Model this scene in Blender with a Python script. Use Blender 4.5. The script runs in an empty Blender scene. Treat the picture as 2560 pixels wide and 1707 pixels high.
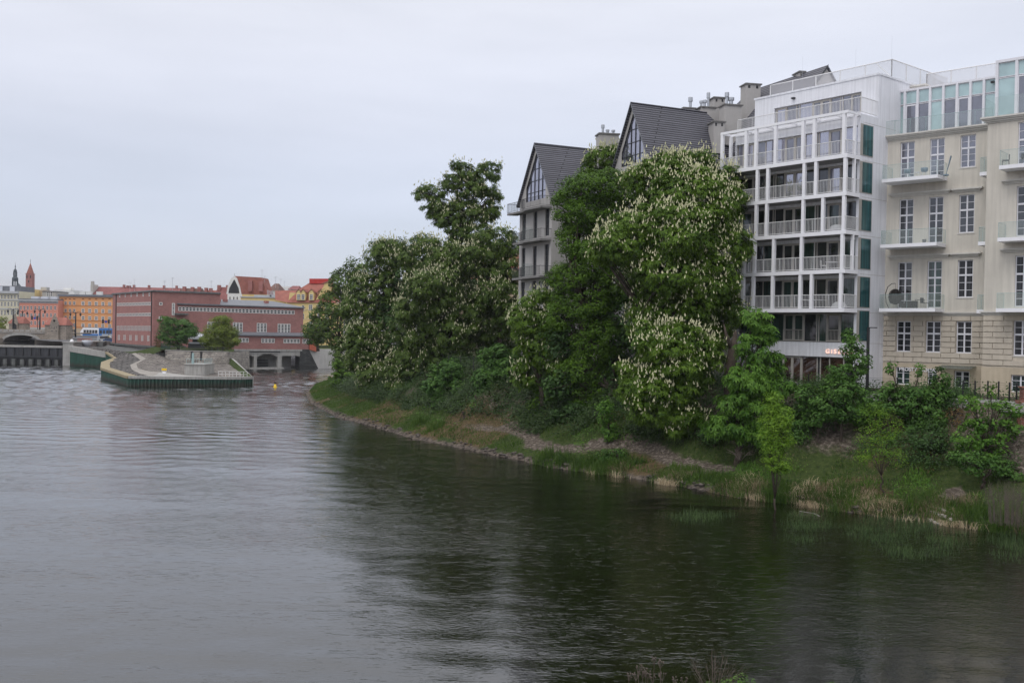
import bpy, math, random
import numpy as np
from mathutils import Vector, Matrix
random.seed(7); RNG = np.random.default_rng(7)
SC = bpy.context.scene; COL = SC.collection
# ---------------------------------------------------------------- camera
CAMH = 11.0; FPX = 2500.0; PITCH = math.atan(23.5/FPX); ROLL = math.radians(1.03)
cF = Vector((0, math.cos(PITCH), -math.sin(PITCH)))
cR0 = Vector((1, 0, 0)); cU0 = cR0.cross(cF)
cR = cR0*math.cos(ROLL)+cU0*math.sin(ROLL); cU = cU0*math.cos(ROLL)-cR0*math.sin(ROLL)
cam = bpy.data.objects.new('camera', bpy.data.cameras.new('camera')); COL.objects.link(cam)
cam.matrix_world = Matrix(((cR.x, cU.x, -cF.x, 0), (cR.y, cU.y, -cF.y, 0), (cR.z, cU.z, -cF.z, CAMH), (0, 0, 0, 1)))
cam.data.sensor_width = 36; cam.data.lens = 36*FPX/2560; cam.data.clip_end = 6000; cam.data.clip_start = .2
SC.camera = cam
# ---------------------------------------------------------------- sky (overcast) and a weak soft sun
SUN_EL, SUN_ROT = math.radians(52), math.radians(215)
W = bpy.data.worlds.new('World'); SC.world = W; W.use_nodes = True
nt = W.node_tree; nt.nodes.clear()
def wn(t, **k):
    n = nt.nodes.new(t)
    for a, b in k.items(): setattr(n, a, b)
    return n
out = wn('ShaderNodeOutputWorld'); bg = wn('ShaderNodeBackground'); bg2 = wn('ShaderNodeBackground'); mixw = wn('ShaderNodeAddShader')
sky = wn('ShaderNodeTexSky', sky_type='NISHITA', sun_disc=False, sun_elevation=SUN_EL, sun_rotation=SUN_ROT)
nt.links.new(sky.outputs[0], bg.inputs[0]); bg.inputs[1].default_value = .05
geo = wn('ShaderNodeTexCoord'); sep = wn('ShaderNodeSeparateXYZ'); nt.links.new(geo.outputs['Generated'], sep.inputs[0])
mr = wn('ShaderNodeValToRGB'); nt.links.new(sep.outputs[2], mr.inputs[0])
cr = mr.color_ramp; cr.elements[0].position = 0; cr.elements[0].color = (.35, .34, .425, 1)
cr.elements[1].position = .045; cr.elements[1].color = (.40, .405, .515, 1)
for p, c in ((.10, (.485, .485, .58)), (.20, (.655, .64, .69)), (.34, (.835, .815, .83)), (.6, (1.18, 1.15, 1.15)), (1, (1.72, 1.68, 1.66))):
    e = cr.elements.new(p); e.color = (*c, 1)
mpw = wn('ShaderNodeMapping'); mpw.inputs['Scale'].default_value = (1.3, 1.3, 7); nt.links.new(geo.outputs['Generated'], mpw.inputs[0])
nz = wn('ShaderNodeTexNoise'); nz.inputs['Scale'].default_value = 1.6; nz.inputs['Detail'].default_value = 5; nt.links.new(mpw.outputs[0], nz.inputs['Vector'])
mrn = wn('ShaderNodeMapRange'); nt.links.new(nz.outputs['Fac'], mrn.inputs[0]); mrn.inputs[1].default_value = .3; mrn.inputs[2].default_value = .7
mrn.inputs[3].default_value = .87; mrn.inputs[4].default_value = 1.07
mx = wn('ShaderNodeVectorMath', operation='SCALE'); nt.links.new(mr.outputs[0], mx.inputs[0]); nt.links.new(mrn.outputs[0], mx.inputs['Scale'])
nt.links.new(mx.outputs[0], bg2.inputs[0]); bg2.inputs[1].default_value = .95
nt.links.new(bg.outputs[0], mixw.inputs[0]); nt.links.new(bg2.outputs[0], mixw.inputs[1]); nt.links.new(mixw.outputs[0], out.inputs[0])
sl = bpy.data.lights.new('sun', 'SUN'); sl.energy = .7; sl.angle = math.radians(25); sl.color = (1, .97, .92)
so = bpy.data.objects.new('sun', sl); COL.objects.link(so)
sdir = Vector((math.sin(SUN_ROT)*math.cos(SUN_EL), math.cos(SUN_ROT)*math.cos(SUN_EL), math.sin(SUN_EL)))
so.rotation_euler = (-sdir).to_track_quat('-Z', 'Y').to_euler(); so.location = (0, 0, 80)
SC.view_settings.view_transform = 'Standard'; SC.view_settings.look = 'None'; SC.view_settings.exposure = 0.0; SC.view_settings.gamma = 1
SC.render.engine = 'CYCLES'; SC.cycles.max_bounces = 6; SC.cycles.transparent_max_bounces = 12; SC.cycles.diffuse_bounces = 3
SC.cycles.glossy_bounces = 3; SC.cycles.use_denoising = True
# ---------------------------------------------------------------- picture-to-place helpers
def ray(u, v): return (cF*FPX + cR*(u-1280) - cU*(v-853.5)).normalized()
def on_z(u, v, z=0.0):
    d = ray(u, v); t = (z-CAMH)/d.z; return Vector((d.x*t, d.y*t, z))
def at_y(u, v, Y):
    d = ray(u, v); t = Y/d.y; return Vector((d.x*t, Y, CAMH+d.z*t))
class Fr:  # vertical facade frame: x to the right along the facade, y into the building
    def __init__(s, ox, oy, ang): s.o = Vector((ox, oy)); s.a = ang; s.c, s.s = math.cos(ang), math.sin(ang)
    def loc(s, p):
        dx, dy = p[0]-s.o.x, p[1]-s.o.y; return (dx*s.c+dy*s.s, -dx*s.s+dy*s.c)
    def wld(s, x, y): return (s.o.x+x*s.c-y*s.s, s.o.y+x*s.s+y*s.c)
    def hit(s, u, v, y=0.0):   # -> local x and z on plane y
        d = ray(u, v); n = (-s.s, s.c); den = d.x*n[0]+d.y*n[1]
        t = (y+s.o.x*n[0]+s.o.y*n[1])/den; return (s.loc((d.x*t, d.y*t))[0], CAMH+d.z*t)
    def hitx(s, u, v, x=0.0):  # -> local y and z on plane x
        d = ray(u, v); n = (s.c, s.s); den = d.x*n[0]+d.y*n[1]
        t = (x+s.o.x*n[0]+s.o.y*n[1])/den; return (s.loc((d.x*t, d.y*t))[1], CAMH+d.z*t)
def frame_at(u, Y, ang):
    p = at_y(u, 853, Y); return Fr(p.x, p.y, ang)
def Z(ox, oy, s): return lambda x, y=0: (ox+x/s, oy+y/s)
zA = Z(0, 620, 4.3545); zB = Z(240, 640, 3.92); zC = Z(1240, 250, 3.4845); zD = Z(1780, 130, 3.6455); zE = Z(1800, 500, 3.1357)
zF = Z(2180, 120, 3.563); zG = Z(2160, 540, 3.2675); zH = Z(0, 740, 7.127); zI = Z(340, 780, 7.35); zJ = Z(0, 640, 7.8375); zK = Z(560, 660, 5.6)
zL = Z(1740, 180, 7.127); zM = Z(2440, 540, 3.267); zN = Z(2440, 120, 3.567)
# ---------------------------------------------------------------- object helpers
SHIFT = {}
def tag(o, label=None, cat=None, group=None, kind=None):
    if label: o['label'] = label
    if cat: o['category'] = cat
    if group: o['group'] = group
    if kind: o['kind'] = kind
    return o
def thing(name, label, cat, loc=(0, 0, 0), rot=0.0, group=None, frame=None, zb=0.0):
    o = bpy.data.objects.new(name, None); o.empty_display_size = .3; COL.objects.link(o)
    if frame is not None:
        o.location = (frame.o.x, frame.o.y, zb); o.rotation_euler = (0, 0, frame.a); SHIFT[o.name] = (0, 0, zb)
    else:
        o.location = loc; o.rotation_euler = (0, 0, rot); SHIFT[o.name] = tuple(loc) if rot == 0 else (0, 0, 0)
    return tag(o, label, cat, group)
def link_mesh(name, me, mats, parent=None, smooth=False):
    for m in (mats if isinstance(mats, (list, tuple)) else [mats]): me.materials.append(m)
    if smooth: me.polygons.foreach_set('use_smooth', [True]*len(me.polygons))
    o = bpy.data.objects.new(name, me); COL.objects.link(o)
    if parent is not None: o.parent = parent
    return o
def root_of(o):
    while o.parent is not None: o = o.parent
    return o
def dup(root, loc=None, rotz=None, label=None, group=None):
    r = root.copy(); COL.objects.link(r)
    if loc is not None: r.location = loc
    if rotz is not None: r.rotation_euler = (0, 0, rotz)
    if label: r['label'] = label
    if group: r['group'] = group
    def rec(a, b):
        for ch in list(a.children):
            c = ch.copy(); COL.objects.link(c); c.parent = b; rec(ch, c)
    rec(root, r); return r
class MB:
    def __init__(s): s.v = []; s.f = []; s.m = []
    def add(s, vs, fs, mi=0):
        n = len(s.v); s.v += [tuple(p) for p in vs]; s.f += [tuple(i+n for i in f) for f in fs]; s.m += [mi]*len(fs); return s
    def box(s, x0, x1, y0, y1, z0, z1, mi=0):
        if x0 > x1: x0, x1 = x1, x0
        if y0 > y1: y0, y1 = y1, y0
        if z0 > z1: z0, z1 = z1, z0
        return s.add([(x0, y0, z0), (x1, y0, z0), (x1, y1, z0), (x0, y1, z0), (x0, y0, z1), (x1, y0, z1), (x1, y1, z1), (x0, y1, z1)],
                     [(0, 3, 2, 1), (4, 5, 6, 7), (0, 1, 5, 4), (1, 2, 6, 5), (2, 3, 7, 6), (3, 0, 4, 7)], mi)
    def quad(s, a, b, c, d, mi=0): return s.add([a, b, c, d], [(0, 1, 2, 3)], mi)
    def poly(s, pts, mi=0): return s.add(pts, [tuple(range(len(pts)))], mi)
    def prism(s, pts, off, mi=0):  # polygon pts extruded by vector off
        n = len(pts); q = [(p[0]+off[0], p[1]+off[1], p[2]+off[2]) for p in pts]
        return s.add(list(pts)+q, [tuple(range(n)), tuple(range(2*n-1, n-1, -1))]+[(i, i+n, (i+1) % n+n, (i+1) % n) for i in range(n)], mi)
    def tube(s, path, r, n=6, mi=0, cap=True):
        path = [Vector(p) for p in path]; rs = r if isinstance(r, (list, tuple)) else [r]*len(path)
        base = len(s.v); a0 = None
        for i, p in enumerate(path):
            t = (path[min(i+1, len(path)-1)]-path[max(i-1, 0)]).normalized()
            if a0 is None:
                a0 = t.cross(Vector((0, 0, 1)))
                if a0.length < .05: a0 = t.cross(Vector((1, 0, 0)))
            a0 = (a0-t*a0.dot(t)).normalized(); b = t.cross(a0)
            for k in range(n):
                th = 2*math.pi*k/n; s.v.append(tuple(p+(a0*math.cos(th)+b*math.sin(th))*rs[i]))
        for i in range(len(path)-1):
            for k in range(n):
                s.f.append((base+i*n+k, base+i*n+(k+1) % n, base+(i+1)*n+(k+1) % n, base+(i+1)*n+k)); s.m.append(mi)
        if cap:
            s.f.append(tuple(base+k for k in range(n))[::-1]); s.m.append(mi)
            e = base+(len(path)-1)*n; s.f.append(tuple(e+k for k in range(n))); s.m.append(mi)
        return s
    def lathe(s, prof, cx=0, cy=0, n=12, mi=0, rot=0):
        base = len(s.v)
        for (r, z) in prof:
            for k in range(n):
                th = 2*math.pi*k/n+rot; s.v.append((cx+r*math.cos(th), cy+r*math.sin(th), z))
        for i in range(len(prof)-1):
            for k in range(n):
                s.f.append((base+i*n+k, base+i*n+(k+1) % n, base+(i+1)*n+(k+1) % n, base+(i+1)*n+k)); s.m.append(mi)
        s.f.append(tuple(base+k for k in range(n))[::-1]); s.m.append(mi)
        e = base+(len(prof)-1)*n; s.f.append(tuple(e+k for k in range(n))); s.m.append(mi)
        return s
    def build(s, name, mats, parent=None, smooth=False, label=None, kind=None, shift=None):
        sh = shift if shift is not None else ((0, 0, 0) if parent is None else SHIFT.get(root_of(parent).name, (0, 0, 0)))
        me = bpy.data.meshes.new(name); me.from_pydata([(a-sh[0], b-sh[1], c-sh[2]) for a, b, c in s.v], [], s.f)
        me.polygons.foreach_set('material_index', s.m); me.update()
        o = link_mesh(name, me, mats, parent, smooth)
        if label: o['label'] = label
        if kind: o['kind'] = kind
        return o
def npmesh(name, verts, quads, mats, parent=None, matidx=None, smooth=False):
    me = bpy.data.meshes.new(name); nv, nf = len(verts), len(quads); k = quads.shape[1]
    me.vertices.add(nv); me.vertices.foreach_set('co', np.ascontiguousarray(verts, dtype=np.float32).ravel())
    me.loops.add(nf*k); me.loops.foreach_set('vertex_index', quads.astype(np.int32).ravel())
    me.polygons.add(nf); me.polygons.foreach_set('loop_start', (np.arange(nf)*k).astype(np.int32))
    try: me.polygons.foreach_set('loop_total', np.full(nf, k, dtype=np.int32))
    except Exception: pass
    me.update(calc_edges=True)
    o = link_mesh(name, me, mats, parent, smooth)
    if matidx is not None: me.polygons.foreach_set('material_index', matidx.astype(np.int32))
    return o
# ---------------------------------------------------------------- materials
MAT = {}
class NB:
    def __init__(s, m): s.t = m.node_tree; s.p = s.t.nodes.get('Principled BSDF')
    def n(s, t, **k):
        x = s.t.nodes.new(t)
        for a, b in k.items():
            if a.startswith('i_'):
                x.inputs[a[2:].replace('_', ' ')].default_value = b
            else: setattr(x, a, b)
        return x
    def l(s, a, b): s.t.links.new(a, b)
def base_mat(name, rough=.8, spec=.3, metal=0.0):
    m = bpy.data.materials.new(name); m.use_nodes = True; b = NB(m); p = b.p
    p.inputs['Roughness'].default_value = rough; p.inputs['Specular IOR Level'].default_value = spec; p.inputs['Metallic'].default_value = metal
    MAT[name] = m; return m, b
def ramp(b, src, stops):
    r = b.n('ShaderNodeValToRGB'); b.l(src, r.inputs[0]); e = r.color_ramp.elements
    while len(e) < len(stops): e.new(.5)
    for i, (p, c) in enumerate(stops): e[i].position = p; e[i].color = (*c, 1)
    return r
def mat(name, c, var=.12, scale=1.5, rough=.8, spec=.3, bump=0.0, bscale=20, metal=0.0, streak=0.0):
    """plain painted / stone / metal surface with large and small uneven patches"""
    m, b = base_mat(name, rough, spec, metal); c = np.array(c)
    tc = b.n('ShaderNodeTexCoord')
    n1 = b.n('ShaderNodeTexNoise', i_Scale=scale, i_Detail=6.0, i_Roughness=.65); b.l(tc.outputs['Object'], n1.inputs['Vector'])
    r = ramp(b, n1.outputs['Fac'], [(.28, tuple(c*(1-var))), (.5, tuple(c)), (.72, tuple(np.minimum(c*(1+var), 1)))])
    col = r.outputs[0]
    if streak:   # rain streaks: noise stretched along z
        mp = b.n('ShaderNodeMapping'); mp.inputs['Scale'].default_value = (2.2, 2.2, .12); b.l(tc.outputs['Object'], mp.inputs[0])
        n2 = b.n('ShaderNodeTexNoise', i_Scale=2.0, i_Detail=4.0); b.l(mp.outputs[0], n2.inputs['Vector'])
        r2 = ramp(b, n2.outputs['Fac'], [(.35, (1-streak,)*3), (.6, (1, 1, 1))])
        mm = b.n('ShaderNodeMix', data_type='RGBA', blend_type='MULTIPLY'); mm.inputs[0].default_value = 1
        b.l(col, mm.inputs[6]); b.l(r2.outputs[0], mm.inputs[7]); col = mm.outputs[2]
    b.l(col, b.p.inputs['Base Color'])
    if bump:
        n3 = b.n('ShaderNodeTexNoise', i_Scale=bscale, i_Detail=4.0); b.l(tc.outputs['Object'], n3.inputs['Vector'])
        bp = b.n('ShaderNodeBump'); bp.inputs['Strength'].default_value = bump; bp.inputs['Distance'].default_value = .05
        b.l(n3.outputs['Fac'], bp.inputs['Height']); b.l(bp.outputs[0], b.p.inputs['Normal'])
    return m
def brickmat(name, c1, c2, mortar, bw=.5, bh=.16, ms=.02, var=.25, rough=.85, vscale=.35, bump=.3, flat=False):
    m, b = base_mat(name, rough, .2)
    tc = b.n('ShaderNodeTexCoord'); sp = b.n('ShaderNodeSeparateXYZ'); b.l(tc.outputs['Object'], sp.inputs[0])
    ad = b.n('ShaderNodeMath', operation='ADD'); b.l(sp.outputs[0], ad.inputs[0]); b.l(sp.outputs[1], ad.inputs[1])
    cb = b.n('ShaderNodeCombineXYZ'); b.l(ad.outputs[0], cb.inputs[0]); b.l(sp.outputs[2], cb.inputs[1])
    if flat: b.l(sp.outputs[0], cb.inputs[0]); b.l(sp.outputs[1], cb.inputs[1])
    br = b.n('ShaderNodeTexBrick'); b.l(cb.outputs[0], br.inputs['Vector'])
    br.inputs['Scale'].default_value = 1; br.inputs['Brick Width'].default_value = bw; br.inputs['Row Height'].default_value = bh
    br.inputs['Mortar Size'].default_value = ms; br.inputs['Color1'].default_value = (*c1, 1); br.inputs['Color2'].default_value = (*c2, 1); br.inputs['Mortar'].default_value = (*mortar, 1)
    n1 = b.n('ShaderNodeTexNoise', i_Scale=vscale, i_Detail=8.0, i_Roughness=.7); b.l(tc.outputs['Object'], n1.inputs['Vector'])
    r = ramp(b, n1.outputs['Fac'], [(.3, (1-var,)*3), (.7, (1+var*.4,)*3)])
    mm = b.n('ShaderNodeMix', data_type='RGBA', blend_type='MULTIPLY'); mm.inputs[0].default_value = 1
    b.l(br.outputs[0], mm.inputs[6]); b.l(r.outputs[0], mm.inputs[7]); b.l(mm.outputs[2], b.p.inputs['Base Color'])
    bp = b.n('ShaderNodeBump'); bp.inputs['Strength'].default_value = bump; bp.inputs['Distance'].default_value = .03; bp.invert = True
    b.l(br.outputs['Fac'], bp.inputs['Height']); b.l(bp.outputs[0], b.p.inputs['Normal'])
    return m
def glassmat(name, body, refl=.2, tint=(.85, .87, .93), rough=.04, curtain=0.0, var=.55):
    m, b = base_mat(name, .3, .2)
    tc = b.n('ShaderNodeTexCoord')
    if curtain:
        mp = b.n('ShaderNodeMapping'); mp.inputs['Scale'].default_value = (5, 5, .05); b.l(tc.outputs['Object'], mp.inputs[0])
        n1 = b.n('ShaderNodeTexNoise', i_Scale=2.0, i_Detail=2.0); b.l(mp.outputs[0], n1.inputs['Vector'])
    else:
        n1 = b.n('ShaderNodeTexNoise', i_Scale=.9, i_Detail=3.0); b.l(tc.outputs['Object'], n1.inputs['Vector'])
    c = np.array(body); r = ramp(b, n1.outputs['Fac'], [(.35, tuple(c*(1-var))), (.65, tuple(np.minimum(c*(1+var), 1)))])
    b.l(r.outputs[0], b.p.inputs['Base Color']); b.p.inputs['Roughness'].default_value = .6
    gl = b.n('ShaderNodeBsdfGlossy'); gl.inputs['Color'].default_value = (*tint, 1); gl.inputs['Roughness'].default_value = rough
    n2 = b.n('ShaderNodeTexNoise', i_Scale=.6, i_Detail=1.0); b.l(tc.outputs['Object'], n2.inputs['Vector'])
    bp = b.n('ShaderNodeBump'); bp.inputs['Strength'].default_value = .10; bp.inputs['Distance'].default_value = .03; b.l(n2.outputs['Fac'], bp.inputs['Height']); b.l(bp.outputs[0], gl.inputs['Normal'])
    lw = b.n('ShaderNodeFresnel', i_IOR=1.5); ad = b.n('ShaderNodeMath', operation='ADD', use_clamp=True); b.l(lw.outputs[0], ad.inputs[0]); ad.inputs[1].default_value = refl
    ms = b.n('ShaderNodeMixShader'); b.l(ad.outputs[0], ms.inputs[0]); b.l(b.p.outputs[0], ms.inputs[1]); b.l(gl.outputs[0], ms.inputs[2])
    b.l(ms.outputs[0], b.t.nodes['Material Output'].inputs[0]); return m
def clearmat(name, tint, body, fac, refl=.06):
    """see-through sheet: mostly clear, a little body colour and a reflection"""
    m, b = base_mat(name, .4, .4); b.p.inputs['Base Color'].default_value = (*body, 1)
    tr = b.n('ShaderNodeBsdfTransparent'); tr.inputs[0].default_value = (*tint, 1)
    m1 = b.n('ShaderNodeMixShader'); m1.inputs[0].default_value = fac; b.l(tr.outputs[0], m1.inputs[1]); b.l(b.p.outputs[0], m1.inputs[2])
    gl = b.n('ShaderNodeBsdfGlossy'); gl.inputs['Roughness'].default_value = .05
    m2 = b.n('ShaderNodeMixShader'); m2.inputs[0].default_value = refl; b.l(m1.outputs[0], m2.inputs[1]); b.l(gl.outputs[0], m2.inputs[2])
    b.l(m2.outputs[0], b.t.nodes['Material Output'].inputs[0]); return m
def leafmat(name, dark, light, trans=.25, vscale=.5, rough=.5):
    m, b = base_mat(name, rough, .18)
    g = b.n('ShaderNodeNewGeometry'); tc = b.n('ShaderNodeTexCoord')
    n1 = b.n('ShaderNodeTexNoise', i_Scale=vscale, i_Detail=3.0); b.l(tc.outputs['Object'], n1.inputs['Vector'])
    ad = b.n('ShaderNodeMath', operation='MULTIPLY_ADD'); b.l(g.outputs['Random Per Island'], ad.inputs[0]); ad.inputs[1].default_value = .55
    b.l(n1.outputs['Fac'], ad.inputs[2]); sb = b.n('ShaderNodeMath', operation='SUBTRACT'); b.l(ad.outputs[0], sb.inputs[0]); sb.inputs[1].default_value = .27
    d, l = np.array(dark)*(1.15 if 'grass' not in name else 1), np.array(light)*(1.15 if 'grass' not in name else 1)
    r = ramp(b, sb.outputs[0], [(.2, tuple(d)), (.5, tuple((d+l)/2)), (.85, tuple(l))])
    b.l(r.outputs[0], b.p.inputs['Base Color'])
    tl = b.n('ShaderNodeBsdfTranslucent'); b.l(r.outputs[0], tl.inputs[0])
    ms = b.n('ShaderNodeMixShader'); ms.inputs[0].default_value = trans; b.l(b.p.outputs[0], ms.inputs[1]); b.l(tl.outputs[0], ms.inputs[2])
    b.l(ms.outputs[0], b.t.nodes['Material Output'].inputs[0]); return m

mat('white_panel', (.74, .75, .79), .05, .6, .55, .4, streak=.13)
mat('white_paint', (.80, .80, .83), .04, 1.5, .5, .4)
mat('white_frame', (.70, .70, .74), .03, 3, .45, .4)
mat('greige', (.36, .34, .31), .06, 2, .5, .4)
mat('rail_metal', (.62, .62, .62), .06, 3, .45, .5)
mat('beige_render', (.60, .565, .50), .08, .5, .9, .2, bump=.12, bscale=12, streak=.12)
mat('beige_stone', (.53, .475, .395), .09, 1.1, .9, .2, bump=.25, bscale=9, streak=.08)
mat('beige_base', (.50, .43, .325), .08, .7, .9, .2, bump=.2, bscale=9, streak=.1)
mat('cornice', (.60, .58, .54), .06, 2, .8, .3, streak=.08)
mat('grey_render', (.42, .405, .39), .06, .7, .9, .2, bump=.15, bscale=10, streak=.06)
mat('dark_metal', (.025, .028, .032), .1, 3, .45, .5)
mat('black_paint', (.012, .012, .014), .1, 3, .45, .5)
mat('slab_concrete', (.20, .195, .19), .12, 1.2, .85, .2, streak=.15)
mat('concrete', (.36, .35, .33), .16, .8, .9, .2, bump=.3, bscale=5, streak=.2)
mat('concrete_dark', (.14, .145, .14), .3, .8, .9, .2, bump=.3, bscale=5, streak=.35)
mat('path_stone', (.27, .25, .225), .25, .8, .9, .2, bump=.4, bscale=3, streak=0)
mat('concrete_light', (.46, .45, .43), .1, .5, .9, .2, bump=.2, bscale=5, streak=.12)
mat('galv', (.45, .47, .50), .12, 4, .35, .5, metal=.6)
mat('rope_yellow', (.27, .225, .14), .15, 2, .8, .3)
mat('asphalt', (.10, .10, .105), .2, .6, .9, .2)
mat('green_steel', (.03, .10, .072), .22, .9, .6, .4, streak=.3)
mat('weir_steel', (.045, .047, .055), .45, .4, .6, .4, streak=.55)
mat('sheet_roof', (.15, .16, .18), .15, .8, .55, .4, streak=.15)
mat('roof_red', (.29, .115, .09), .25, .6, .85, .2)
mat('roof_red_bright', (.42, .04, .035), .12, .6, .7, .3)
mat('roof_maroon', (.22, .09, .085), .3, .5, .85, .2)
mat('roof_brown', (.15, .09, .075), .3, .5, .85, .2)
mat('w_orange', (.66, .32, .14), .07, .25, .9, .2)
mat('w_orange_dark', (.38, .14, .05), .1, .25, .9, .2)
mat('w_pink', (.60, .25, .18), .08, .3, .9, .2)
mat('w_yellow', (.68, .53, .24), .07, .3, .9, .2)
mat('w_cream', (.56, .52, .38), .12, .4, .9, .2)
mat('w_greyplaster', (.42, .41, .38), .12, .4, .9, .2)
mat('w_sand', (.50, .40, .28), .15, .3, .9, .2)
mat('w_white', (.66, .66, .64), .08, .6, .9, .2)
mat('trim_grey', (.42, .43, .44), .1, .8, .8, .2)
mat('church_brick', (.31, .14, .125), .2, 1.0, .9, .2)
mat('verdigris', (.06, .075, .085), .25, 1.5, .6, .3)
mat('soil', (.12, .095, .075), .35, .8, .95, .1, bump=.6, bscale=6)
mat('bark', (.065, .052, .042), .4, 3, .95, .1, bump=.6, bscale=14)
mat('twig', (.12, .10, .085), .3, 3, .95, .1)
mat('twig_pale', (.24, .22, .20), .3, 3, .95, .1)
mat('reed_dry', (.45, .36, .24), .3, 3, .9, .1)
mat('blossom', (.54, .53, .33), .2, 1.5, .8, .2)
mat('blossom_white', (.46, .46, .29), .15, 1.5, .8, .2)
mat('rock', (.095, .082, .072), .6, 2.2, .92, .2, bump=.7, bscale=8)
mat('sign_yellow', (.75, .50, .03), .05, 2, .5, .3)
mat('sign_white', (.8, .8, .82), .05, 2, .5, .3)
mat('sign_blue', (.03, .06, .35), .05, 2, .5, .3)
mat('tram_blue', (.03, .16, .44), .1, .8, .3, .5)
mat('car_silver', (.42, .44, .46), .05, .8, .3, .5, metal=.3)
mat('car_blue', (.02, .06, .16), .05, .8, .25, .6)
mat('dark_pane', (.03, .03, .035), .2, 4, .7, .1)
mat('tyre', (.015, .015, .015), .2, 4, .8, .3)
mat('wicker', (.018, .015, .014), .3, 20, .7, .3)
mat('chair_blue', (.16, .22, .27), .1, 6, .5, .3)
mat('chair_white', (.7, .7, .7), .05, 6, .5, .3)
mat('blind', (.30, .42, .42), .05, 1, .35, .5)
mat('cobble', (.44, .40, .37), .3, 2, .9, .2, bump=.4, bscale=6)
mat('shop_red', (.16, .05, .03), .3, .8, .8, .2)
mat('wall_orange_red', (.42, .12, .075), .08, .5, .9, .2)
mat('shed_white', (.55, .57, .62), .06, 1, .5, .3)
brickmat('brick_red', (.40, .175, .152), (.32, .14, .124), (.28, .175, .165), .5, .17, .025, .22)
brickmat('brick_pier', (.34, .10, .065), (.20, .06, .045), (.32, .22, .18), .30, .10, .022, .4)
brickmat('roof_tile_dark', (.128, .128, .150), (.15, .15, .175), (.03, .03, .036), 60, .24, .055, .15, .55, .8, .8)
brickmat('stone_wall', (.34, .31, .27), (.21, .19, .17), (.15, .14, .13), .75, .38, .05, .45, .9, .5, .6)
brickmat('stone_dark', (.085, .088, .085), (.05, .053, .052), (.035, .035, .035), .9, .4, .04, .5, .9, .4, .6)
brickmat('bridge_stone', (.36, .31, .26), (.26, .225, .19), (.20, .175, .15), 1.3, .5, .04, .3, .9, .3, .5)
brickmat('riprap', (.30, .27, .24), (.15, .135, .125), (.06, .055, .05), 1.1, .8, .08, .5, .95, .5, .9, flat=True)
brickmat('riprap_dark', (.19, .175, .165), (.10, .095, .09), (.03, .028, .026), 3.4, 1.5, .22, .5, .95, .4, .9, flat=True)
glassmat('glass', (.020, .022, .026), .04)
glassmat('glass_curtain', (.10, .11, .11), .12, curtain=1)
glassmat('glass_teal', (.012, .065, .07), .06, (.6, .8, .85), curtain=1)
glassmat('glass_green', (.014, .035, .030), .03, curtain=1)
glassmat('glass_pale', (.33, .46, .47), .10, (.85, .95, .95), var=.12)
glassmat('glass_violet', (.07, .07, .10), .14, var=.35)
glassmat('glass_sky', (.10, .10, .13), .38, (.78, .78, .88))
glassmat('glass_far', (.022, .022, .026), .0, (.35, .36, .4))
glassmat('glass_low', (.022, .024, .028), .0, (.42, .43, .47), curtain=1, var=.7)  # dimmed tint paints in dark trees mirrored by the lower windows
glassmat('glass_shop', (.05, .026, .017), .08)
clearmat('balcony_glass', (.90, .935, .925), (.42, .50, .48), .13, .06)
clearmat('canopy_glass', (.75, .78, .76), (.30, .33, .31), .3, .08)
clearmat('mesh_screen', (.95, .95, .95), (.55, .55, .57), .42, 0)
leafmat('leaf_chestnut', (.036, .080, .008), (.115, .195, .020), .22)
leafmat('leaf_chestnut_far', (.036, .070, .013), (.098, .150, .026), .2)
leafmat('leaf_maple', (.034, .080, .008), (.095, .18, .015), .25)
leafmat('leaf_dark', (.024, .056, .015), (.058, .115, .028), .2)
leafmat('leaf_under_shade', (.014, .032, .008), (.042, .072, .018), .15)  # leaf colour darkened to stand in for shade under overhanging trees
leafmat('leaf_shoot', (.045, .115, .016), (.12, .235, .032), .3)
leafmat('leaf_elder', (.034, .088, .016), (.09, .18, .034), .25)
leafmat('leaf_willow', (.075, .165, .014), (.18, .30, .03), .35)
leafmat('leaf_yellow', (.09, .13, .02), (.20, .25, .04), .3)
leafmat('leaf_rust', (.07, .05, .02), (.16, .10, .035), .3)
leafmat('grass', (.026, .064, .010), (.10, .17, .028), .25, .3)
leafmat('grass_dry', (.12, .095, .05), (.33, .27, .17), .2, .3)
leafmat('grass_reed', (.035, .065, .022), (.09, .14, .05), .2, .3)
leafmat('grass_pale', (.36, .28, .17), (.62, .52, .36), .2, .3)
leafmat('grass_bright', (.06, .14, .02), (.14, .26, .04), .3, .3)
M = MAT
# algae and rust band along the waterline of the steel piling
_m = MAT['green_steel']; _b = NB(_m); _src = _b.p.inputs['Base Color'].links[0].from_socket
_tc = _b.n('ShaderNodeTexCoord'); _g = _b.n('ShaderNodeNewGeometry'); _s = _b.n('ShaderNodeSeparateXYZ'); _b.l(_g.outputs['Position'], _s.inputs[0])
_n = _b.n('ShaderNodeTexNoise', i_Scale=.8, i_Detail=5.0); _b.l(_tc.outputs['Object'], _n.inputs['Vector']); _a = _b.n('ShaderNodeMath', operation='MULTIPLY_ADD'); _b.l(_n.outputs['Fac'], _a.inputs[0]); _a.inputs[1].default_value = -1.4; _b.l(_s.outputs[2], _a.inputs[2])
_r = _b.n('ShaderNodeMapRange'); _b.l(_a.outputs[0], _r.inputs[0]); _r.inputs[1].default_value = -.5; _r.inputs[2].default_value = .3; _r.inputs[3].default_value = .9; _r.inputs[4].default_value = 0
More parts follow.
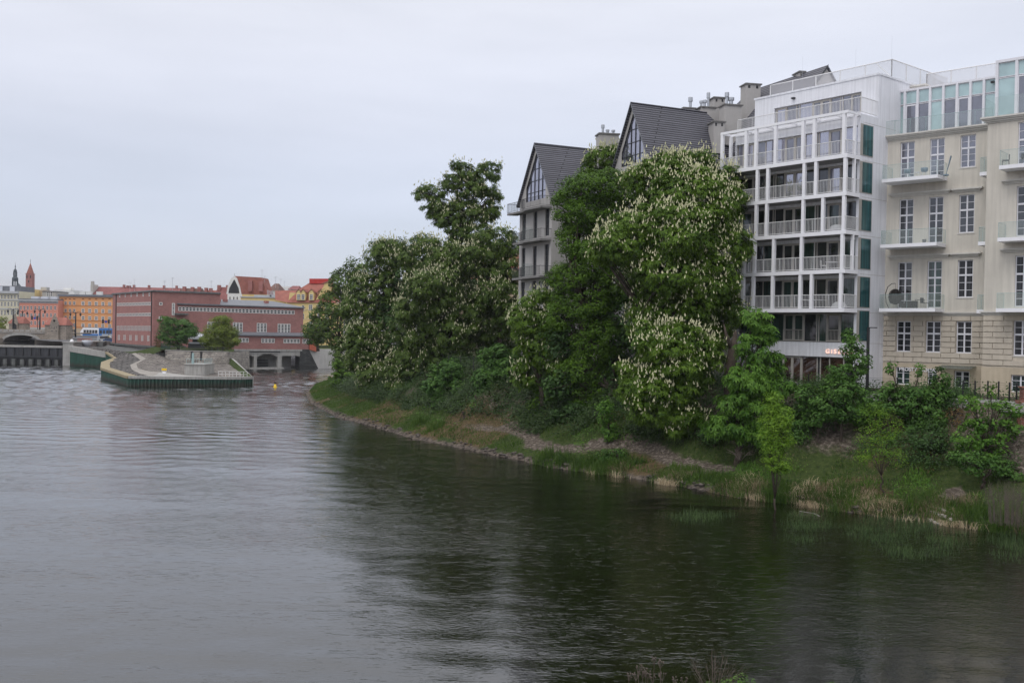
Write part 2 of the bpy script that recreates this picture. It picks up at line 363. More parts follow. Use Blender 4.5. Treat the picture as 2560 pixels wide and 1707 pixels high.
_x = _b.n('ShaderNodeMix', data_type='RGBA'); _b.l(_r.outputs[0], _x.inputs[0]); _b.l(_src, _x.inputs[6]); _x.inputs[7].default_value = (.045, .04, .03, 1); _b.l(_x.outputs[2], _b.p.inputs['Base Color'])
# ================================================================ water and terrain
def water_material():
    m, b = base_mat('river', .03, .5); p = b.p
    p.inputs['Base Color'].default_value = (.0045, .0052, .0020, 1); p.inputs['IOR'].default_value = 1.85
    tc = b.n('ShaderNodeTexCoord')
    def noise(sx, sy, sc, det, dist=0.0, ang=.12):
        mp = b.n('ShaderNodeMapping'); mp.inputs['Scale'].default_value = (sx, sy, 1); mp.inputs['Rotation'].default_value = (0, 0, ang)
        b.l(tc.outputs['Object'], mp.inputs[0]); n = b.n('ShaderNodeTexNoise', i_Scale=sc, i_Detail=det, i_Roughness=.55, i_Distortion=dist); b.l(mp.outputs[0], n.inputs['Vector']); return n.outputs['Fac']
    a = noise(.75, 1.5, 1.25, 3, .4); c = noise(.8, 1.6, 4.6, 3, .3, -.2); d = noise(.3, .6, .55, 2, .2, .5)
    patch = noise(.6, 1.8, .035, 4, .6, -.4)
    def madd(x, k, y=None):
        n = b.n('ShaderNodeMath', operation='MULTIPLY_ADD'); b.l(x, n.inputs[0]); n.inputs[1].default_value = k
        if y is not None: b.l(y, n.inputs[2])
        else: n.inputs[2].default_value = 0
        return n.outputs[0]
    e = noise(.6, 1.7, 2.3, 3, .6, -.05); cr_ = b.n('ShaderNodeMapRange', interpolation_type='SMOOTHSTEP'); b.l(e, cr_.inputs[0]); cr_.inputs[1].default_value = .54; cr_.inputs[2].default_value = .70; cr_.inputs[3].default_value = 0; cr_.inputs[4].default_value = 1
    h = madd(a, .55, madd(c, .50, madd(d, .8, madd(cr_.outputs[0], .28))))
    pm = b.n('ShaderNodeMapRange'); b.l(patch, pm.inputs[0]); pm.inputs[1].default_value = .38; pm.inputs[2].default_value = .62; pm.inputs[3].default_value = .35; pm.inputs[4].default_value = 1.3
    bp = b.n('ShaderNodeBump'); bp.inputs['Distance'].default_value = .042; b.l(h, bp.inputs['Height'])
    sy = b.n('ShaderNodeSeparateXYZ'); b.l(tc.outputs['Object'], sy.inputs[0]); fm_ = b.n('ShaderNodeMapRange'); b.l(sy.outputs[1], fm_.inputs[0]); fm_.inputs[1].default_value = 120; fm_.inputs[2].default_value = 190; fm_.inputs[3].default_value = .68; fm_.inputs[4].default_value = .65   # rougher water below the turbines and weir
    mu = b.n('ShaderNodeMath', operation='MULTIPLY'); b.l(pm.outputs[0], mu.inputs[0]); b.l(fm_.outputs[0], mu.inputs[1]); b.l(mu.outputs[0], bp.inputs['Strength'])
    b.l(bp.outputs[0], p.inputs['Normal'])
    # foam streaks drifting down from the weir and the turbine bays
    fo = noise(.10, 1.2, .55, 6, .8, -.10); f1 = b.n('ShaderNodeMapRange'); b.l(fo, f1.inputs[0]); f1.inputs[1].default_value = .56; f1.inputs[2].default_value = .66; f1.inputs[3].default_value = 0; f1.inputs[4].default_value = .75
    f2 = b.n('ShaderNodeMapRange'); b.l(sy.outputs[1], f2.inputs[0]); f2.inputs[1].default_value = 175; f2.inputs[2].default_value = 240; f2.inputs[3].default_value = 0; f2.inputs[4].default_value = 1
    f3 = b.n('ShaderNodeMath', operation='MULTIPLY'); b.l(f1.outputs[0], f3.inputs[0]); b.l(f2.outputs[0], f3.inputs[1])
    mc = b.n('ShaderNodeMix', data_type='RGBA'); b.l(f3.outputs[0], mc.inputs[0]); mc.inputs[6].default_value = (.0045, .0052, .0020, 1); mc.inputs[7].default_value = (.55, .56, .60, 1); b.l(mc.outputs[2], p.inputs['Base Color'])
    return m
RIVER = water_material()
MB().quad((-900, -40, -.16), (500, -40, -.16), (500, 900, -.16), (-900, 900, -.16)).build('outer_water', RIVER, kind='structure')
def waves():
    st = .42; xs = np.arange(-152, 62, st); ys = np.arange(24, 292, st); X, Y = np.meshgrid(xs, ys); r = np.random.default_rng(21); Zs = np.zeros_like(X)
    for i in range(46):
        L = .98*(3.6**r.random()); k = 2*math.pi/L; a = math.radians(-90+r.normal()*34); s = .0135*r.uniform(.6, 1.2); ph = r.uniform(0, 6.28)
        Zs += (s/k)*np.sin(k*(X*math.cos(a)+Y*math.sin(a))+ph+.6*np.sin(X*.11+i)+.5*np.sin(Y*.09-i))
    P = np.stack([X.ravel(), Y.ravel()], 1); amp = .45+.75*(.55*vnoise(P, .035, 3)+.45*vnoise(P*np.array([1, 2.2]), .09, 5)); far = np.clip((P[:, 1]-70)/110, 0, 1); amp = amp*(.42+.95*far)
    nx, ny = len(xs), len(ys); idx = (np.arange(ny-1)[:, None]*nx+np.arange(nx-1)).ravel(); q = np.stack([idx, idx+1, idx+nx+1, idx+nx], 1)
    o = npmesh('river_water', np.column_stack([P, Zs.ravel()*amp]), q, RIVER, smooth=True); o['kind'] = 'structure'

# right bank: shoreline traced on the water level
D = 1.0884
SHORE_D = [(2640, 1262), (2500, 1246), (2352, 1227.6), (2277, 1215.8), (2158, 1201), (2040, 1189), (1921, 1171), (1817, 1153), (1728, 1144.5), (1693, 1142), (1640, 1131), (1575, 1118), (1500, 1105), (1426, 1094), (1345, 1083), (1263, 1073), (1176, 1052), (1144, 1046.8), (1050, 1027), (950, 1007), (850, 977), (775, 957), (715, 927), (702.5, 904.4)]
shore = [tuple(on_z(u*D, v*D)[:2]) for u, v in SHORE_D]
shore += [(-37.5, 188), (-38.5, 205), (-40, 225), (-43, 245), (-46, 262), (-49, 277)]
SHORE = np.array(shore)
POLY = np.vstack([SHORE, [(-49, 330), (260, 330), (260, 20), (60, 20)]])
def inside(P):
    x, y = P[:, 0], P[:, 1]; r = np.zeros(len(P), bool); n = len(POLY)
    for i in range(n):
        x0, y0 = POLY[i]; x1, y1 = POLY[(i+1) % n]
        if y0 == y1: continue
        c = ((y0 > y) != (y1 > y)) & (x < (x1-x0)*(y-y0)/(y1-y0)+x0); r ^= c
    return r
def shore_dist(P):
    best = np.full(len(P), 1e9); par = np.zeros(len(P))
    for i in range(len(SHORE)-1):
        a, c = SHORE[i], SHORE[i+1]; ab = c-a; L = ab@ab
        t = np.clip(((P-a)@ab)/L, 0, 1); q = a+t[:, None]*ab; dd = np.hypot(*(P-q).T)
        k = dd < best; best[k] = dd[k]; par[k] = i+t[k]
    return np.where(inside(P), best, -best), par
def vnoise(P, sc, seed=0):
    """cheap smooth value noise"""
    x, y = P[:, 0]*sc+seed*17.3, P[:, 1]*sc+seed*7.1; xi, yi = np.floor(x), np.floor(y); fx, fy = x-xi, y-yi
    fx = fx*fx*(3-2*fx); fy = fy*fy*(3-2*fy)
    def h(a, c):
        v = np.sin(a*127.1+c*311.7+seed*3.7)*43758.5453; return v-np.floor(v)
    return (h(xi, yi)*(1-fx)+h(xi+1, yi)*fx)*(1-fy)+(h(xi, yi+1)*(1-fx)+h(xi+1, yi+1)*fx)*fy
def ground(P):
    P = np.asarray(P, float).reshape(-1, 2); d, par = shore_dist(P)
    wob = (vnoise(P, .22, 1)-.5)*2.2+(vnoise(P, .6, 2)-.5)*.7
    dd = d+np.where(d > 1.5, wob*np.clip((d-1.5)/3, 0, 1), 0)
    far = np.clip((P[:, 1]-125)/45, 0, 1)
    near = np.interp(dd, [-6, -2, 0, .35, 1.2, 4.6, 11.2, 13, 400], [-2.5, -.9, -.05, .32, .65, 1.7, 6.7, 6.95, 7.1])
    fr = np.interp(dd, [-6, -2, 0, .35, 1.2, 6, 16, 24, 400], [-2.5, -.9, -.05, .3, .6, 1.4, 4.5, 6.3, 6.8])
    z = near*(1-far)+fr*far
    z += np.where((d > .5) & (d < 14.5), (vnoise(P, .9, 3)-.5)*.28+(vnoise(P, 2.5, 4)-.5)*.10, 0)
    return z, d, par
waves()
def gz(x, y): return float(ground([(x, y)])[0][0])
def terrain():
    st = .6; xs = np.arange(-56, 86, st); ys = np.arange(36, 300, st); X, Y = np.meshgrid(xs, ys); P = np.stack([X.ravel(), Y.ravel()], 1)
    z, d, par = ground(P); nx, ny = len(xs), len(ys); keep = d > -4
    idx = (np.arange(ny-1)[:, None]*nx+np.arange(nx-1)).ravel(); q = np.stack([idx, idx+1, idx+nx+1, idx+nx], 1)
    q = q[keep[q].all(1)]; used = np.unique(q); remap = -np.ones(len(P), int); remap[used] = np.arange(len(used)); q = remap[q]
    V = np.column_stack([P, z])[used]; du = d[used]; Pu = P[used]; pu = par[used]
    # colour classes carried as attributes: r = bare earth, g = dry grass, b = stony edge
    trail = np.exp(-((du-3.5-1.0*np.sin(pu*1.5))/1.0)**2)*np.clip((19.0-pu)/1.0, 0, 1)*np.clip((pu-9.8)/1.2, 0, 1)
    under = np.clip((vnoise(Pu, .12, 6)-.12)*3, 0, 1)*np.clip((du-5)/2, 0, 1)*np.clip((22-pu)/2, 0, 1)
    cob = ((np.abs(pu-4.0) < .12) & (du > 2.6) & (du < 4.6))*1.0
    r = np.clip(np.maximum.reduce([trail, under*.95, cob]), 0, 1)
    g = np.clip((vnoise(Pu, .16, 8)-.50)*4.5, 0, 1)*.8; bl = np.clip(1-(du-.0)/.8, 0, 1)
    m, b = base_mat('bank_ground', .95, .1)
    at = b.n('ShaderNodeVertexColor', layer_name='cls'); sp = b.n('ShaderNodeSeparateColor'); b.l(at.outputs[0], sp.inputs[0])
    tc = b.n('ShaderNodeTexCoord')
    def nn(sc, det=6): n = b.n('ShaderNodeTexNoise', i_Scale=sc, i_Detail=float(det), i_Roughness=.7); b.l(tc.outputs['Object'], n.inputs['Vector']); return n.outputs['Fac']
    nf = nn(3.5)
    gr = ramp(b, nf, [(.3, (.018, .030, .010)), (.55, (.045, .065, .018)), (.75, (.085, .085, .035))])
    so_ = ramp(b, nf, [(.3, (.030, .024, .018)), (.5, (.10, .082, .066)), (.7, (.27, .23, .195))])
    dr = ramp(b, nf, [(.3, (.04, .036, .018)), (.6, (.11, .078, .042)), (.75, (.20, .15, .085))])
    st_ = ramp(b, nn(2.2, 3), [(.35, (.03, .026, .022)), (.6, (.14, .115, .095))])
    def mixc(f, x, y):
        mm = b.n('ShaderNodeMix', data_type='RGBA'); b.l(f, mm.inputs[0]); b.l(x, mm.inputs[6]); b.l(y, mm.inputs[7]); return mm.outputs[2]
    def sharp(f):
        ad = b.n('ShaderNodeMath', operation='ADD'); b.l(f, ad.inputs[0]); b.l(nn(.9, 5), ad.inputs[1])
        k = b.n('ShaderNodeMapRange'); b.l(ad.outputs[0], k.inputs[0]); k.inputs[1].default_value = .85; k.inputs[2].default_value = 1.12; return k.outputs[0]
    c = mixc(sharp(sp.outputs[1]), gr.outputs[0], dr.outputs[0]); c = mixc(sharp(sp.outputs[0]), c, so_.outputs[0]); c = mixc(sharp(sp.outputs[2]), c, st_.outputs[0])
    b.l(c, b.p.inputs['Base Color']); bp = b.n('ShaderNodeBump'); bp.inputs['Strength'].default_value = .8; bp.inputs['Distance'].default_value = .12; b.l(nn(5), bp.inputs['Height']); b.l(bp.outputs[0], b.p.inputs['Normal'])
    o = npmesh('bank_terrain', V, q, m, smooth=True); o['kind'] = 'structure'
    ca = o.data.color_attributes.new('cls', 'FLOAT_COLOR', 'POINT'); ca.data.foreach_set('color', np.column_stack([r, g, bl, np.ones(len(r))]).astype(np.float32).ravel())
terrain()
# street paving behind the bank (flat quayside) and the ground of the city beyond
MB().poly([(62, 44, 6.6), (300, 44, 6.6), (300, 60, 6.6), (84, 60, 6.6)]).build('street_ground', M['asphalt'], kind='structure')
MB().box(85.0, 500, 30, 420, 5.9, 6.65).build('right_city_ground', M['asphalt'], kind='structure')
MB().box(-49.5, 420, 297, 900, 5.5, 6.3).build('far_city_ground', M['asphalt'], kind='structure')
MB().box(-900, -49.5, 405, 900, 5.4, 6.2).build('left_city_ground', M['asphalt'], kind='structure')
hm_ = bpy.data.materials.new('haze'); hm_.use_nodes = True; hn_ = hm_.node_tree; hn_.nodes.clear(); ho_ = hn_.nodes.new('ShaderNodeOutputMaterial'); hv_ = hn_.nodes.new('ShaderNodeVolumePrincipled')
hv_.inputs['Color'].default_value = (.92, .94, 1, 1); hv_.inputs['Density'].default_value = .0001; hv_.inputs['Anisotropy'].default_value = .2; hn_.links.new(hv_.outputs[0], ho_.inputs['Volume'])
MB().box(-950, 560, -60, 960, -6, 62).build('haze', hm_, kind='stuff')
# near bank under the camera
def near_bank():
    xs = np.arange(-14, 40, .6); ys = np.arange(4, 30, .6); X, Y = np.meshgrid(xs, ys); P = np.stack([X.ravel(), Y.ravel()], 1)
    z = np.interp(P[:, 1]+(vnoise(P, .3, 5)-.5)*2-np.clip(P[:, 0]-8, 0, 30)*.12, [4, 16, 21, 25, 30], [4, 3.1, 1.2, -.2, -1.5])
    nx, ny = len(xs), len(ys); idx = (np.arange(ny-1)[:, None]*nx+np.arange(nx-1)).ravel(); q = np.stack([idx, idx+1, idx+nx+1, idx+nx], 1)
    o = npmesh('near_bank_ground', np.column_stack([P, z]), q, M['soil'], smooth=True); o['kind'] = 'structure'
near_bank()
# ================================================================ building helpers
def wall_open(mb, x0, x1, z0, z1, ops, y=0.0, depth=.22, mi=0):
    """front wall skin on plane y with rectangular openings [(xa,xb,za,zb)] and their reveals"""
    xs = sorted({x0, x1, *[a for o in ops for a in o[:2] if x0 < a < x1]}); zs = sorted({z0, z1, *[a for o in ops for a in o[2:] if z0 < a < z1]})
    for i in range(len(xs)-1):
        for k in range(len(zs)-1):
            cx, cz = (xs[i]+xs[i+1])/2, (zs[k]+zs[k+1])/2
            if any(o[0] < cx < o[1] and o[2] < cz < o[3] for o in ops): continue
            mb.quad((xs[i], y, zs[k]), (xs[i+1], y, zs[k]), (xs[i+1], y, zs[k+1]), (xs[i], y, zs[k+1]), mi)
    for a, b, c, d in ops:
        mb.quad((a, y, c), (a, y, d), (a, y+depth, d), (a, y+depth, c), mi); mb.quad((b, y, c), (b, y+depth, c), (b, y+depth, d), (b, y, d), mi)
        mb.quad((a, y, c), (a, y+depth, c), (b, y+depth, c), (b, y, c), mi); mb.quad((a, y, d), (b, y, d), (b, y+depth, d), (a, y+depth, d), mi)
def window(parent, x0, x1, z0, z1, y, nx=2, rows=(.5,), fm='white_frame', gm='glass', fw=.07, mw=.035, transom=None, name='window', pane=True, sill=None):
    """window as one frame mesh with glazing bars, its pane a sub-part; y = plane of the frame's front"""
    m = MB(); t = .06
    m.box(x0, x0+fw, y, y+t, z0, z1); m.box(x1-fw, x1, y, y+t, z0, z1); m.box(x0+fw, x1-fw, y, y+t, z0, z0+fw); m.box(x0+fw, x1-fw, y, y+t, z1-fw, z1)
    for i in range(1, nx):
        xx = x0+(x1-x0)*i/nx; ww = fw*.75 if nx == 2 else mw; m.box(xx-ww, xx+ww, y-.004, y+t-.004, z0+fw, z1-fw)
    if transom:
        zz = z0+(z1-z0)*transom; m.box(x0+fw, x1-fw, y-.02, y+t-.008, zz-fw*.9, zz+fw*.9)
    for r in rows:
        zz = z0+(z1-z0)*r; m.box(x0+fw, x1-fw, y+.008, y+t-.012, zz-mw/2, zz+mw/2)
    o = m.build(name, M[fm], parent)
    MB().quad((x0+fw*.5, y+.045, z0+fw*.5), (x1-fw*.5, y+.045, z0+fw*.5), (x1-fw*.5, y+.045, z1-fw*.5), (x0+fw*.5, y+.045, z1-fw*.5)).build('pane', M[gm], o)
    if sill: MB().box(x0-.08, x1+.08, y-.02-sill, y, z0-.09, z0-.004).build('sill', M['cornice'], o)
    return o
def railing(mb, pts, z0, h=1.08, step=.13, r=.017, top=.035):
    """flat-bar railing along xy points"""
    for a, b in zip(pts[:-1], pts[1:]):
        L = math.dist(a, b); n = max(1, round(L/step)); ux, uy = (b[0]-a[0])/L, (b[1]-a[1])/L
        mb.tube([(a[0], a[1], z0+h), (b[0], b[1], z0+h)], top, 4); mb.tube([(a[0], a[1], z0+.1), (b[0], b[1], z0+.1)], top*.8, 4)
        for i in range(n+1):
            x, y = a[0]+ux*L*i/n, a[1]+uy*L*i/n; mb.tube([(x, y, z0+.1), (x, y, z0+h)], r if i % 12 else r*1.8, 4, cap=False)
def text(name, s, size, mats, parent, loc, rot=(math.pi/2, 0, 0), ext=.03):
    cu = bpy.data.curves.new('t', 'FONT'); cu.body = s; cu.size = size; cu.extrude = ext; cu.offset = size*.012
    t = bpy.data.objects.new('t', cu); me = bpy.data.meshes.new_from_object(t); bpy.data.objects.remove(t)
    o = link_mesh(name, me, mats, parent); o.location = loc; o.rotation_euler = rot; return o

# ================================================================ white apartment building with balcony cage
aW = math.atan2(-.776, .63); fW = frame_at(2108, 78, aW); zbW = 7.0
wb = thing('apartment_building', 'white modern apartment block with stacked white balcony frames and a recessed penthouse', 'building', frame=fW, zb=zbW)
LV = [13.3, 16.35, 19.4, 22.4, 25.35]; XL = -12.5; YW = 1.8
m = MB()
m.box(-12.3, 0, YW+.35, 16, 7, 28.75); m.box(-12.2, 0, 4.65, 16, 28.75, 32.3)
# front walls of every storey: solid strips between the glazing bands
bands = [(7.1, 9.45), (10.62, 13.0)]+[(z+.02, z+2.5) for z in LV]
ops = [(-12.25, -.25, a, b) for a, b in bands]
m2 = MB(); wall_open(m2, -12.3, 0, 7, 28.75, ops, YW, .34); wall_open(m2, -12.2, 0, 28.75, 32.3, [(-10.1, -1.55, 29.05, 31.15)], 4.3, .34)
m2.quad((-12.3, YW, 7), (-12.3, YW, 28.75), (-12.3, YW+.35, 28.75), (-12.3, YW+.35, 7)); m2.quad((-12.2, 4.3, 28.75), (-12.2, 4.3, 32.3), (-12.2, 4.65, 32.3), (-12.2, 4.65, 28.75))
m2.quad((-12.3, YW, 28.75), (0, YW, 28.75), (0, YW+.35, 28.75), (-12.3, YW+.35, 28.75)); m2.quad((-12.2, 4.3, 32.3), (0, 4.3, 32.3), (0, 4.65, 32.3), (-12.2, 4.65, 32.3))
m2.quad((0, YW, 7), (0, YW+.35, 7), (0, YW+.35, 28.75), (0, YW, 28.75)); m2.quad((0, 4.3, 28.75), (0, 4.65, 28.75), (0, 4.65, 32.3), (0, 4.3, 32.3))
m.v_ = None; n0 = len(m.v); m.v += m2.v; m.f += [tuple(i+n0 for i in f) for f in m2.f]; m.m += m2.m
for z in (16.1, 19.15, 22.2, 25.1, 28.1, 10.6, 13.05):   # panel joints on the side face
    m.box(-.004, .006, YW+.36, 7, z-.012, z+.012, 1)
m.box(-12.3, .06, 4.24, 4.3, 32.22, 32.38); m.box(0, .06, 4.3, 16, 32.22, 32.38)
m.box(-12.3, 0, YW-.05, YW, 28.55, 28.82)
m.build('wall', [M['white_panel'], M['greige']], wb)
# side windows with teal curtains
for z in LV+[10.62]:
    g = MB().box(-.02, .035, 2.05, 3.6, z+.12, z+2.62).build('window', M['greige'], wb)
    MB().quad((.045, 2.13, z+.18), (.045, 3.52, z+.18), (.045, 3.52, z+2.56), (.045, 2.13, z+2.56)).build('pane', M['glass_teal'], g)
    MB().box(-.01, .012, YW+.0, 2.04, z+.1, z+2.62).build('window_trim', M['greige'], wb)
# glazing bands: fixed panes and doors
def band(x0, x1, z0, z1, y, doors, mull, gms, fm='greige'):
    edges = sorted([x0, x1]+[d for dd in doors for d in dd]+mull); k = 0
    for a, b in zip(edges[:-1], edges[1:]):
        if b-a < .12: continue
        isd = any(abs(a-d[0]) < .01 and abs(b-d[1]) < .01 for d in doors)
        gm = gms[k % len(gms)]; k += 1
        if isd: window(wb, a, b, z0, z1, y-.03, 2 if b-a > 1.5 else 1, (), fm, gm, .16, .05, name='balcony_door')
        else: window(wb, a, b, z0, z1, y, 1, (), fm, gm, .045)
DO = [(-11.6, -10.4), (-7.2, -5.2), (-2.95, -1.75)]; MU = [-9.2, -8.3, -8.1, -4.1, -3.9]
GM = [['glass', 'glass_green', 'glass', 'glass_green', 'glass'], ['glass_green', 'glass', 'glass', 'glass_green'], ['glass', 'glass_green', 'glass'], ['glass', 'glass', 'glass_sky', 'glass'], ['glass_violet', 'glass_sky', 'glass_violet', 'glass_sky']]
for i, z in enumerate(LV): band(-12.2, -.28, z+.05, z+2.48, YW+.2, DO, MU, GM[i])
band(-12.2, -.28, 10.66, 12.96, YW+.1, [(-6.9, -4.9), (-2.75, -1.5)], [-9.5, -8.2, -3.7, -3.5], ['glass_green', 'glass', 'glass_green'])
band(-12.2, -.28, 7.12, 9.42, YW+.2, [(-7.0, -5.1)], [-11, -9, -3.65, -3.35, -2.5, -1.2], ['glass_shop', 'glass_shop', 'glass'])
band(-10.05, -1.6, 29.08, 31.12, 4.5, [(-10.05, -8.9), (-6.3, -4.5), (-2.6, -1.6)], [-7.9, -7.6, -3.6, -3.4], ['glass_sky', 'glass_violet', 'glass_violet'])
# slabs, columns, railings
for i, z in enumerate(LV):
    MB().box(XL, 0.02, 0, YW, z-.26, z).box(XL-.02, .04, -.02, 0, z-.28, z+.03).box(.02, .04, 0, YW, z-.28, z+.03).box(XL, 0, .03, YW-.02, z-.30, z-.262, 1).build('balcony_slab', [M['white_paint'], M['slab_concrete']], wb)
m = MB(); zt = 28.75
m.box(XL-.02, .04, -.02, .14, zt-.22, zt); m.box(XL-.02, .04, 1.3, 1.42, zt-.22, zt-.01)
m.box(XL, XL+.12, .14, 1.3, zt-.2, zt-.012); m.box(-.1, .02, .14, 1.3, zt-.2, zt-.012)
m.box(-.1, .02, 1.42, YW-.06, zt-.2, zt-.012)
for x in (-10.2, -7.9, -5.6, -3.4, -1.4): m.box(x-.05, x+.05, .14, 1.3, zt-.18, zt-.03)
m.build('pergola_beam', M['white_paint'], wb)
cols = {4: [60, 310, 400, 578, 828, 930, 1200], 3: [150, 397, 493, 823, 930, 1195], 2: [150, 393, 488, 820, 1000, 1190]}
colsE = {1: [188, 268, 418, 636, 955], 0: [60, 183, 263, 415, 632, 720, 950]}
for k in range(5):
    us = [zD(x)[0] for x in cols[k]] if k in cols else [zE(x)[0] for x in colsE[k]]
    z1 = (LV[k+1]-.28) if k < 4 else zt-.22
    for u in us:
        x, _ = fW.hit(u, 300 if k == 4 else 600, 0)
        x = min(max(x, XL+.12), -.1)
        MB().box(x-.13, x+.13, 0, .24, LV[k]+.031, z1).build('column', M['white_paint'], wb)
    if k in (4, 3, 1): MB().box(-.18, .04, 1.0, 1.2, LV[k]+.031, z1).build('column', M['white_paint'], wb)
    if k == 4: MB().box(XL, XL+.22, 1.15, 1.38, LV[k]+.031, z1).build('column', M['white_paint'], wb)
    r = MB(); railing(r, [(XL+.05, YW-.1), (XL+.05, .1), (-.04, .1), (-.04, YW-.05)], LV[k]+.02, 1.08); r.build('railing', M['rail_metal'], wb)
r = MB(); railing(r, [(-12.2, YW+.12), (-.06, YW+.12), (-.06, 4.25)], 28.82, 1.25); r.build('railing', M['rail_metal'], wb, label='railing round the penthouse terrace')
for a, b in ((-6.85, -4.95), (-2.7, -1.55)):
    r = MB(); railing(r, [(a, YW-.03), (b, YW-.03)], 10.62, 1.0); r.build('railing', M['greige'], wb)
# roof screens of perforated sheet
m = MB(); p = MB()
def screen(fr_pts, z0, z1, step=2.4):
    for a, b in zip(fr_pts[:-1], fr_pts[1:]):
        L = math.dist(a, b); n = max(1, round(L/step))
        p.quad((a[0], a[1], z0), (b[0], b[1], z0), (b[0], b[1], z1), (a[0], a[1], z1))
        m.tube([(a[0], a[1], z1), (b[0], b[1], z1)], .05, 4); m.tube([(a[0], a[1], z0+.05), (b[0], b[1], z0+.05)], .04, 4)
        for i in range(n+1):
            x, y = a[0]+(b[0]-a[0])*i/n, a[1]+(b[1]-a[1])*i/n; m.tube([(x, y, z0), (x, y, z1)], .055, 4)
screen([(-12.2, 6.5), (-.2, 6.5), (-.2, 15.5)], 32.3, 33.9); m.tube([(-1.6, 6.5, 33.85), (-.2, 6.5, 32.4)], .03, 4)
sc_ = m.build('roof_screen', M['rail_metal'], wb); p.build('mesh_panel', M['mesh_screen'], sc_)
MB().box(-8.2, -7.9, 4.05, 4.3, 31.62, 31.74).build('security_camera', M['black_paint'], wb)
for x, y, z0_, z1_ in ((-9.5, 7.5, 32.3, 36.2), (-4.6, 8.2, 32.3, 36.0), (-2.0, 9.5, 32.3, 36.8)): MB().tube([(x, y, z0_), (x, y, z1_)], .007, 4).build('lightning_rod', M['galv'], wb)
for i, z in enumerate(LV): MB().box(-4.02, -3.98, YW-.03, YW+.0, z+.02, z+2.5).build('downpipe', M['rail_metal'], wb)
# illuminated shop sign
sg = MB().box(-2.9, -.55, YW-.012, YW-.004, 9.72, 10.42).build('shop_sign', M['white_panel'], wb)
em, eb = base_mat('neon'); eb.p.inputs['Base Color'].default_value = (.9, .6, .5, 1); eb.p.inputs['Emission Color'].default_value = (1, .62, .5, 1); eb.p.inputs['Emission Strength'].default_value = .75
x_, z_ = fW.hit(*zE(830, 1190), YW)
text('lettering', 'G i S E L L E', .5, em, sg, (x_, YW-.05, z_-.12-zbW))
x_, z_ = fW.hit(*zE(812, 1270), YW)

# furniture on the white balconies
def chair(loc, rot, mt, label, group=None):
    c = thing('garden_chair', label, 'chair', loc, rot if rot else .001, group)
    MB().box(-.22, .22, -.22, .22, .42, .46).build('seat', M[mt], c); MB().box(-.22, .22, .2, .24, .46, .85).build('backrest', M[mt], c)
    for sx in (-1, 1):
        for sy in (-1, 1): MB().tube([(sx*.2, sy*.2, .42), (sx*.22, sy*.23, 0)], .014, 5).build('leg', M[mt], c)
    return c
def table(loc, rot, mt, label, w=.35, h=.72, group=None):
    c = thing('balcony_table', label, 'table', loc, rot if rot else .001, group)
    MB().box(-w, w, -w, w, h-.03, h).build('tabletop', M[mt], c)
    for sx in (-1, 1):
        for sy in (-1, 1): MB().tube([(sx*w*.85, sy*w*.85, h-.03), (sx*w*.85, sy*w*.85, 0)], .016, 5).build('leg', M[mt], c)
    return c
def onW(x, y, z): q = fW.wld(x, y); return (q[0], q[1], z)
chair(onW(-2.5, .9, 16.35), aW+2, 'chair_white', 'white balcony chair behind the second railing up, left of the white table')
table(onW(-1.6, .9, 16.35), aW, 'chair_white', 'white balcony table behind the second railing up of the white block', .45, .7)
table(onW(-3.4, .9, 13.3), aW, 'chair_white', 'long white table behind the lowest balcony railing of the white block', .8, .74)
cp = thing('covered_furniture', 'white dust cover domed over furniture on the third balcony up', 'furniture', onW(-1.3, .8, 19.4), aW)
MB().lathe([(.6, 0), (.6, .2), (.5, .42), (.3, .55), (.05, .6)], n=14).build('cover', M['trim_grey'], cp, smooth=True)
cp2 = dup(cp, onW(-1.0, .9, 13.3), aW, 'white dust cover domed over furniture at the right end of the lowest balcony')

# ================================================================ beige tenement house with glass attic
aB = math.atan2(-.682, .731); p_ = at_y(2195, 853, 82); fB = Fr(p_.x, p_.y, aB); zbB = 6.9
bb = thing('tenement_house', 'beige classical house with white windows, glass balconies and a pale glass attic', 'building', frame=fB, zb=zbB)
XR = fB.hit(2463, 600, -2.2)[0]; YR = -2.2; XE = 30
def hx(fr, u, y=0.0, v=700): return fr.hit(u, v, y)[0]
c1 = (hx(fB, zG(275)[0]), hx(fB, zG(391)[0])); c2 = (hx(fB, zG(515)[0]), hx(fB, zG(635)[0])); c3 = (hx(fB, zG(763)[0]), hx(fB, zG(889)[0]))
wins = []
for (a, b) in (c1, c2): wins += [(a, b, 13.5, 17.2, 'f'), (a, b, 18.62, 22.25, 'f'), (a, b, 23.85, 26.85, 'f'), (a, b, 10.0, 12.45, 'w')]
wins += [(c3[0], c3[1], 14.3, 17.2, 'w'), (c3[0], c3[1], 19.3, 22.25, 'w'), (c3[0], c3[1], 24.35, 26.85, 'w'), (c3[0], c3[1], 10.0, 12.45, 'w')]
wins += [(c1[0], c1[1], 7.35, 8.75, 'w'), (hx(fB, zG(735)[0], 0, 960), hx(fB, zG(862)[0], 0, 960), 6.95, 8.62, 'd'), (c2[0]+.2, c2[1]-.2, 7.5, 8.7, 'w')]
rx = hx(fB, 2537, YR); rw = []
for xx in (rx, rx+3.4, rx+6.8): rw += [(xx, xx+1.15, 13.5, 17.2, 'f'), (xx, xx+1.15, 18.62, 22.25, 'f'), (xx, xx+1.15, 23.85, 26.9, 'f'), (xx, xx+1.15, 9.95, 12.5, 'w'), (xx-.1, xx+1.15, 7.3, 8.55, 'w')]
m = MB(); ZC = 13.0
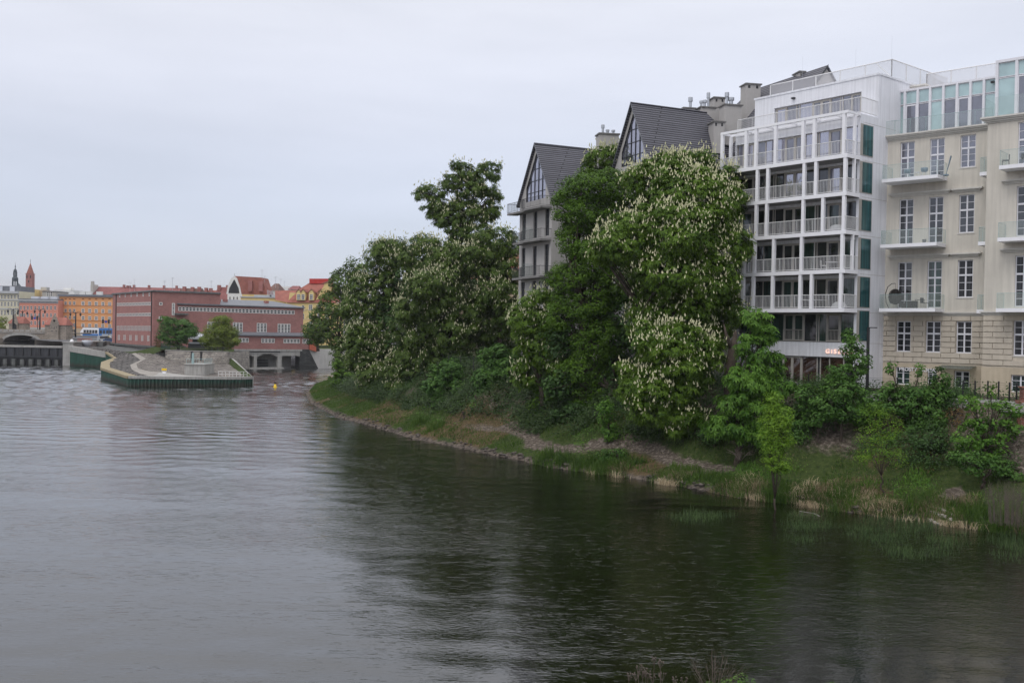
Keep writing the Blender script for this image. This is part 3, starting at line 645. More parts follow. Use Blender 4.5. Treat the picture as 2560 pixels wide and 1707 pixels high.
wall_open(m, 0, XR+.1, ZC, 27.3, [w[:4] for w in wins if w[2] > ZC], 0, .25, 0); wall_open(m, 0, XR+.1, 9.05, ZC, [w[:4] for w in wins if 9 < w[2] < ZC], 0, .25, 1); wall_open(m, 0, XR+.1, 6.9, 9.05, [w[:4] for w in wins if w[2] < 9], -.06, .3, 2)
wall_open(m, XR, XE, ZC, 27.3, [w[:4] for w in rw if w[2] > ZC], YR, .25, 0); wall_open(m, XR, XE, 9.05, ZC, [w[:4] for w in rw if 9 < w[2] < ZC], YR, .25, 1); wall_open(m, XR-.05, XE, 6.9, 9.05, [w[:4] for w in rw if w[2] < 9], YR-.06, .3, 2)
m.box(0.01, XR, .3, 14, 6.9, 27.29); m.box(XR+.02, XE, YR+.3, 14, 6.9, 27.28)
for (z0, z1, mi) in ((ZC, 27.3, 0), (9.05, ZC, 1), (6.9, 9.05, 2)):
    m.quad((XR, YR, z0), (XR, YR, z1), (XR, 0, z1), (XR, 0, z0), mi); m.quad((0, 0, z0), (0, .3, z0), (0, .3, z1), (0, 0, z1), mi)
m.quad((0, -.06, 9.05), (XR, -.06, 9.05), (XR, 0, 9.05), (0, 0, 9.05), 2); m.quad((0, -.06, 6.9), (0, 0, 6.9), (0, 0, 9.05), (0, -.06, 9.05), 2)
m.quad((XR-.05, YR-.06, 9.05), (XE, YR-.06, 9.05), (XE, YR, 9.05), (XR-.05, YR, 9.05), 2)
m.build('wall', [M['beige_render'], M['beige_stone'], M['beige_base']], bb)
# rusticated blocks, raised from the wall with open joints
def rustic(mb, x0, x1, y, ws, z0=9.2, rows=9, rh=.413, bw=1.45):
    for r in range(rows):
        za, zb = z0+r*rh, z0+(r+1)*rh-.065; iv = [(x0, x1)]
        for w in ws:
            if w[2] < zb and w[3] > za:
                n = []
                for a, b in iv:
                    if w[0]-.02 > a: n.append((a, min(b, w[0]-.02)))
                    if w[1]+.02 < b: n.append((max(a, w[1]+.02), b))
                iv = [q for q in n if q[1]-q[0] > .05]
        for a, b in iv:
            x = a; k = 0
            cut = x0+(.7 if r % 2 else 0)
            while x < b-.01:
                nx = cut+bw*math.ceil((x-cut+.02)/bw); nx = min(b, nx); mb.box(x+.022, nx-.022, y-.09, y-.001, za, zb); x = nx
m = MB(); rustic(m, 0.02, XR, 0, [w for w in wins if 9 < w[2] < 13]); m.build('rustication', M['beige_stone'], bb); m = MB(); rustic(m, XR+.0, XR+9, YR, [w for w in rw if 9 < w[2] < 13]); m.build('rustication', M['beige_stone'], bb)
for ws, y in ((wins, 0), (rw, YR)):
    for a, b, c, d, k in ws:
        gm = random.choice(('glass_low', 'glass_low', 'glass', 'glass_green')) if c < 18 else ('glass_violet' if c > 23 else 'glass')
        if k == 'f':
            h = d-c; tz = .645 if h > 3.2 else .58; rows = tuple(tz*q/4 for q in (1, 2, 3))+(tz+(1-tz)*.5,)
            window(bb, a, b, c, d, y+.12, 2, rows, 'white_frame', gm, .075, .035, tz, 'french_window')
        elif k == 'd': window(bb, a, b, c, d, y+.12, 2, (.25, .5, .75), 'white_frame', 'glass_low', .10, .04, None, 'door')
        else:
            tz = .6; window(bb, a, b, c, d, y+.12, 2, (.2, .4, .8) if c > 9 else (.33, .66), 'white_frame', gm if c > 9 else 'glass_green', .075, .035, tz if c > 9 else None, sill=.14)
# cornices and lintel mouldings
def mould(mb, x0, x1, y, z, prof, ends=True):
    zz = z
    for (p, h) in prof:
        mb.box(x0-(p if ends else 0), x1+(p if ends else 0), y-p, y, zz, zz+h-.002); zz += h
m = MB(); mould(m, .0, XR-.25, 0, ZC-.12, [(.08, .10), (.16, .10), (.24, .10)], False); mould(m, XR, XE, YR, ZC-.12, [(.08, .10), (.16, .10), (.24, .10)]); m.build('string_course', M['cornice'], bb)
m = MB(); mould(m, .0, XR-.46, 0, 27.05, [(.08, .10), (.2, .12), (.32, .10), (.42, .12)]); mould(m, XR+.0, XE, YR, 27.05, [(.08, .10), (.2, .12), (.32, .10), (.42, .12)]); m.build('roof_cornice', M['cornice'], bb)
for z in (17.55, 22.55):
    for a, b in ((c1[0]-.45, c2[1]+.35), (c3[0]-.3, c3[1]+.3)):
        m = MB(); mould(m, a, b, 0, z-.1, [(.10, .10), (.2, .08), (.32, .12)]); m.build('lintel_moulding', M['cornice'], bb)
    m = MB(); mould(m, rx-.7, rx+9, YR, z-.1, [(.10, .10), (.2, .08), (.32, .12)]); m.build('lintel_moulding', M['cornice'], bb)
# balconies with glass balustrades
def balcony(x0, x1, y0, y1, z):
    s = MB().box(x0, x1, y0, y1-.005, z-.27, z).build('balcony_slab', M['white_paint'], bb)
    g = MB(); t = .02
    g.quad((x0+.05, y0+.05, z), (x1-.05, y0+.05, z), (x1-.05, y0+.05, z+1.1), (x0+.05, y0+.05, z+1.1))
    g.quad((x0+.05, y0+.05, z), (x0+.05, y1, z), (x0+.05, y1, z+1.1), (x0+.05, y0+.05, z+1.1)); g.quad((x1-.05, y0+.05, z), (x1-.05, y1, z), (x1-.05, y1, z+1.1), (x1-.05, y0+.05, z+1.1))
    g.build('glass_balustrade', M['balcony_glass'], s)
    e = MB(); pts = [(x0+.05, y1), (x0+.05, y0+.05), (x1-.05, y0+.05), (x1-.05, y1)]
    for a, b in zip(pts[:-1], pts[1:]): e.tube([(a[0], a[1], z+1.1), (b[0], b[1], z+1.1)], .012, 4)
    for a in pts+[((x0+x1)/2, y0+.05)]: e.tube([(a[0], a[1], z), (a[0], a[1], z+1.1)], .012, 4)
    e.build('glass_edge', M['blind'], s)
bx0, bx1 = hx(fB, 2199, -2.0), hx(fB, 2339, -2.0)
for z in (13.42, 18.5, 23.7):
    balcony(bx0, bx1, -2.0, 0, z)
    balcony(XR-.62, XR-.003, YR+.35, YR+1.9, z-.12)
    r0 = hx(fB, 2491, YR-1.6); balcony(r0, r0+9, YR-1.6, YR, z-.08)
# glass attic
YA = 1.8; za0, za1 = 27.5, 31.45
m = MB().box(.9, XR+2, YA+.12, 12, 27.28, za1-.02); us = [2233, 2262, 2294, 2325, 2358, 2392, 2425.6, 2459, 2493]
m.build('attic_core', M['white_panel'], bb)
xs = [fB.hit(u, 290, YA)[0] for u in us]; kinds = 'LDKLKDKL'; gl = {'L': 'glass_pale', 'K': 'glass_violet', 'D': 'glass_violet'}
for i, k in enumerate(kinds):
    a, b = xs[i]+.06, xs[i+1]-.06; zm = za0+2.75
    window(bb, a, b, zm+.03, za1-.1, YA, 1, (), 'white_frame', 'glass_pale', .05)
    window(bb, a, b, za0+.02, zm-.03, YA-(.04 if k == 'D' else 0), 1, (), 'white_frame', gl[k], .12 if k == 'D' else .04, name='terrace_door' if k == 'D' else 'window')
m = MB()
for x in xs: m.box(x-.09, x+.09, YA-.12, YA+.1, za0-.1, za1)
m.box(xs[0]-.1, xs[-1], YA-.1, YA+.1, za1-.1, za1+.06); m.box(xs[0]-.09, xs[0]-.02, YA, 12, za0-.2, za1); m.build('attic_frame', M['white_frame'], bb)
MB().quad((-.1, -.32, 27.52), (XR-.3, -.32, 27.52), (XR-.3, -.32, 28.62), (-.1, -.32, 28.62)).quad((-.1, -.32, 27.52), (-.1, 3, 27.52), (-.1, 3, 28.62), (-.1, -.32, 28.62)).build('glass_balustrade', M['balcony_glass'], bb)
m = MB().tube([(-.1, -.32, 28.62), (XR-.3, -.32, 28.62)], .015, 4)
for x in np.linspace(-.1, XR-.3, 8): m.tube([(x, -.32, 27.5), (x, -.32, 28.62)], .014, 4)
m.build('glass_edge', M['blind'], bb)
# taller attic over the projecting wing
ax = fB.hit(2493, 200, YR+2.6)[0]; ya = YR+2.6; zt2 = 32.2
MB().box(ax, XE, ya+.12, 12, 27.27, zt2-.02).build('attic_core', M['white_panel'], bb)
m = MB(); e = [ax, fB.hit(2542, 200, ya)[0]]; e += [e[1]+1.35*(i+1) for i in range(8)]
for x in e: m.box(x-.1, x+.1, ya-.12, ya+.1, 27.45, zt2)
m.box(ax-.1, e[-1], ya-.14, ya+.1, zt2-.1, zt2+.1); m.build('attic_frame', M['white_frame'], bb)
for i in range(len(e)-1):
    a, b = e[i]+.07, e[i+1]-.07; dk = i % 3 == 1
    window(bb, a, b, 31.0, zt2-.1, ya, 1, (), 'white_frame', 'glass_pale', .05); window(bb, a, b, 27.5, 30.95, ya-(.04 if dk else 0), 1, (), 'white_frame', 'glass_violet' if dk else 'glass_pale', .1 if dk else .05)
MB().quad((XR-.1, YR-.3, 27.52), (XE, YR-.3, 27.52), (XE, YR-.3, 28.9), (XR-.1, YR-.3, 28.9)).quad((XR-.1, YR-.3, 27.52), (XR-.1, YR+2, 27.52), (XR-.1, YR+2, 28.9), (XR-.1, YR-.3, 28.9)).build('glass_balustrade', M['balcony_glass'], bb)
m = MB(); p = MB(); screen([(1.6, 12), (1.6, 5.0), (9.6, 5.0), (9.6, 12)], 31.46, 33.35, 1.9); sc_ = m.build('roof_screen', M['rail_metal'], bb); p.build('mesh_panel', M['mesh_screen'], sc_)
MB().box(.3, 2.2, 3.2, 4.6, 31.3, 32.0).box(.2, 2.3, 3.1, 4.7, 32.0, 32.12).build('chimney', M['cornice'], bb)
ca_ = fB.hit(2482, 206, YA-.2); MB().box(ca_[0]-.12, ca_[0]+.12, YA-.35, YA-.12, ca_[1]-.08, ca_[1]+.08).build('security_camera', M['black_paint'], bb)
# canopy over the door, shop name
da, db = hx(fB, zG(735)[0], 0, 960), hx(fB, zG(862)[0], 0, 960)
MB().prism([(da-.9, -.07, 9.0), (db+.5, -.07, 9.0), (db+.5, -1.5, 8.8), (da-.9, -1.5, 8.8)], (0, 0, .03)).build('door_canopy', M['canopy_glass'], bb)
t0 = fB.hit(*zG(287, 1262), -.07)
text('lettering', 'PROSTY', .40, M['sign_white'], bb, (t0[0], -.1, t0[1]-zbB)); t1 = fB.hit(*zG(455, 1270), -.07)
text('lettering', 'DOŁEK', .40, M['sign_white'], bb, (t1[0], -.1, t1[1]-zbB))
t2 = fB.hit(*zG(425, 1262), -.07)
m = MB()
for i in range(9):
    a = i*.7; m.prism([(t2[0]+.18*math.cos(a)-.06, -.09, t2[1]+.1+.2*math.sin(a)), (t2[0]+.18*math.cos(a)+.06, -.09, t2[1]+.1+.2*math.sin(a)), (t2[0]+.18*math.cos(a), -.09, t2[1]+.28+.2*math.sin(a))], (0, -.03, 0))
m.build('emblem', M['rope_yellow'], bb)
# balcony furniture
def onB(x, y, z): q = fB.wld(x, y); return (q[0], q[1], z)
def bxu(xg, y=-1.0): return hx(fB, zG(xg)[0], y)
eg = thing('hanging_chair', 'black wicker egg chair hanging from a curved stand on the lowest glass balcony', 'chair', onB(bxu(258), -1.0, 13.42), aB)
m = MB(); rr = np.random.default_rng(3)
for k in range(12):
    a = 2*math.pi*k/12; m.tube([(.52*math.sin(t)*math.cos(a), .52*math.sin(t)*math.sin(a)*.9, .95-.62*math.cos(t)*1.0) for t in np.linspace(.15, 3.0, 9)], .014, 4, cap=False)
for t in np.linspace(.3, 2.9, 13):
    m.tube([(.52*math.sin(t)*math.cos(a), .47*math.sin(t)*math.sin(a), .95-.62*math.cos(t)) for a in np.linspace(0, 2*math.pi, 15)], .016, 4, cap=False)
m.lathe([(.05, .36), (.36, .42), (.49, .7), (.5, .95), (.42, 1.2), (.25, 1.42), (.06, 1.55)], n=12); m.tube([(0, 0, 1.55), (0, 0, 2.0)], .012, 4); m.build('basket', M['wicker'], eg)
MB().tube([(-.5, 0, .03), (-.72, 0, .5), (-.8, 0, 1.2), (-.62, 0, 1.75), (-.3, 0, 2.0), (0, 0, 2.02)], .03, 6).lathe([(.5, 0), (.5, .04)], -.1, 0, 14).build('stand', M['black_paint'], eg)
table(onB(bxu(465), -1.1, 13.42), aB, 'black_paint', 'small black folding table beside the hanging chair balcony door', .3, .7)
chair(onB(bxu(502), -1.1, 13.42), aB+1.4, 'black_paint', 'black folding chair on the lowest glass balcony, right of the small table')
ob = thing('outdoor_sofa', 'low black wicker seat between the hanging chair and the folding table', 'sofa', onB(bxu(375), -1.0, 13.42), aB)
MB().box(-.5, .5, -.35, .35, .05, .4).build('seat', M['wicker'], ob); MB().box(-.5, .5, .25, .36, .4, .62).build('backrest', M['wicker'], ob)
def bxt(xf, y=-1.0): return hx(fB, zF(xf)[0], y)
for xx, lb in ((300, 'blue grey shell chair at the left of the top glass balcony'), (450, 'blue grey shell chair by the right french window of the top glass balcony')):
    c = thing('shell_chair', lb, 'chair', onB(bxt(xx), -1.1, 23.7), aB+.6)
    MB().lathe([(.12, .42), (.24, .45), (.28, .6), (.27, .74), (.25, .74), (.2, .5), (.05, .46)], n=12).build('seat', M['chair_blue'], c, smooth=True)
    for sx in (-1, 1):
        for sy in (-1, 1): MB().tube([(sx*.1, sy*.1, .43), (sx*.22, sy*.22, 0)], .013, 5).build('leg', M['galv'], c)
table(onB(bxt(385), -1.1, 23.7), aB, 'chair_white', 'small pale table between two shell chairs on the top glass balcony', .2, .45)
um = thing('closed_parasol', 'closed slim parasol leaning at the right corner of the top glass balcony', 'parasol', onB(bxt(635), -.9, 23.7), aB)
MB().tube([(0, 0, .1), (.35, 0, 1.5)], [.02, .06], 6).lathe([(.22, 0), (.2, .1), (.03, .14)], n=10).build('parasol', M['chair_blue'], um)
pt = thing('plant_pot', 'small grey plant pot on the middle glass balcony beside the right door', 'pot', onB(bxu(505), -1.5, 18.5), aB); MB().lathe([(.12, 0), (.17, .3), (.15, .3)], n=10).build('pot', M['slab_concrete'], pt)
rxx = hx(fB, zN(270)[0], YR-.8, 400)
chair(onB(rxx, YR-.9, 23.62), aB-1.2, 'dark_metal', 'dark metal chair on the upper right balcony, left of its neighbour', 'metal chairs on the right upper balcony')
chair(onB(rxx+1.3, YR-.9, 23.62), aB+.5, 'dark_metal', 'dark metal chair beside the door of the upper right balcony, right of its neighbour', 'metal chairs on the right upper balcony')

# ================================================================ grey gabled houses
aG = math.atan2(-.907, .42)
def gable_house(frm, w, ze, zr, depth, label, floors, zb=6.9, rend=None):
    """front wall x in [-w,0] on y=0, ridge runs along +y"""
    t = thing('gabled_house', label, 'building', frame=frm, zb=zb); xm = -w/2
    m = MB(); m.box(-w, 0, .3, depth, zb, ze)
    ops = [(x0, x1, z0, z1) for (x0, x1, z0, z1) in floors]
    wall_open(m, -w, 0, zb, ze, ops, 0, .25); m.quad((-w, 0, zb), (-w, .3, zb), (-w, .3, ze), (-w, 0, ze)); m.quad((0, 0, zb), (0, .3, zb), (0, .3, ze), (0, 0, ze))
    sl = (zr-ze)/(w/2)
    # gable triangle round the tall glazed opening
    gx = w*.30; top = zr-.9
    def lim(x): return zr-.35-sl*abs(x-xm)
    gz0 = ze-.5
    m.poly([(-w, 0, ze), (xm-gx, 0, ze), (xm-gx, 0, lim(xm-gx)-.5), (-w+.02, 0, ze+.05)]); m.poly([(0, 0, ze), (-.02, 0, ze+.05), (xm+gx, 0, lim(xm+gx)-.5), (xm+gx, 0, ze)])
    gt = [(xm-gx, lim(xm-gx)-.5), (xm, lim(xm)-.5), (xm+gx, lim(xm+gx)-.5)]
    m.poly([(-w+.02, 0, ze+.05), (xm-gx, 0, gt[0][1]), (xm, 0, gt[1][1]), (xm, 0, zr)]); m.poly([(xm, 0, zr), (xm, 0, gt[1][1]), (xm+gx, 0, gt[2][1]), (-.02, 0, ze+.05)])
    m.poly([(-w, .2, ze), (0, .2, ze), (xm, .2, zr-.1)]); m.poly([(-w, depth, ze), (0, depth, ze), (xm, (8.5 if depth == 14 else depth), zr-.05)])
    m.build('wall', M['grey_render'], t)
    # glazed gable
    f = MB(); g = MB(); g.poly([(xm-gx, .12, ze), (xm+gx, .12, ze), (xm+gx, .12, gt[2][1]), (xm, .12, gt[1][1]), (xm-gx, .12, gt[0][1])])
    def fl(x): return lim(x)-.5
    for i in range(6):
        x = xm-gx+2*gx*i/5; f.box(x-.035, x+.035, .05, .11, ze, fl(x))
    zz = ze+.9
    while zz < fl(xm)-.3:
        hw = min(gx, (fl(xm)-zz)/sl); f.box(xm-hw, xm+hw, .06, .105, zz-.03, zz+.03); zz += 1.25
    for s in (-1, 1): f.tube([(xm, .08, fl(xm)), (xm+s*gx, .08, fl(xm+s*gx))], .05, 4)
    w_ = f.build('gable_window', M['dark_metal'], t); g.build('pane', M['glass_sky'], w_)
    for (x0, x1, z0, z1) in floors: window(t, x0, x1, z0, z1, .14, 2, (.22, .42, .62, .82), 'dark_metal', 'glass', .06, .03, name='french_window')
    # roof with thickness, verge trim
    rend = rend or depth
    for s in (-1, 1):
        xe = xm+s*(w/2+.25); zee = ze-sl*.25+.0; r = MB()
        pts = [(xm, -.3, zr+.12), (xe, -.3, zee+.12), (xe, depth, zee+.12), (xm, rend, zr+.12)]
        r.prism(pts, (0, 0, -.16)); r.build('roof', M['roof_tile_dark'], t)
        v = MB().prism([(xm, -.34, zr+.16), (xe, -.34, zee+.16), (xe, -.34, zee+.02), (xm, -.34, zr+.02)], (0, .035, 0)); v.build('verge_board', M['sheet_roof'], t)
    MB().tube([(xm, -.3, zr+.14), (xm, rend, zr+.14)], .10, 6).build('ridge_tiles', M['roof_tile_dark'], t)
    return t
fG1 = frame_at(1374, 105.5, aG)
def g1x(u): return hx(fG1, u, 0, 550)
ops1 = []
for z0, z1 in ((21.3, 24.2), (17.2, 20.4), (13.6, 16.6)): ops1 += [(-7.3, -6.35, z0, z1), (-4.4, -3.5, z0, z1), (-1.6, -.6, z0, z1)]
g1 = gable_house(fG1, 7.95, 25.4, 31.4, 15, 'left grey house with steep dark tiled roof, glazed gable and three tiers of balconies', ops1)
for z in (24.35, 20.9, 17.0):
    q = [(-8.6 if z > 24 else -7.3, 0), (-9.0 if z > 24 else -7.4, -1.1), (-4.6, -1.0), (-4.3, -1.5), (-.15, -1.25), (-.05, 0)]
    s = MB().prism([(a, b-.0, z-.22) for a, b in q], (0, 0, .22)).build('balcony_slab', M['slab_concrete'], g1)
    r = MB(); railing(r, q, z, 1.05, .16, .012, .025); r.build('railing', M['dark_metal'], s)
    if z < 24: MB().quad((-4.35, -.1, z), (-4.35, -1.4, z), (-4.35, -1.4, z+1.5), (-4.35, -.1, z+1.5)).build('privacy_screen', M['balcony_glass'], s)
fG2 = frame_at(1618, 94, aG)
g2 = gable_house(fG2, 6.6, 27.4, 33.2, 14, 'middle grey house with steep dark tiled roof rising behind the chestnut crown', [(-1.8, -.8, 22.5, 25.4), (-5.6, -4.6, 22.5, 25.4)], rend=8.6)
# wing wall between
def pix_box(t, fr, y0, y1, ua, ub, va, vb, mats, name, cap=.12, pots=()):
    x0 = fr.hit(ua, (va+vb)/2, y0)[0]; x1 = fr.hit(ub, (va+vb)/2, y0)[0]; zt_ = fr.hit((ua+ub)/2, va, y0)[1]; z0 = fr.hit((ua+ub)/2, vb, y0)[1]
    m = MB().box(x0, x1, y0, y1, z0-2, zt_-cap).box(x0-.12, x1+.12, y0-.12, y1+.12, zt_-cap, zt_, 1); c = m.build(name, [M['grey_render'], M['slab_concrete']], t)
    for k in pots:
        xx = x0+(x1-x0)*k[0]; yy = y0+(y1-y0)*.5
        MB().lathe([(k[1], zt_), (k[1], zt_+k[2]*.6), (k[1]*1.5, zt_+k[2]*.62), (k[1]*1.5, zt_+k[2]*.95), (k[1]*1.2, zt_+k[2])], xx, yy, 10).build('chimney_pot', M['galv'], c, smooth=False)
    return c
aS = math.atan2(.403, .915)  # frames facing the viewer for the chimneys
q = at_y(1523, 350, 104); fc = Fr(q.x, q.y, aS*.4)
t = thing('chimney_stack', 'square grey chimney stack with three metal pots between the two steep grey gables', 'chimney', frame=fc, zb=24)
pix_box(t, fc, 0, 1.5, 1499, 1547, 333, 372, None, 'stack', .14, ((.25, .13, 1.0), (.5, .14, .5), (.8, .14, .5)))
# rear house with its long dark roof
p3 = at_y(2066, 167, 95); fG3 = Fr(p3.x, p3.y, aG); zr3 = p3.z
g3 = thing('rear_house', 'grey house behind the white block with long dark tiled roof and several chimneys', 'building', frame=fG3, zb=6.9)
m = MB(); sl = 1.25; hw = 6.4; L3 = 15.5
m.box(-L3, 0, -hw+.2, hw, 6.9, zr3-sl*hw); m.poly([(-.02, -hw+.2, zr3-sl*hw), (-.02, hw, zr3-sl*hw), (-.02, 0, zr3-.1)]); m.build('wall', M['grey_render'], g3)
for s in (-1, 1):
    MB().prism([(.2, 0, zr3+.1), (-11.5, 0, zr3+.1), (-L3-.2, s*hw, zr3-sl*hw+.1), (.2, s*hw, zr3-sl*hw+.1)], (0, 0, -.16)).build('roof', M['roof_tile_dark'], g3)
MB().prism([(-L3-.2, -hw, zr3-sl*hw+.1), (-L3-.2, hw, zr3-sl*hw+.1), (-11.5, 0, zr3+.1)], (0, 0, -.1)).build('roof', M['roof_tile_dark'], g3)
MB().prism([(.24, -hw, zr3-sl*hw-.1), (.24, 0, zr3-.1), (.24, 0, zr3+.16), (.24, -hw, zr3-sl*hw+.16)], (.04, 0, 0)).build('verge_board', M['dark_metal'], g3)
for (ua, ub, va, vb, Y, pots) in ((1866, 1902, 209, 262, 101, ()), (1786, 1813, 243, 285, 104, ()), (1812, 1855, 261, 325, 99, ((.25, .14, 1.3), (.5, .2, .8))), (1753, 1790, 267, 330, 101.5, ((.15, .13, .7), (.38, .14, .8), (.62, .12, 1.6))), (1785, 1812, 303, 345, 98, ()), (2000, 2012, 178, 188, 98, ()), (1710, 1738, 269, 280, 101.5, ((.75, .15, 1.2),))):
    q = at_y((ua+ub)/2, va, Y); fc = Fr(q.x, q.y, aS*.45)
    x0, _ = fc.hit(ua, va, 0); x1, _ = fc.hit(ub, va, 0); zt_ = fc.hit((ua+ub)/2, va, 0)[1]; z0 = fc.hit((ua+ub)/2, vb, 0)[1]-1.5
    mm = MB()
    def loc3(x, y): w_ = fc.wld(x, y); return fG3.loc(w_)
    for (xa, xb, ya_, yb, za_, zb_, mi) in ((x0, x1, 0, 1.4, z0, zt_-.12, 0), (x0-.12, x1+.12, -.12, 1.52, zt_-.12, zt_, 1)):
        P = [loc3(xa, ya_), loc3(xb, ya_), loc3(xb, yb), loc3(xa, yb)]; mm.prism([(a, b, za_) for a, b in P], (0, 0, zb_-za_), mi)
    if not pots:
        for k in (.2, .75): P = [loc3(x0+(x1-x0)*(k-.08), -.01), loc3(x0+(x1-x0)*(k+.08), -.01)]; mm.quad((*P[0], zt_-.5), (*P[1], zt_-.5), (*P[1], zt_-.2), (*P[0], zt_-.2), 2)
    c = mm.build('chimney', [M['grey_render'], M['slab_concrete'], M['black_paint']], g3)
    for k in pots:
        P = loc3(x0+(x1-x0)*k[0], .6); MB().lathe([(k[1], zt_), (k[1], zt_+k[2]*.6), (k[1]*1.6, zt_+k[2]*.62), (k[1]*1.6, zt_+k[2]*.95), (k[1]*1.2, zt_+k[2])], P[0], P[1], 10).build('chimney_pot', M['galv'], c)
# street fence above the bank (posts and wires), parallel to the house fronts
fp = []
for u, v in ((2600, 1010), (2541, 1003), (2523, 1001.5), (2496, 998), (2469, 997), (2437, 996), (2407, 996)):
    fp.append(on_z(u, v, 6.95))
q0 = fp[-1]; dB = Vector((-.731, .682, 0)); n = 26
for i in range(1, n): fp.append(q0+dB*2.3*i if i < 6 else fp[-1]+Vector((-.63, .776, 0))*2.4)
t = thing('street_fence', 'dark post and wire fence along the quay edge in front of the houses', 'fence', tuple(fp[0]))
for p in fp: MB().box(p.x-.04, p.x+.04, p.y-.04, p.y+.04, 6.7, 8.2).build('post', M['black_paint'], t)
m = MB()
for a, b in zip(fp[:-1], fp[1:]):
    for k in range(8): m.tube([(a.x, a.y, 7.05+k*.15), (b.x, b.y, 7.05+k*.15)], .009, 3, cap=False)
m.build('wires', M['dark_metal'], t)
t = thing('quay_kerb', 'pale concrete kerb wall under the street fence', 'wall', tuple(fp[0]))
m = MB()
for a, b in zip(fp[:9], fp[1:10]):
    d = (b-a).normalized(); nrm = Vector((-d.y, d.x, 0))*.18
    m.prism([tuple(a-nrm+Vector((0, 0, -.75))), tuple(b-nrm+Vector((0, 0, -.75))), tuple(b+nrm+Vector((0, 0, -.75))), tuple(a+nrm+Vector((0, 0, -.75)))], (0, 0, .72))
m.build('kerb', M['concrete_light'], t)
# brick pier at the right edge, dark street lamp
p = at_y(2577, 1000, 66.5); t = thing('brick_pier', 'orange red brick pier at the right edge of the bank', 'pier', (p.x, p.y, 0))
g0 = 6.2; zt_ = CAMH+ (ray(2553, 966).z/ray(2553, 966).y)*66.5
MB().box(p.x-.60, p.x+2, p.y, p.y+.6, g0-1.5, zt_-1.15).box(p.x-.70, p.x+2.1, p.y-.1, p.y+.7, zt_-1.15, zt_-.95).box(p.x-.46, p.x+2, p.y+.06, p.y+.6, zt_-.95, zt_-.1).box(p.x-.54, p.x+2.1, p.y+.0, p.y+.66, zt_-.1, zt_).build('brickwork', M['brick_pier'], t)
x, z = fW.hit(2171, 820, -1.5); w_ = fW.wld(x, -1.5); t = thing('street_lamp', 'tall black street lamp with flat head between the white block and the beige house', 'lamp', (w_[0], w_[1], 7))
zt_ = z+.0; MB().box(w_[0]-.09, w_[0]+.09, w_[1]-.09, w_[1]+.09, 7, zt_).build('pole', M['black_paint'], t); MB().box(w_[0]-.06, w_[0]+.62, w_[1]-.12, w_[1]+.12, zt_-.0, zt_+.07).build('lamp_head', M['black_paint'], t)
# bicycle by the shop door
bx = onW(-7.2, 1.2, 7.05); t = thing('bicycle', 'black bicycle leaning beside the shop door under the white block', 'bicycle', bx, aW+.4)
for x in (-.5, .5): MB().tube([(x+.33*math.cos(a), 0, .35+.33*math.sin(a)) for a in np.linspace(0, 2*math.pi, 17)], .022, 5).build('wheel', M['tyre'], t)
MB().tube([(-.5, 0, .35), (-.15, 0, .85), (.35, 0, .82), (.5, 0, .35)], .018, 5).tube([(-.15, 0, .85), (0, 0, .33), (.35, 0, .8)], .018, 5).tube([(.35, -.25, 1.0), (.35, .25, 1.0)], .015, 5).tube([(.35, 0, .8), (.35, 0, 1.0)], .015, 5).build('frame', M['dark_metal'], t)
MB().box(-.27, -.03, -.06, .06, .9, .95).build('saddle', M['black_paint'], t)
# ================================================================ left half: power station, island, weir, bridge, town
WCACHE = {}
def far_window(parent, x, z, w, h, y, fm='w_white', gm='glass_far', nx=2, rows=1, fw=None, side=False, name='window'):
    """one small window: frame and pane in one mesh (shared), its own object"""
    key = (round(w, 2), round(h, 2), fm, gm, nx, rows, side)
    if key not in WCACHE:
        m = MB(); f = fw or max(.10, w*.12)
        m.box(-w/2, w/2, -.05, 0, -h/2, -h/2+f).box(-w/2, w/2, -.05, 0, h/2-f, h/2).box(-w/2, -w/2+f, -.05, 0, -h/2+f, h/2-f).box(w/2-f, w/2, -.05, 0, -h/2+f, h/2-f)
        for i in range(1, nx): xx = -w/2+w*i/nx; m.box(xx-f*.4, xx+f*.4, -.045, 0, -h/2+f, h/2-f)
        for i in range(1, rows+1): zz = -h/2+h*i/(rows+1); m.box(-w/2+f, w/2-f, -.04, 0, zz-f*.4, zz+f*.4)
        m.quad((-w/2+f, -.012, -h/2+f), (w/2-f, -.012, -h/2+f), (w/2-f, -.012, h/2-f), (-w/2+f, -.012, h/2-f), 1)
        if side: m.v = [(-b, a, c) for a, b, c in m.v]
        me = bpy.data.meshes.new(name); me.from_pydata(m.v, [], m.f); me.polygons.foreach_set('material_index', m.m); me.materials.append(M[fm]); me.materials.append(M[gm]); WCACHE[key] = me
    o = bpy.data.objects.new(name, WCACHE[key]); COL.objects.link(o); o.parent = parent; s = SHIFT.get(root_of(parent).name, (0, 0, 0)); o.location = (x, y, z-s[2]); return o
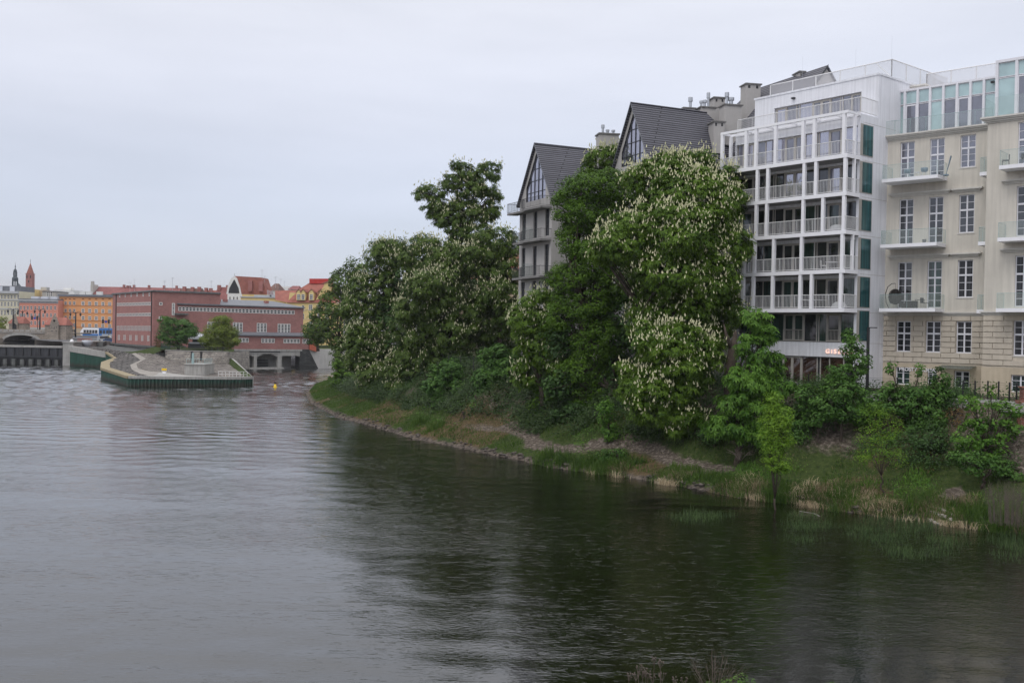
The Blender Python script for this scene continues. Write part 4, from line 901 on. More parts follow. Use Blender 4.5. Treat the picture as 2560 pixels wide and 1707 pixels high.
# ---- tall brick block
aT = math.atan2(-.814, .581); p = at_y(381.6, 860, 252.4); fT = Fr(p.x, p.y, aT); zT = 19.9
XT = fT.hit(281, 800, 0)[0]; YT = 8.2
tb = thing('brick_tower_block', 'tall flat-roofed dark red brick block with rows of small white windows', 'building', frame=fT, zb=2.0)
m = MB(); m.box(XT, 0, 0, YT+9, 5.9, zT-.35); m.build('wall', M['brick_red'], tb)
MB().box(XT-.35, .35, -.35, YT+9, zT-.35, zT-.1).box(XT-.2, .2, -.2, YT+9, zT-.1, zT+.05, 1).build('roof', [M['concrete_dark'], M['sheet_roof']], tb)
MB().box(XT-.3, .5, -.5, YT, 5.45, 5.9).box(XT+.5, -1, .4, YT-1, -1, 5.45, 1).build('plinth', [M['concrete_dark'], M['concrete']], tb)
for x in (-33.6*.0+XT+4.2, -1.1): MB().tube([(x, -.12, 5.9), (x, -.12, zT-.3)], .12, 6).build('downpipe', M['dark_metal'], tb)
def trow(ys, x0, x1, n, w, h, **k):   # zoom B row: y at left/right, x range
    for i in range(n):
        f = (i+.5)/n; xx, yy = x0+(x1-x0)*f, ys[0]+(ys[1]-ys[0])*f; lx, z = fT.hit(*zB(xx, yy), 0)
        far_window(tb, lx, z, w, h, -.02, 'w_white', 'dark_pane', **k)
for xx, yy in ((234, 388), (289, 384), (347, 382), (405, 379), (464, 378), (524, 376)): lx, z = fT.hit(*zB(xx, yy), 0); far_window(tb, lx, z, .9, .95, -.02, 'w_white', 'dark_pane', nx=1, rows=0, fw=.2)
trow((475, 467), 205, 548, 24, .95, .85, nx=1, rows=0, fw=.17); trow((578, 572), 205, 547, 24, .95, .85, nx=1, rows=0, fw=.17); trow((705, 709), 203, 545, 25, .62, 1.3, nx=1, rows=2, fw=.1)
for xx in (219, 232, 275, 288, 333, 346, 390, 403, 449, 461, 508, 520): lx, z = fT.hit(*zB(xx, 797+(xx-219)*.03), 0); far_window(tb, lx, z, .6, 1.45, -.02, 'w_white', 'dark_pane', nx=1, rows=3, fw=.12)
for xx, yy, w, h, r in ((635, 468, .8, .75, 0), (631, 607, .8, .75, 0), (758, 521, .75, 3.1, 8)): yl, z = fT.hitx(*zB(xx, yy), 0); far_window(tb, .02, z, w, h, yl, nx=1, rows=r, side=True, fw=.17)
# ---- long turbine hall
aP = math.atan2(.581, .814); p = at_y(444, 800, 256); fP = Fr(p.x, p.y, aP); zP = 16.75
XP = fP.hit(758, 800, 0)[0]
ph = thing('turbine_hall', 'long low dark red brick turbine hall with grey metal roof over concrete water bays', 'building', frame=fP, zb=0)
YAX = -3.0; xa0 = fP.hit(560, 850, YAX)[0]; xa1 = fP.hit(772, 850, YAX)[0]
MB().box(0, XP, 0, 22, 5.2, zP-.25).box(xa0, xa1, YAX, -.01, 5.25, 8.75).box(XP+.01, xa1, -.01, 10, 5.25, 9.0).build('wall', M['brick_red'], ph)
MB().box(-.2, XP+.4, -.5, 22, zP-.25, zP).add([(-.2, -.55, zP), (XP+.45, -.55, zP), (XP-6, 8, zP+1.7), (-.2, 8, zP+1.7), (-.2, 22, zP), (XP+.45, 22, zP)], [(0, 1, 2, 3), (3, 2, 5, 4), (1, 5, 2)]).box(xa0-.1, xa1+.3, YAX-.5, -.02, 8.75, 9.0).prism([(xa0-.1, YAX-.5, 9.0), (xa1+.3, YAX-.5, 9.0), (xa1+.3, -.02, 9.7), (xa0-.1, -.02, 9.7)], (0, 0, .06)).build('roof', M['sheet_roof'], ph)
for xx in (1052, 1232, 1299, 1704): lx = fP.hit(zB(xx)[0], 750, 2)[0]; MB().box(lx-.5, lx+.5, 4, 5.2, zP+.4, zP+1.6).build('chimney', M['church_brick'], ph)
for i in range(33):
    f = i/32; lx, z = fP.hit(*zB(823+(1930-823)*f, 517+(553-517)*f), 0); far_window(ph, lx, z, .82+.1*f, 1.05+.05*f, -.02, nx=1, rows=1, fw=.14)
for g_ in ((1356, 1388, 1421), (1591, 1624, 1657), (1795, 1827, 1859, 1889), (1106, 1143, 1178)):
    for xx in g_: lx, z = fP.hit(*zB(xx, 702+(xx-1388)*.025), 0); far_window(ph, lx, z, .86, 2.75, -.02, nx=1, rows=6, fw=.13)
for xx in (1413, 1447, 1481, 1635, 1668, 1702, 1735, 1852, 1884, 1917, 1950, 1982, 2038, 2071, 1190): lx, z = fP.hit(*zB(xx, 824+(xx-1413)*.018), YAX); far_window(ph, lx, z, .86, 1.2, YAX-.02, nx=1, rows=2, fw=.14)
lx, z = fP.hit(*zB(830, 571), 0); MB().box(lx-1.6, lx+1.6, -1.2, 0, z-.15, z+.25).build('door_hood', M['concrete_dark'], ph)
# concrete substructure with bays
m = MB(); ub = lambda u, v=900: fP.hit(u, v, YAX)[0]
zb0, zb1 = 3.85, 5.25
m.box(ub(560), xa1-2.0, YAX-.3, 8, 4.75, 5.24)
m.box(ub(577), ub(694), YAX-.15, YAX+.5, 4.05, 4.45)
for a, b in ((576, 581), (635, 642), (694, 704)): m.box(ub(a), ub(b), YAX-.1, YAX+1.4, -1.5, 4.745)
m.box(ub(704), ub(749), YAX-.15, YAX+.6, 3.5, 4.74); m.box(ub(560), ub(749)-.5, 1.6, 2.2, -1.5, 4.74)
m.box(ub(560), ub(704)+.4, YAX-.8, YAX+1.0, -1.5, .42)
# haunches at the pier heads
for c_, s_ in ((581, 1), (635, -1), (642, 1), (694, -1), (704, 1), (749, -1)):
    x = ub(c_); m.prism([(x, YAX, 4.05), (x+s_*2.0, YAX, 4.05), (x, YAX, 3.2)], (0, 1.0, 0))
m.build('water_bays', M['concrete'], ph)
m = MB()
for a, b in ((581, 635), (642, 694)):
    for k in range(5): m.box(ub(a)+.3, ub(b)-.3*0-1.2*(a > 600), .6, .85, .5+k*.42, .72+k*.42)
m.build('trash_rack', M['dark_metal'], ph)
MB().box(ub(583), ub(694)+.6, YAX-.28, YAX-.16, 4.46, 4.74).build('crane_rail', M['black_paint'], ph)
# wing walls right of the hall
qa = thing('stone_wing_wall', 'dark stained sloping stone wall right of the last water bay', 'wall', frame=fP, zb=0)
x0, x1, x2 = ub(749), ub(772), fP.hit(797, 921, YAX)[0]
MB().prism([(x0, YAX, -1), (x2+.4, YAX, -1), (x1, YAX, 5.2), (x0, YAX, 5.2)], (0, 3, 0)).build('stonework', M['stone_dark'], qa)
qb = thing('quay_wall', 'pale grey concrete quay wall right of the power station', 'wall', frame=fP, zb=0)
MB().prism([(x2+.3, YAX+.3, -1), (x2+40, YAX-1, -1), (x2+40, YAX+1.5, 5.3), (x1-.3, YAX+.3, 5.3)], (0, 2.6, 0)).build('concrete_face', M['concrete_light'], qb)
MB().box(x1+4, x2+90, 0, 90, 4.8, 5.25).build('quay_lawn', M['bank_ground'] if 'bank_ground' in M else M['soil'], kind='structure', shift=(0, 0, 0)).parent = None
o_ = bpy.data.objects['quay_lawn']; o_.location = (fP.o.x, fP.o.y, 0); o_.rotation_euler = (0, 0, fP.a)
qr = thing('orange_wall', 'smooth orange red wall at the right end of the turbine hall', 'wall', frame=fP, zb=5)
xo0, xo1 = fP.hit(773, 850, YAX)[0], fP.hit(792, 850, YAX)[0]; MB().prism([(xo0+.05, YAX-.4, 8.6), (xo0+.05, YAX-.4, 5.2), (xo1, YAX-.4, 4.6), (xo1, YAX-.4, 8.1)], (0, 5, 0)).build('render_face', M['wall_orange_red'], qr)
# ---- island
def P3(u, v, Y): return tuple(at_y(u, v, Y))
cop = [P3(175.4, 866.3, 266), P3(266.6, 881, 255), P3(289, 895.7, 245), P3(256.8, 907, 222), P3(255.4, 921, 205), P3(321.6, 942.3, 180), P3(460, 944, 182), P3(602, 944.8, 186), P3(631, 943.6, 189)]
crv = [P3(270, 871, 262), P3(329, 883.6, 238), P3(352, 900, 224), P3(325, 911.7, 212), P3(330, 924, 200), P3(350, 934, 190), P3(383, 942.5, 183)]
def strip(L1, L2, name, mt, kind='structure', bump=0, sub=8, jit=0.0):
    """ruled surface between two polylines, subdivided"""
    def samp(L, t):
        d = [0]
        for a, b in zip(L[:-1], L[1:]): d.append(d[-1]+math.dist(a, b))
        x = t*d[-1]
        for i in range(len(L)-1):
            if x <= d[i+1]+1e-6: f = (x-d[i])/max(1e-6, d[i+1]-d[i]); return Vector(L[i]).lerp(Vector(L[i+1]), f)
        return Vector(L[-1])
    n = 40; m = MB(); V = []
    for i in range(n+1):
        a, b = samp(L1, i/n), samp(L2, i/n)
        for j in range(sub+1):
            q = a.lerp(b, j/sub); 
            if 0 < j < sub: q.z += random.uniform(-jit, jit)
            V.append(tuple(q))
    F = [(i*(sub+1)+j, (i+1)*(sub+1)+j, (i+1)*(sub+1)+j+1, i*(sub+1)+j+1) for i in range(n) for j in range(sub)]
    m.add(V, F); return m.build(name, M[mt], kind=kind)
strip(cop[:6], crv, 'stone_revetment', 'riprap_dark', jit=.12, sub=14)
ap_b = [P3(330, 924, 200), P3(400, 930, 196), P3(461, 936.5, 192), P3(524, 941.5, 188), P3(612, 941.5, 191)]
strip([cop[5], cop[6], cop[7], cop[8]], [crv[6]]+ap_b[1:], 'apron_paving', 'concrete', sub=4)
strip(crv[1:], [P3(338, 882, 240), P3(366, 896, 227), P3(341, 909, 214), P3(345, 921, 202), P3(372, 927, 198), P3(400, 930, 196)], 'pale_path', 'path_stone', sub=3)
wb_ = [P3(385, 884, 238), P3(413, 893, 231), P3(435, 906.5, 225), P3(462, 911, 222), P3(515, 911, 222), P3(572.6, 910.6, 224)]
strip([P3(338, 882, 240), P3(366, 896, 227), P3(341, 909, 214), P3(345, 921, 202)]+ap_b[1:], wb_[0:1]+wb_, 'stone_embankment', 'riprap', jit=.10, sub=12)
strip([P3(290, 878, 257), P3(329, 883, 242), P3(385, 884.5, 237)], [P3(315, 880, 254), P3(350, 878, 249), P3(388, 866, 246), P3(413, 872, 240)], 'grass_slope', 'bank_ground', sub=6)
MB().poly([P3(400, 872, 240), P3(413.5, 876, 232), P3(571, 880, 226), P3(585, 880, 240), P3(585, 872, 262), P3(400, 866, 256)]).build('island_lawn', M['bank_ground'], kind='structure')
MB().poly([P3(170, 851, 300), P3(182, 863, 269), P3(266, 878, 257), P3(300, 880, 256), P3(329, 882, 243), P3(360, 876, 249), P3(281, 866, 290), P3(180, 848, 330)]).build('lock_side_ground', M['concrete_dark'], kind='structure')
# street between tower block and bridge
MB().poly([(-91, 292, 5.75), (-70, 292, 5.75), (-60, 420, 6.1), (-260, 420, 6.1), (-170, 345, 5.9), (-138, 300, 5.75)]).build('tram_street', M['asphalt'], kind='structure')
t = thing('garden_wall', 'weathered grey stone retaining wall of the island garden with two vertical dark channels', 'wall', P3(413, 893, 231))
top = [P3(413.5, 876, 231), P3(462, 877.5, 224), P3(571, 880, 225)]; bot = [P3(413, 894, 231), P3(435, 909, 224.9), P3(462, 913, 222.2), P3(515, 913, 222.2), P3(572.6, 912.6, 224.2)]
m = MB(); tp = [top[0], P3(435, 876.7, 227.5), top[1], P3(515, 878.7, 224.2), top[2]]
for i in range(4):
    m.quad(bot[i], bot[i+1], tp[i+1], tp[i]); b0, b1 = tp[i], tp[i+1]; m.quad(b0, b1, (b1[0], b1[1]+.8, b1[2]), (b0[0], b0[1]+.8, b0[2]))
    m.prism([(b0[0], b0[1]-.12, b0[2]), (b1[0], b1[1]-.12, b1[2]), (b1[0], b1[1]+.5, b1[2]), (b0[0], b0[1]+.5, b0[2])], (0, 0, .14), 1)
rt = [tp[4], bot[4], (bot[4][0]+1.5, bot[4][1]+12, 1.0), (tp[4][0]+1, tp[4][1]+14, tp[4][2])]; m.quad(*rt)
m.build('stonework', [M['stone_wall'], M['concrete']], t)
for xa in (1020, 1193):
    a = P3(*zI(xa-9, 725), 221.6); b = P3(*zI(xa+9, 895), 221.6); MB().box(a[0], b[0], 221.4, 222.2, b[2], a[2]).build('channel', M['black_paint'], t)
t = thing('garden_railing', 'thin dark railing along the top of the island garden wall', 'railing', tp[0])
m = MB()
for a, b in zip(tp[:-1], tp[1:]):
    a, b = Vector(a), Vector(b); n = max(1, round((b-a).length/1.3))
    for zz in (.5, 1.0): m.tube([a+Vector((0, .2, zz)), b+Vector((0, .2, zz))], .025, 4, cap=False)
    for i in range(n): q = a.lerp(b, i/n); m.tube([q+Vector((0, .2, 0)), q+Vector((0, .2, 1.05))], .03, 4, cap=False)
m.build('bars', M['dark_metal'], t)
MB().poly([tuple(Vector(P3(*q_))-Vector((0, 0, .25))) for q_ in ((505, 911, 223), (590, 911, 226), (618, 943, 191), (520, 942.5, 188))]).build('embankment_base', M['riprap'], kind='structure')
# concrete block with steel platform and steps
a = P3(461, 942, 190.5); b = P3(511, 912, 190.5); t = thing('gauge_block', 'stained concrete block with small rusted platform below the garden wall', 'concrete block', a)
MB().box(a[0], b[0], 190.5, 197, a[2]-.8, b[2]).box(a[0]-.1, b[0]+.1, 190.3, 197.2, b[2], b[2]+.12).build('block', M['concrete'], t)
m = MB(); railing(m, [(a[0]+.2, 191), (b[0]-.2, 191), (b[0]-.2, 196)], b[2]+.1, 1.0, .5, .02, .03); m.box(a[0]+1.2, a[0]+1.5, 191, 191.4, b[2], b[2]+2.2); m.build('platform_rail', M['blind'], t)
s0 = P3(513, 942, 190); s1 = P3(513, 914, 204); t = thing('stone_stairs', 'narrow stone stairs rising beside the stained concrete block', 'stairs', s0)
m = MB(); n = 12
for i in range(n): xa = s0[0]+(s1[0]-s0[0])*i/n; m.box(xa, xa+1.0, s0[1]+(s1[1]-s0[1])*i/n, s0[1]+(s1[1]-s0[1])*(i+1)/n+.05, s0[2]-1.2, s0[2]+(2.2-s0[2]+.4)*(i+1)/n)
m.build('steps', M['stone_wall'], t)
t = thing('ramp_wall', 'pale sloping stone wall running down to the tip of the island', 'wall', P3(631, 943, 190))
A_, B_ = P3(577, 895, 226), P3(631, 942, 190); C_, D_ = P3(583, 895, 230), P3(634, 944, 190.5)
m = MB(); m.quad(P3(570.5, 880, 225.2), P3(580, 886, 229), A_, P3(572.6, 913, 224)); m.quad(A_, B_, D_, C_); m.quad(C_, D_, (D_[0], D_[1], -1), (C_[0], C_[1], -1)); m.quad(A_, (A_[0], A_[1], -1), (B_[0], B_[1], -1), B_); m.quad(B_, (B_[0], B_[1], -1), (D_[0], D_[1], -1), D_)
m.build('stonework', M['concrete'], t)
strip([P3(572, 909, 224), P3(612, 942, 191)], [A_, B_], 'grass_strip', 'bank_ground', sub=3)
t = thing('apron_railing', 'white rusty steel railing near the tip of the concrete apron', 'railing', P3(546, 941, 190))
m = MB(); a, b, c = Vector(P3(546, 942, 190)), Vector(P3(618, 943, 190)), Vector(P3(598, 942.5, 190))
for zz in (.55, 1.05): m.tube([a+Vector((0, 0, zz)), b+Vector((0, 0, zz))], .03, 4)
for i in range(9): q = a.lerp(b, i/8); m.tube([q, q+Vector((0, 0, 1.05))], .035, 4)
m.build('bars', M['chair_white'], t)
# sheet piling
t = thing('sheet_pile_wall', 'green corrugated steel sheet piling with ochre coping round the island', 'wall', cop[0])
m = MB(); cp_ = MB()
for i in range(len(cop)-1):
    a, b = Vector(cop[i]), Vector(cop[i+1]); L = (b.xy-a.xy).length; d = (b-a); n = max(1, round(L/.62)); dh = Vector((d.x, d.y, 0)).normalized(); nr = Vector((dh.y, -dh.x, 0))
    if nr.y > 0 and i not in (2,): nr = nr
    drop = 1.3 if i == 0 else .28
    prof = []
    for k in range(n):
        for f, o_ in ((0, 0), (.3, 0), (.5, .3), (.8, .3)):
            q = a+d*((k+f)/n)+nr*(o_-.1); prof.append(q)
    prof.append(b-nr*.1)
    for q0_, q1_ in zip(prof[:-1], prof[1:]): m.quad((q0_.x, q0_.y, -1.2), (q1_.x, q1_.y, -1.2), (q1_.x, q1_.y, q1_.z-drop), (q0_.x, q0_.y, q0_.z-drop))
    w = 1.5 if i in (1, 2, 3, 4) else .7
    cp_.prism([tuple(a+nr*.35-Vector((0, 0, drop))), tuple(b+nr*.35-Vector((0, 0, drop))), tuple(b-nr*w-Vector((0, 0, drop))), tuple(a-nr*w-Vector((0, 0, drop)))], (0, 0, drop+.20), 0 if 0 < i < 5 else 1)
m.build('steel_piles', M['green_steel'], t); cp_.build('coping', [M['rope_yellow'], M['concrete']], t)
# sign boards on the apron
q = P3(410, 939, 188); t = thing('yellow_sign', 'yellow warning board on two posts on the concrete apron', 'sign', q); zs = P3(410, 923.5, 188)[2]
MB().box(q[0]-.45, q[0]-.40, q[1]+.06, q[1]+.12, q[2]-.2, zs+.3).box(q[0]+.40, q[0]+.45, q[1]+.06, q[1]+.12, q[2]-.2, zs+.3).build('post', M['rail_metal'], t)
MB().box(q[0]-.47, q[0]+.47, q[1], q[1]+.05, zs-.2, zs+.22).build('board', M['sign_yellow'], t); MB().box(q[0]-.3, q[0]+.3, q[1], q[1]+.05, zs-.75, zs-.35).build('plate', M['sign_white'], t)
# buoy
q = on_z(687.7, 968, 0); t = thing('buoy', 'small yellow river buoy with dark top mark', 'buoy', tuple(q))
MB().lathe([(.2, -.3), (.38, -.1), (.4, .1), (.22, .2), (.2, .55), (.16, .6)], q.x, q.y, 12).build('float', M['sign_yellow'], t, smooth=True); MB().lathe([(.13, .6), (.15, .85), (.08, .95)], q.x, q.y, 8).build('top_mark', M['black_paint'], t)
# shed in the island garden
q = P3(470, 870, 243); e = P3(545, 872, 250); t = thing('garden_pavilion', 'low dark open pavilion with whitish roof edge between the two island trees', 'pavilion', q)
zs = q[2]; MB().box(q[0], e[0], 243, 250, zs, zs+1.1).build('counter', M['dark_metal'], t); MB().box(q[0], e[0], 243.3, 250, zs+1.1, zs+1.45, 0).box(q[0]-.3, e[0], 242.6, 250.5, zs+2.2, zs+2.9, 0).prism([(q[0]-.3, 242.6, zs+2.9), (e[0], 242.6, zs+2.9), (e[0], 250, zs+3.4), (q[0]-.3, 250, zs+3.6)], (0, 0, .1)).build('roof', M['shed_white'], t)
MB().box(q[0]+.1, e[0]-.1, 246, 250, zs+1.4, zs+2.2).build('interior', M['black_paint'], t)
# ---- weir
fW2 = frame_at(-60, 268, 0.0); xw1 = at_y(156, 880, 268).x
wr = thing('weir', 'dark stained steel weir gates below a concrete walkway at the left edge', 'weir', (xw1-60, 268, 0))
m = MB(); m.box(xw1-60, xw1, 268.6, 270, -1, 2.4).box(xw1-60, xw1, 267.9, 271, 4.55, 5.05, 2).box(xw1-60, xw1, 268.3, 270, 2.3, 4.55, 1)
m.build('gates', [M['black_paint'], M['weir_steel'], M['concrete']], wr)
for i in range(18):
    x = xw1-1.5-2.3*i; MB().box(x-.14, x+.14, 268.0, 268.28, 2.0, 4.5).build('gate_rib', M['black_paint'], wr); MB().box(x-.5, x+.5, 267.7, 268.55, -.5, 1.35+.1*(i % 2)).build('energy_block', M['concrete_dark'], wr)
MB().box(xw1-60, xw1, 267.9, 268.5, 1.9, 2.25).build('beam', M['dark_metal'], wr)
p0, p1 = at_y(156, 880, 266), at_y(183, 880, 266); t = thing('concrete_pier', 'tall pale concrete pier between the weir and the green piling', 'pier', (p0.x, 266, 0))
MB().box(p0.x+.1, p1.x, 266, 290, -1.5, 6.0).box(p0.x-.1, p1.x+.2, 265.8, 290, 6.0, 6.3).build('pier_body', M['concrete'], t); MB().lathe([(.5, 6.3), (.5, 6.5), (.3, 6.9), (.05, 7.0)], (p0.x+p1.x)/2+.4, 267.5, 10).build('white_cap', M['sign_white'], t)
MB().quad((-900, 270.5, 4.45), (p1.x, 270.5, 4.45), (-100, 420, 4.45), (-900, 420, 4.45)).build('upper_water', MAT['river'], kind='structure')
# ---- stone arch bridge
YB = 330; kx = lambda u: at_y(u, 830, YB).x
kz = lambda u, v: at_y(u, v, YB).z
br = thing('stone_bridge', 'sandstone arch bridge with solid parapet crossing behind the weir', 'bridge', (kx(50), YB, 0))
xl, xr = kx(-130), kx(172); ac = kx(53); aw = (kx(97)-kx(9))/2; zsp = 5.0; zc = kz(52, 837.5); zt_ = kz(55, 823)
def arch(x):
    t = (x-ac)/aw; return zsp+(zc-zsp)*math.sqrt(max(0, 1-t*t)) if abs(t) < 1 else None
m = MB(); xs = sorted(set(list(np.linspace(ac-aw, ac+aw, 25))+[xl, xr]))
for a, b in zip(xs[:-1], xs[1:]):
    za, zb = arch(a+1e-6), arch(b-1e-6)
    if za is None or zb is None or a < ac-aw-.01 or b > ac+aw+.01: za = zb = -1
    m.quad((a, YB, za), (b, YB, zb), (b, YB, zt_), (a, YB, zt_))
    if za > 0: m.quad((a, YB, za), (a, YB+18, za), (b, YB+18, zb), (b, YB, zb))
m.box(xl, xr, YB+.4, YB+.9, zt_-.3, zt_-.01); m.quad((xl, YB, zt_), (xr, YB, zt_), (xr, YB+.9, zt_), (xl, YB+.9, zt_)); m.quad((xl, YB+.9, zt_-1.1), (xr, YB+.9, zt_-1.1), (xr, YB+18, zt_-1.1), (xl, YB+18, zt_-1.1)); m.box(xl, xr, YB+17, YB+18, zc+.5, zt_-.9)
m.build('masonry', M['bridge_stone'], br)
m = MB(); m.box(xl, xr, YB-.25, YB-.01, zt_-1.25, zt_-1.0)
pts = [(ac+aw*1.0*math.cos(t), zsp+(zc-zsp)*math.sin(t)) for t in np.linspace(math.pi, 0, 21)]
for (a, za), (b, zb) in zip(pts[:-1], pts[1:]): m.prism([(a, YB-.15, za), (b, YB-.15, zb), (ac+(b-ac)*1.06, YB-.15, zsp+(zb-zsp)*1.0+.75), (ac+(a-ac)*1.06, YB-.15, zsp+(za-zsp)*1.0+.75)], (0, .14, 0))
for i in range(22): x = xl+(xr-xl)*(i+.5)/22; m.box(x-.7, x+.7, YB-.06, YB-.005, zt_-.75, zt_-.2)
m.build('stone_trim', M['concrete'], br)
for ua_, ub_ in ((96, 172), (-20, 9)): MB().box(kx(ua_), kx(ub_), YB-2.5, YB-.3, 2, 5.9).build('pier_footing', M['bridge_stone'], br)
def kiosk(ua, ub, vr, ve, vb, lab, Y=YB-3, door=False):
    xa, xb = at_y(ua, ve, Y).x, at_y(ub, ve, Y).x; zr, ze, z0 = at_y(ua, vr, Y).z, at_y(ua, ve, Y).z, at_y(ua, vb, Y).z; w = xb-xa
    t = thing('bridge_kiosk', lab, 'kiosk', (xa, Y, z0), group='stone gate kiosks on the bridge')
    c = (xa+xb)/2; g = w*.17
    MB().box(xa, xb, Y, Y+5, z0, ze).box(c-g*1.15, c+g*1.15, Y-.8, Y, z0, ze).prism([(c-g*1.3, Y-.85, ze-.1), (c+g*1.3, Y-.85, ze-.1), (c+g*.35, Y-.85, zr+.3), (c, Y-.85, zr+1.0), (c-g*.35, Y-.85, zr+.3)], (0, .6, 0)).build('wall', M['bridge_stone'], t)
    r = MB(); yy = Y+2.5; i = w*.12
    r.add([(xa-.3, Y-.4, ze), (xb+.3, Y-.4, ze), (xb+.3, Y+5.4, ze), (xa-.3, Y+5.4, ze), (xa+i, yy, zr), (xb-i, yy, zr)], [(0, 1, 5, 4), (1, 2, 5), (2, 3, 4, 5), (3, 0, 4)]); r.build('roof', M['roof_red'], t)
    d = MB()
    if door: d.prism([(c-.7, Y-.86, z0), (c+.7, Y-.86, z0), (c+.7, Y-.86, z0+1.4), (c, Y-.86, z0+2.1), (c-.7, Y-.86, z0+1.4)], (0, .02, 0))
    else:
        d.lathe([(.38, 0), (.38, .02)], n=12); d.v = [(a+c, Y-.87-z*0+b*0, b+(zr+ze)/2+.1) for a, b, z in d.v]
        for dx, zz, w_, h_ in ((0, .55, .2, .8), (-.75, .75, .2, .35), (.75, .75, .2, .35), (-.7, -.45, .5, .22), (.7, -.45, .5, .22)): MB().box(c+dx-w_/2-(.0), c+dx+w_/2, Y-.83, Y-.79, ze-.9+zz-h_/2-.6, ze-.9+zz+h_/2-.6).build('opening', M['black_paint'], t)
    d.build('opening', M['black_paint'], t); return t
kiosk(112, 165, 792.5, 812, 849, 'square stone kiosk with red hipped roof on the right bridge pier')
kiosk(22, 57, 791, 808, 823, 'stone kiosk with red roof and arched doorway at the left bridge end', YB+6, True)
# lamps, signals
def lamp(u, vt, vb, Y, lab):
    a, b = at_y(u, vt, Y), at_y(u, vb, Y); t = thing('street_lamp', lab, 'lamp', tuple(b), group='two-armed lamp posts along the bridge street')
    MB().tube([(b.x, b.y, b.z-.8), (b.x, b.y, a.z)], [.28, .16], 6).build('pole', M['black_paint'], t)
    for s in (-1, 1):
        m = MB().tube([(a.x, a.y, a.z-.7), (a.x+s*.8, a.y, a.z+.1), (a.x+s*1.6, a.y, a.z+.15), (a.x+s*1.7, a.y, a.z-.3)], .08, 5).build('arm', M['black_paint'], t)
        MB().lathe([(.12, a.z-.3), (.35, a.z-.6), (.35, a.z-.75), (.2, a.z-1.3), (.1, a.z-1.35)], a.x+s*1.7, a.y, 8).build('lantern', M['dark_metal'], t)
lamp(32.5, 772, 822, 335, 'dark two-armed lamp post rising behind the left stone kiosk'); lamp(56, 777, 812, 352, 'dark two-armed lamp post in front of the pink house, just right of the left kiosk')
lamp(99.5, 773, 826, 336, 'dark two-armed lamp post left of the right stone kiosk'); lamp(188.7, 780, 837, 338, 'dark two-armed lamp post in front of the orange house')
def signal(u, v, Y, arm, lab):
    p = at_y(u, v, Y); t = thing('traffic_signal', lab, 'traffic light', tuple(p))
    MB().tube([(p.x, p.y, 5.8), (p.x, p.y, p.z+.8)], .1, 5).tube([(p.x, p.y, p.z), (p.x+arm, p.y, p.z)], .07, 5).build('mast', M['black_paint'], t)
    for k in (0, arm): MB().box(p.x+k-.3, p.x+k+.3, p.y-.3, p.y-.05, p.z-.7, p.z+.7).build('signal_head', M['black_paint'], t)
    MB().box(p.x+arm*.3, p.x+arm*.7, p.y-.2, p.y-.1, p.z-.45, p.z+.35).build('blue_sign', M['sign_blue'], t)
signal(272.5, 804, 345, -2.0, 'overhead traffic lights with blue sign in front of the orange house'); signal(94, 795, 350, -1.9, 'traffic lights with small blue sign in front of the pink house')
# tram
pa, pb = at_y(202, 837, 400), at_y(300, 838, 396); z0 = 6.1
t = thing('tram', 'blue and white articulated tram passing in front of the orange house', 'tram', (pa.x, 400, z0))
def tramcar(x0, x1, front, blue):
    m = MB(); pr = [(x0+(1.0 if front else 0), z0+.4), (x1, z0+.4), (x1, z0+3.5), (x0+(1.3 if front else 0), z0+3.5), (x0+(.3 if front else 0), z0+2.0), (x0, z0+1.0)] if front else [(x0, z0+.4), (x1, z0+.4), (x1, z0+3.5), (x0, z0+3.5)]
    m.prism([(a, 398.8, b) for a, b in pr], (0, 2.4, 0)); b = m.build('body', M['tram_blue' if blue else 'sign_white'], t)
    w = MB(); n = 5
    for i in range(n): a = x0+(1.6 if front else .3)+(x1-x0-(1.9 if front else .6))*i/n; w.box(a, a+(x1-x0-2)/n*.85, 398.74, 398.8, z0+1.35, z0+2.75)
    w.build('windows', M['glass'], b); MB().box(x0+1.2, x1-.1, 398.75, 398.8, z0+.45, z0+1.2).build('side_stripe', M['tram_blue' if not blue else 'car_silver'], b); MB().box(x0+1.2, x1-.1, 398.9, 401, z0+3.5, z0+3.75).build('roof_units', M['car_silver'], b)
xt = pa.x; tramcar(xt, xt+7.6, True, False); tramcar(xt+7.75, xt+14.8, False, True); tramcar(xt+14.95, xt+22, False, True)
# cars
def car(u, v, Y, mt, L, H, lab, van=False):
    p = at_y(u, v, Y); t = thing('parked_car', lab, 'car', tuple(p)); x, y, z = p
    if van: pr = [(0, .35), (L, .35), (L, 1.0), (L*.93, 1.15), (L*.78, H), (.15, H), (0, 1.0)]
    else: pr = [(0, .35), (L, .35), (L, .85), (L*.78, .95), (L*.62, H), (L*.25, H), (L*.1, .95), (0, .85)]
    MB().prism([(x+a, y, z+b) for a, b in pr], (0, 1.75, 0)).build('body', M[mt], t)
    MB().prism([(x+L*.2, y-.02, z+1.0), (x+L*.74, y-.02, z+1.0), (x+L*(.70 if van else .6), y-.02, z+H-.12), (x+L*.22, y-.02, z+H-.12)], (0, .03, 0)).build('side_windows', M['glass'], t)
    for k in (.2, .8):
        m = MB().lathe([(.33, 0), (.33, .22)], n=14); m.v = [(a+x+L*k, y-.05+c, z+.33+b) for a, b, c in m.v]; m.build('wheel', M['tyre'], t)
car(242, 854.5, 300, 'car_silver', 4.3, 1.85, 'silver minivan parked left of the blue car beside the brick block', True); car(257, 856, 296, 'car_blue', 4.2, 1.45, 'dark blue car parked between the silver minivan and the brick block')
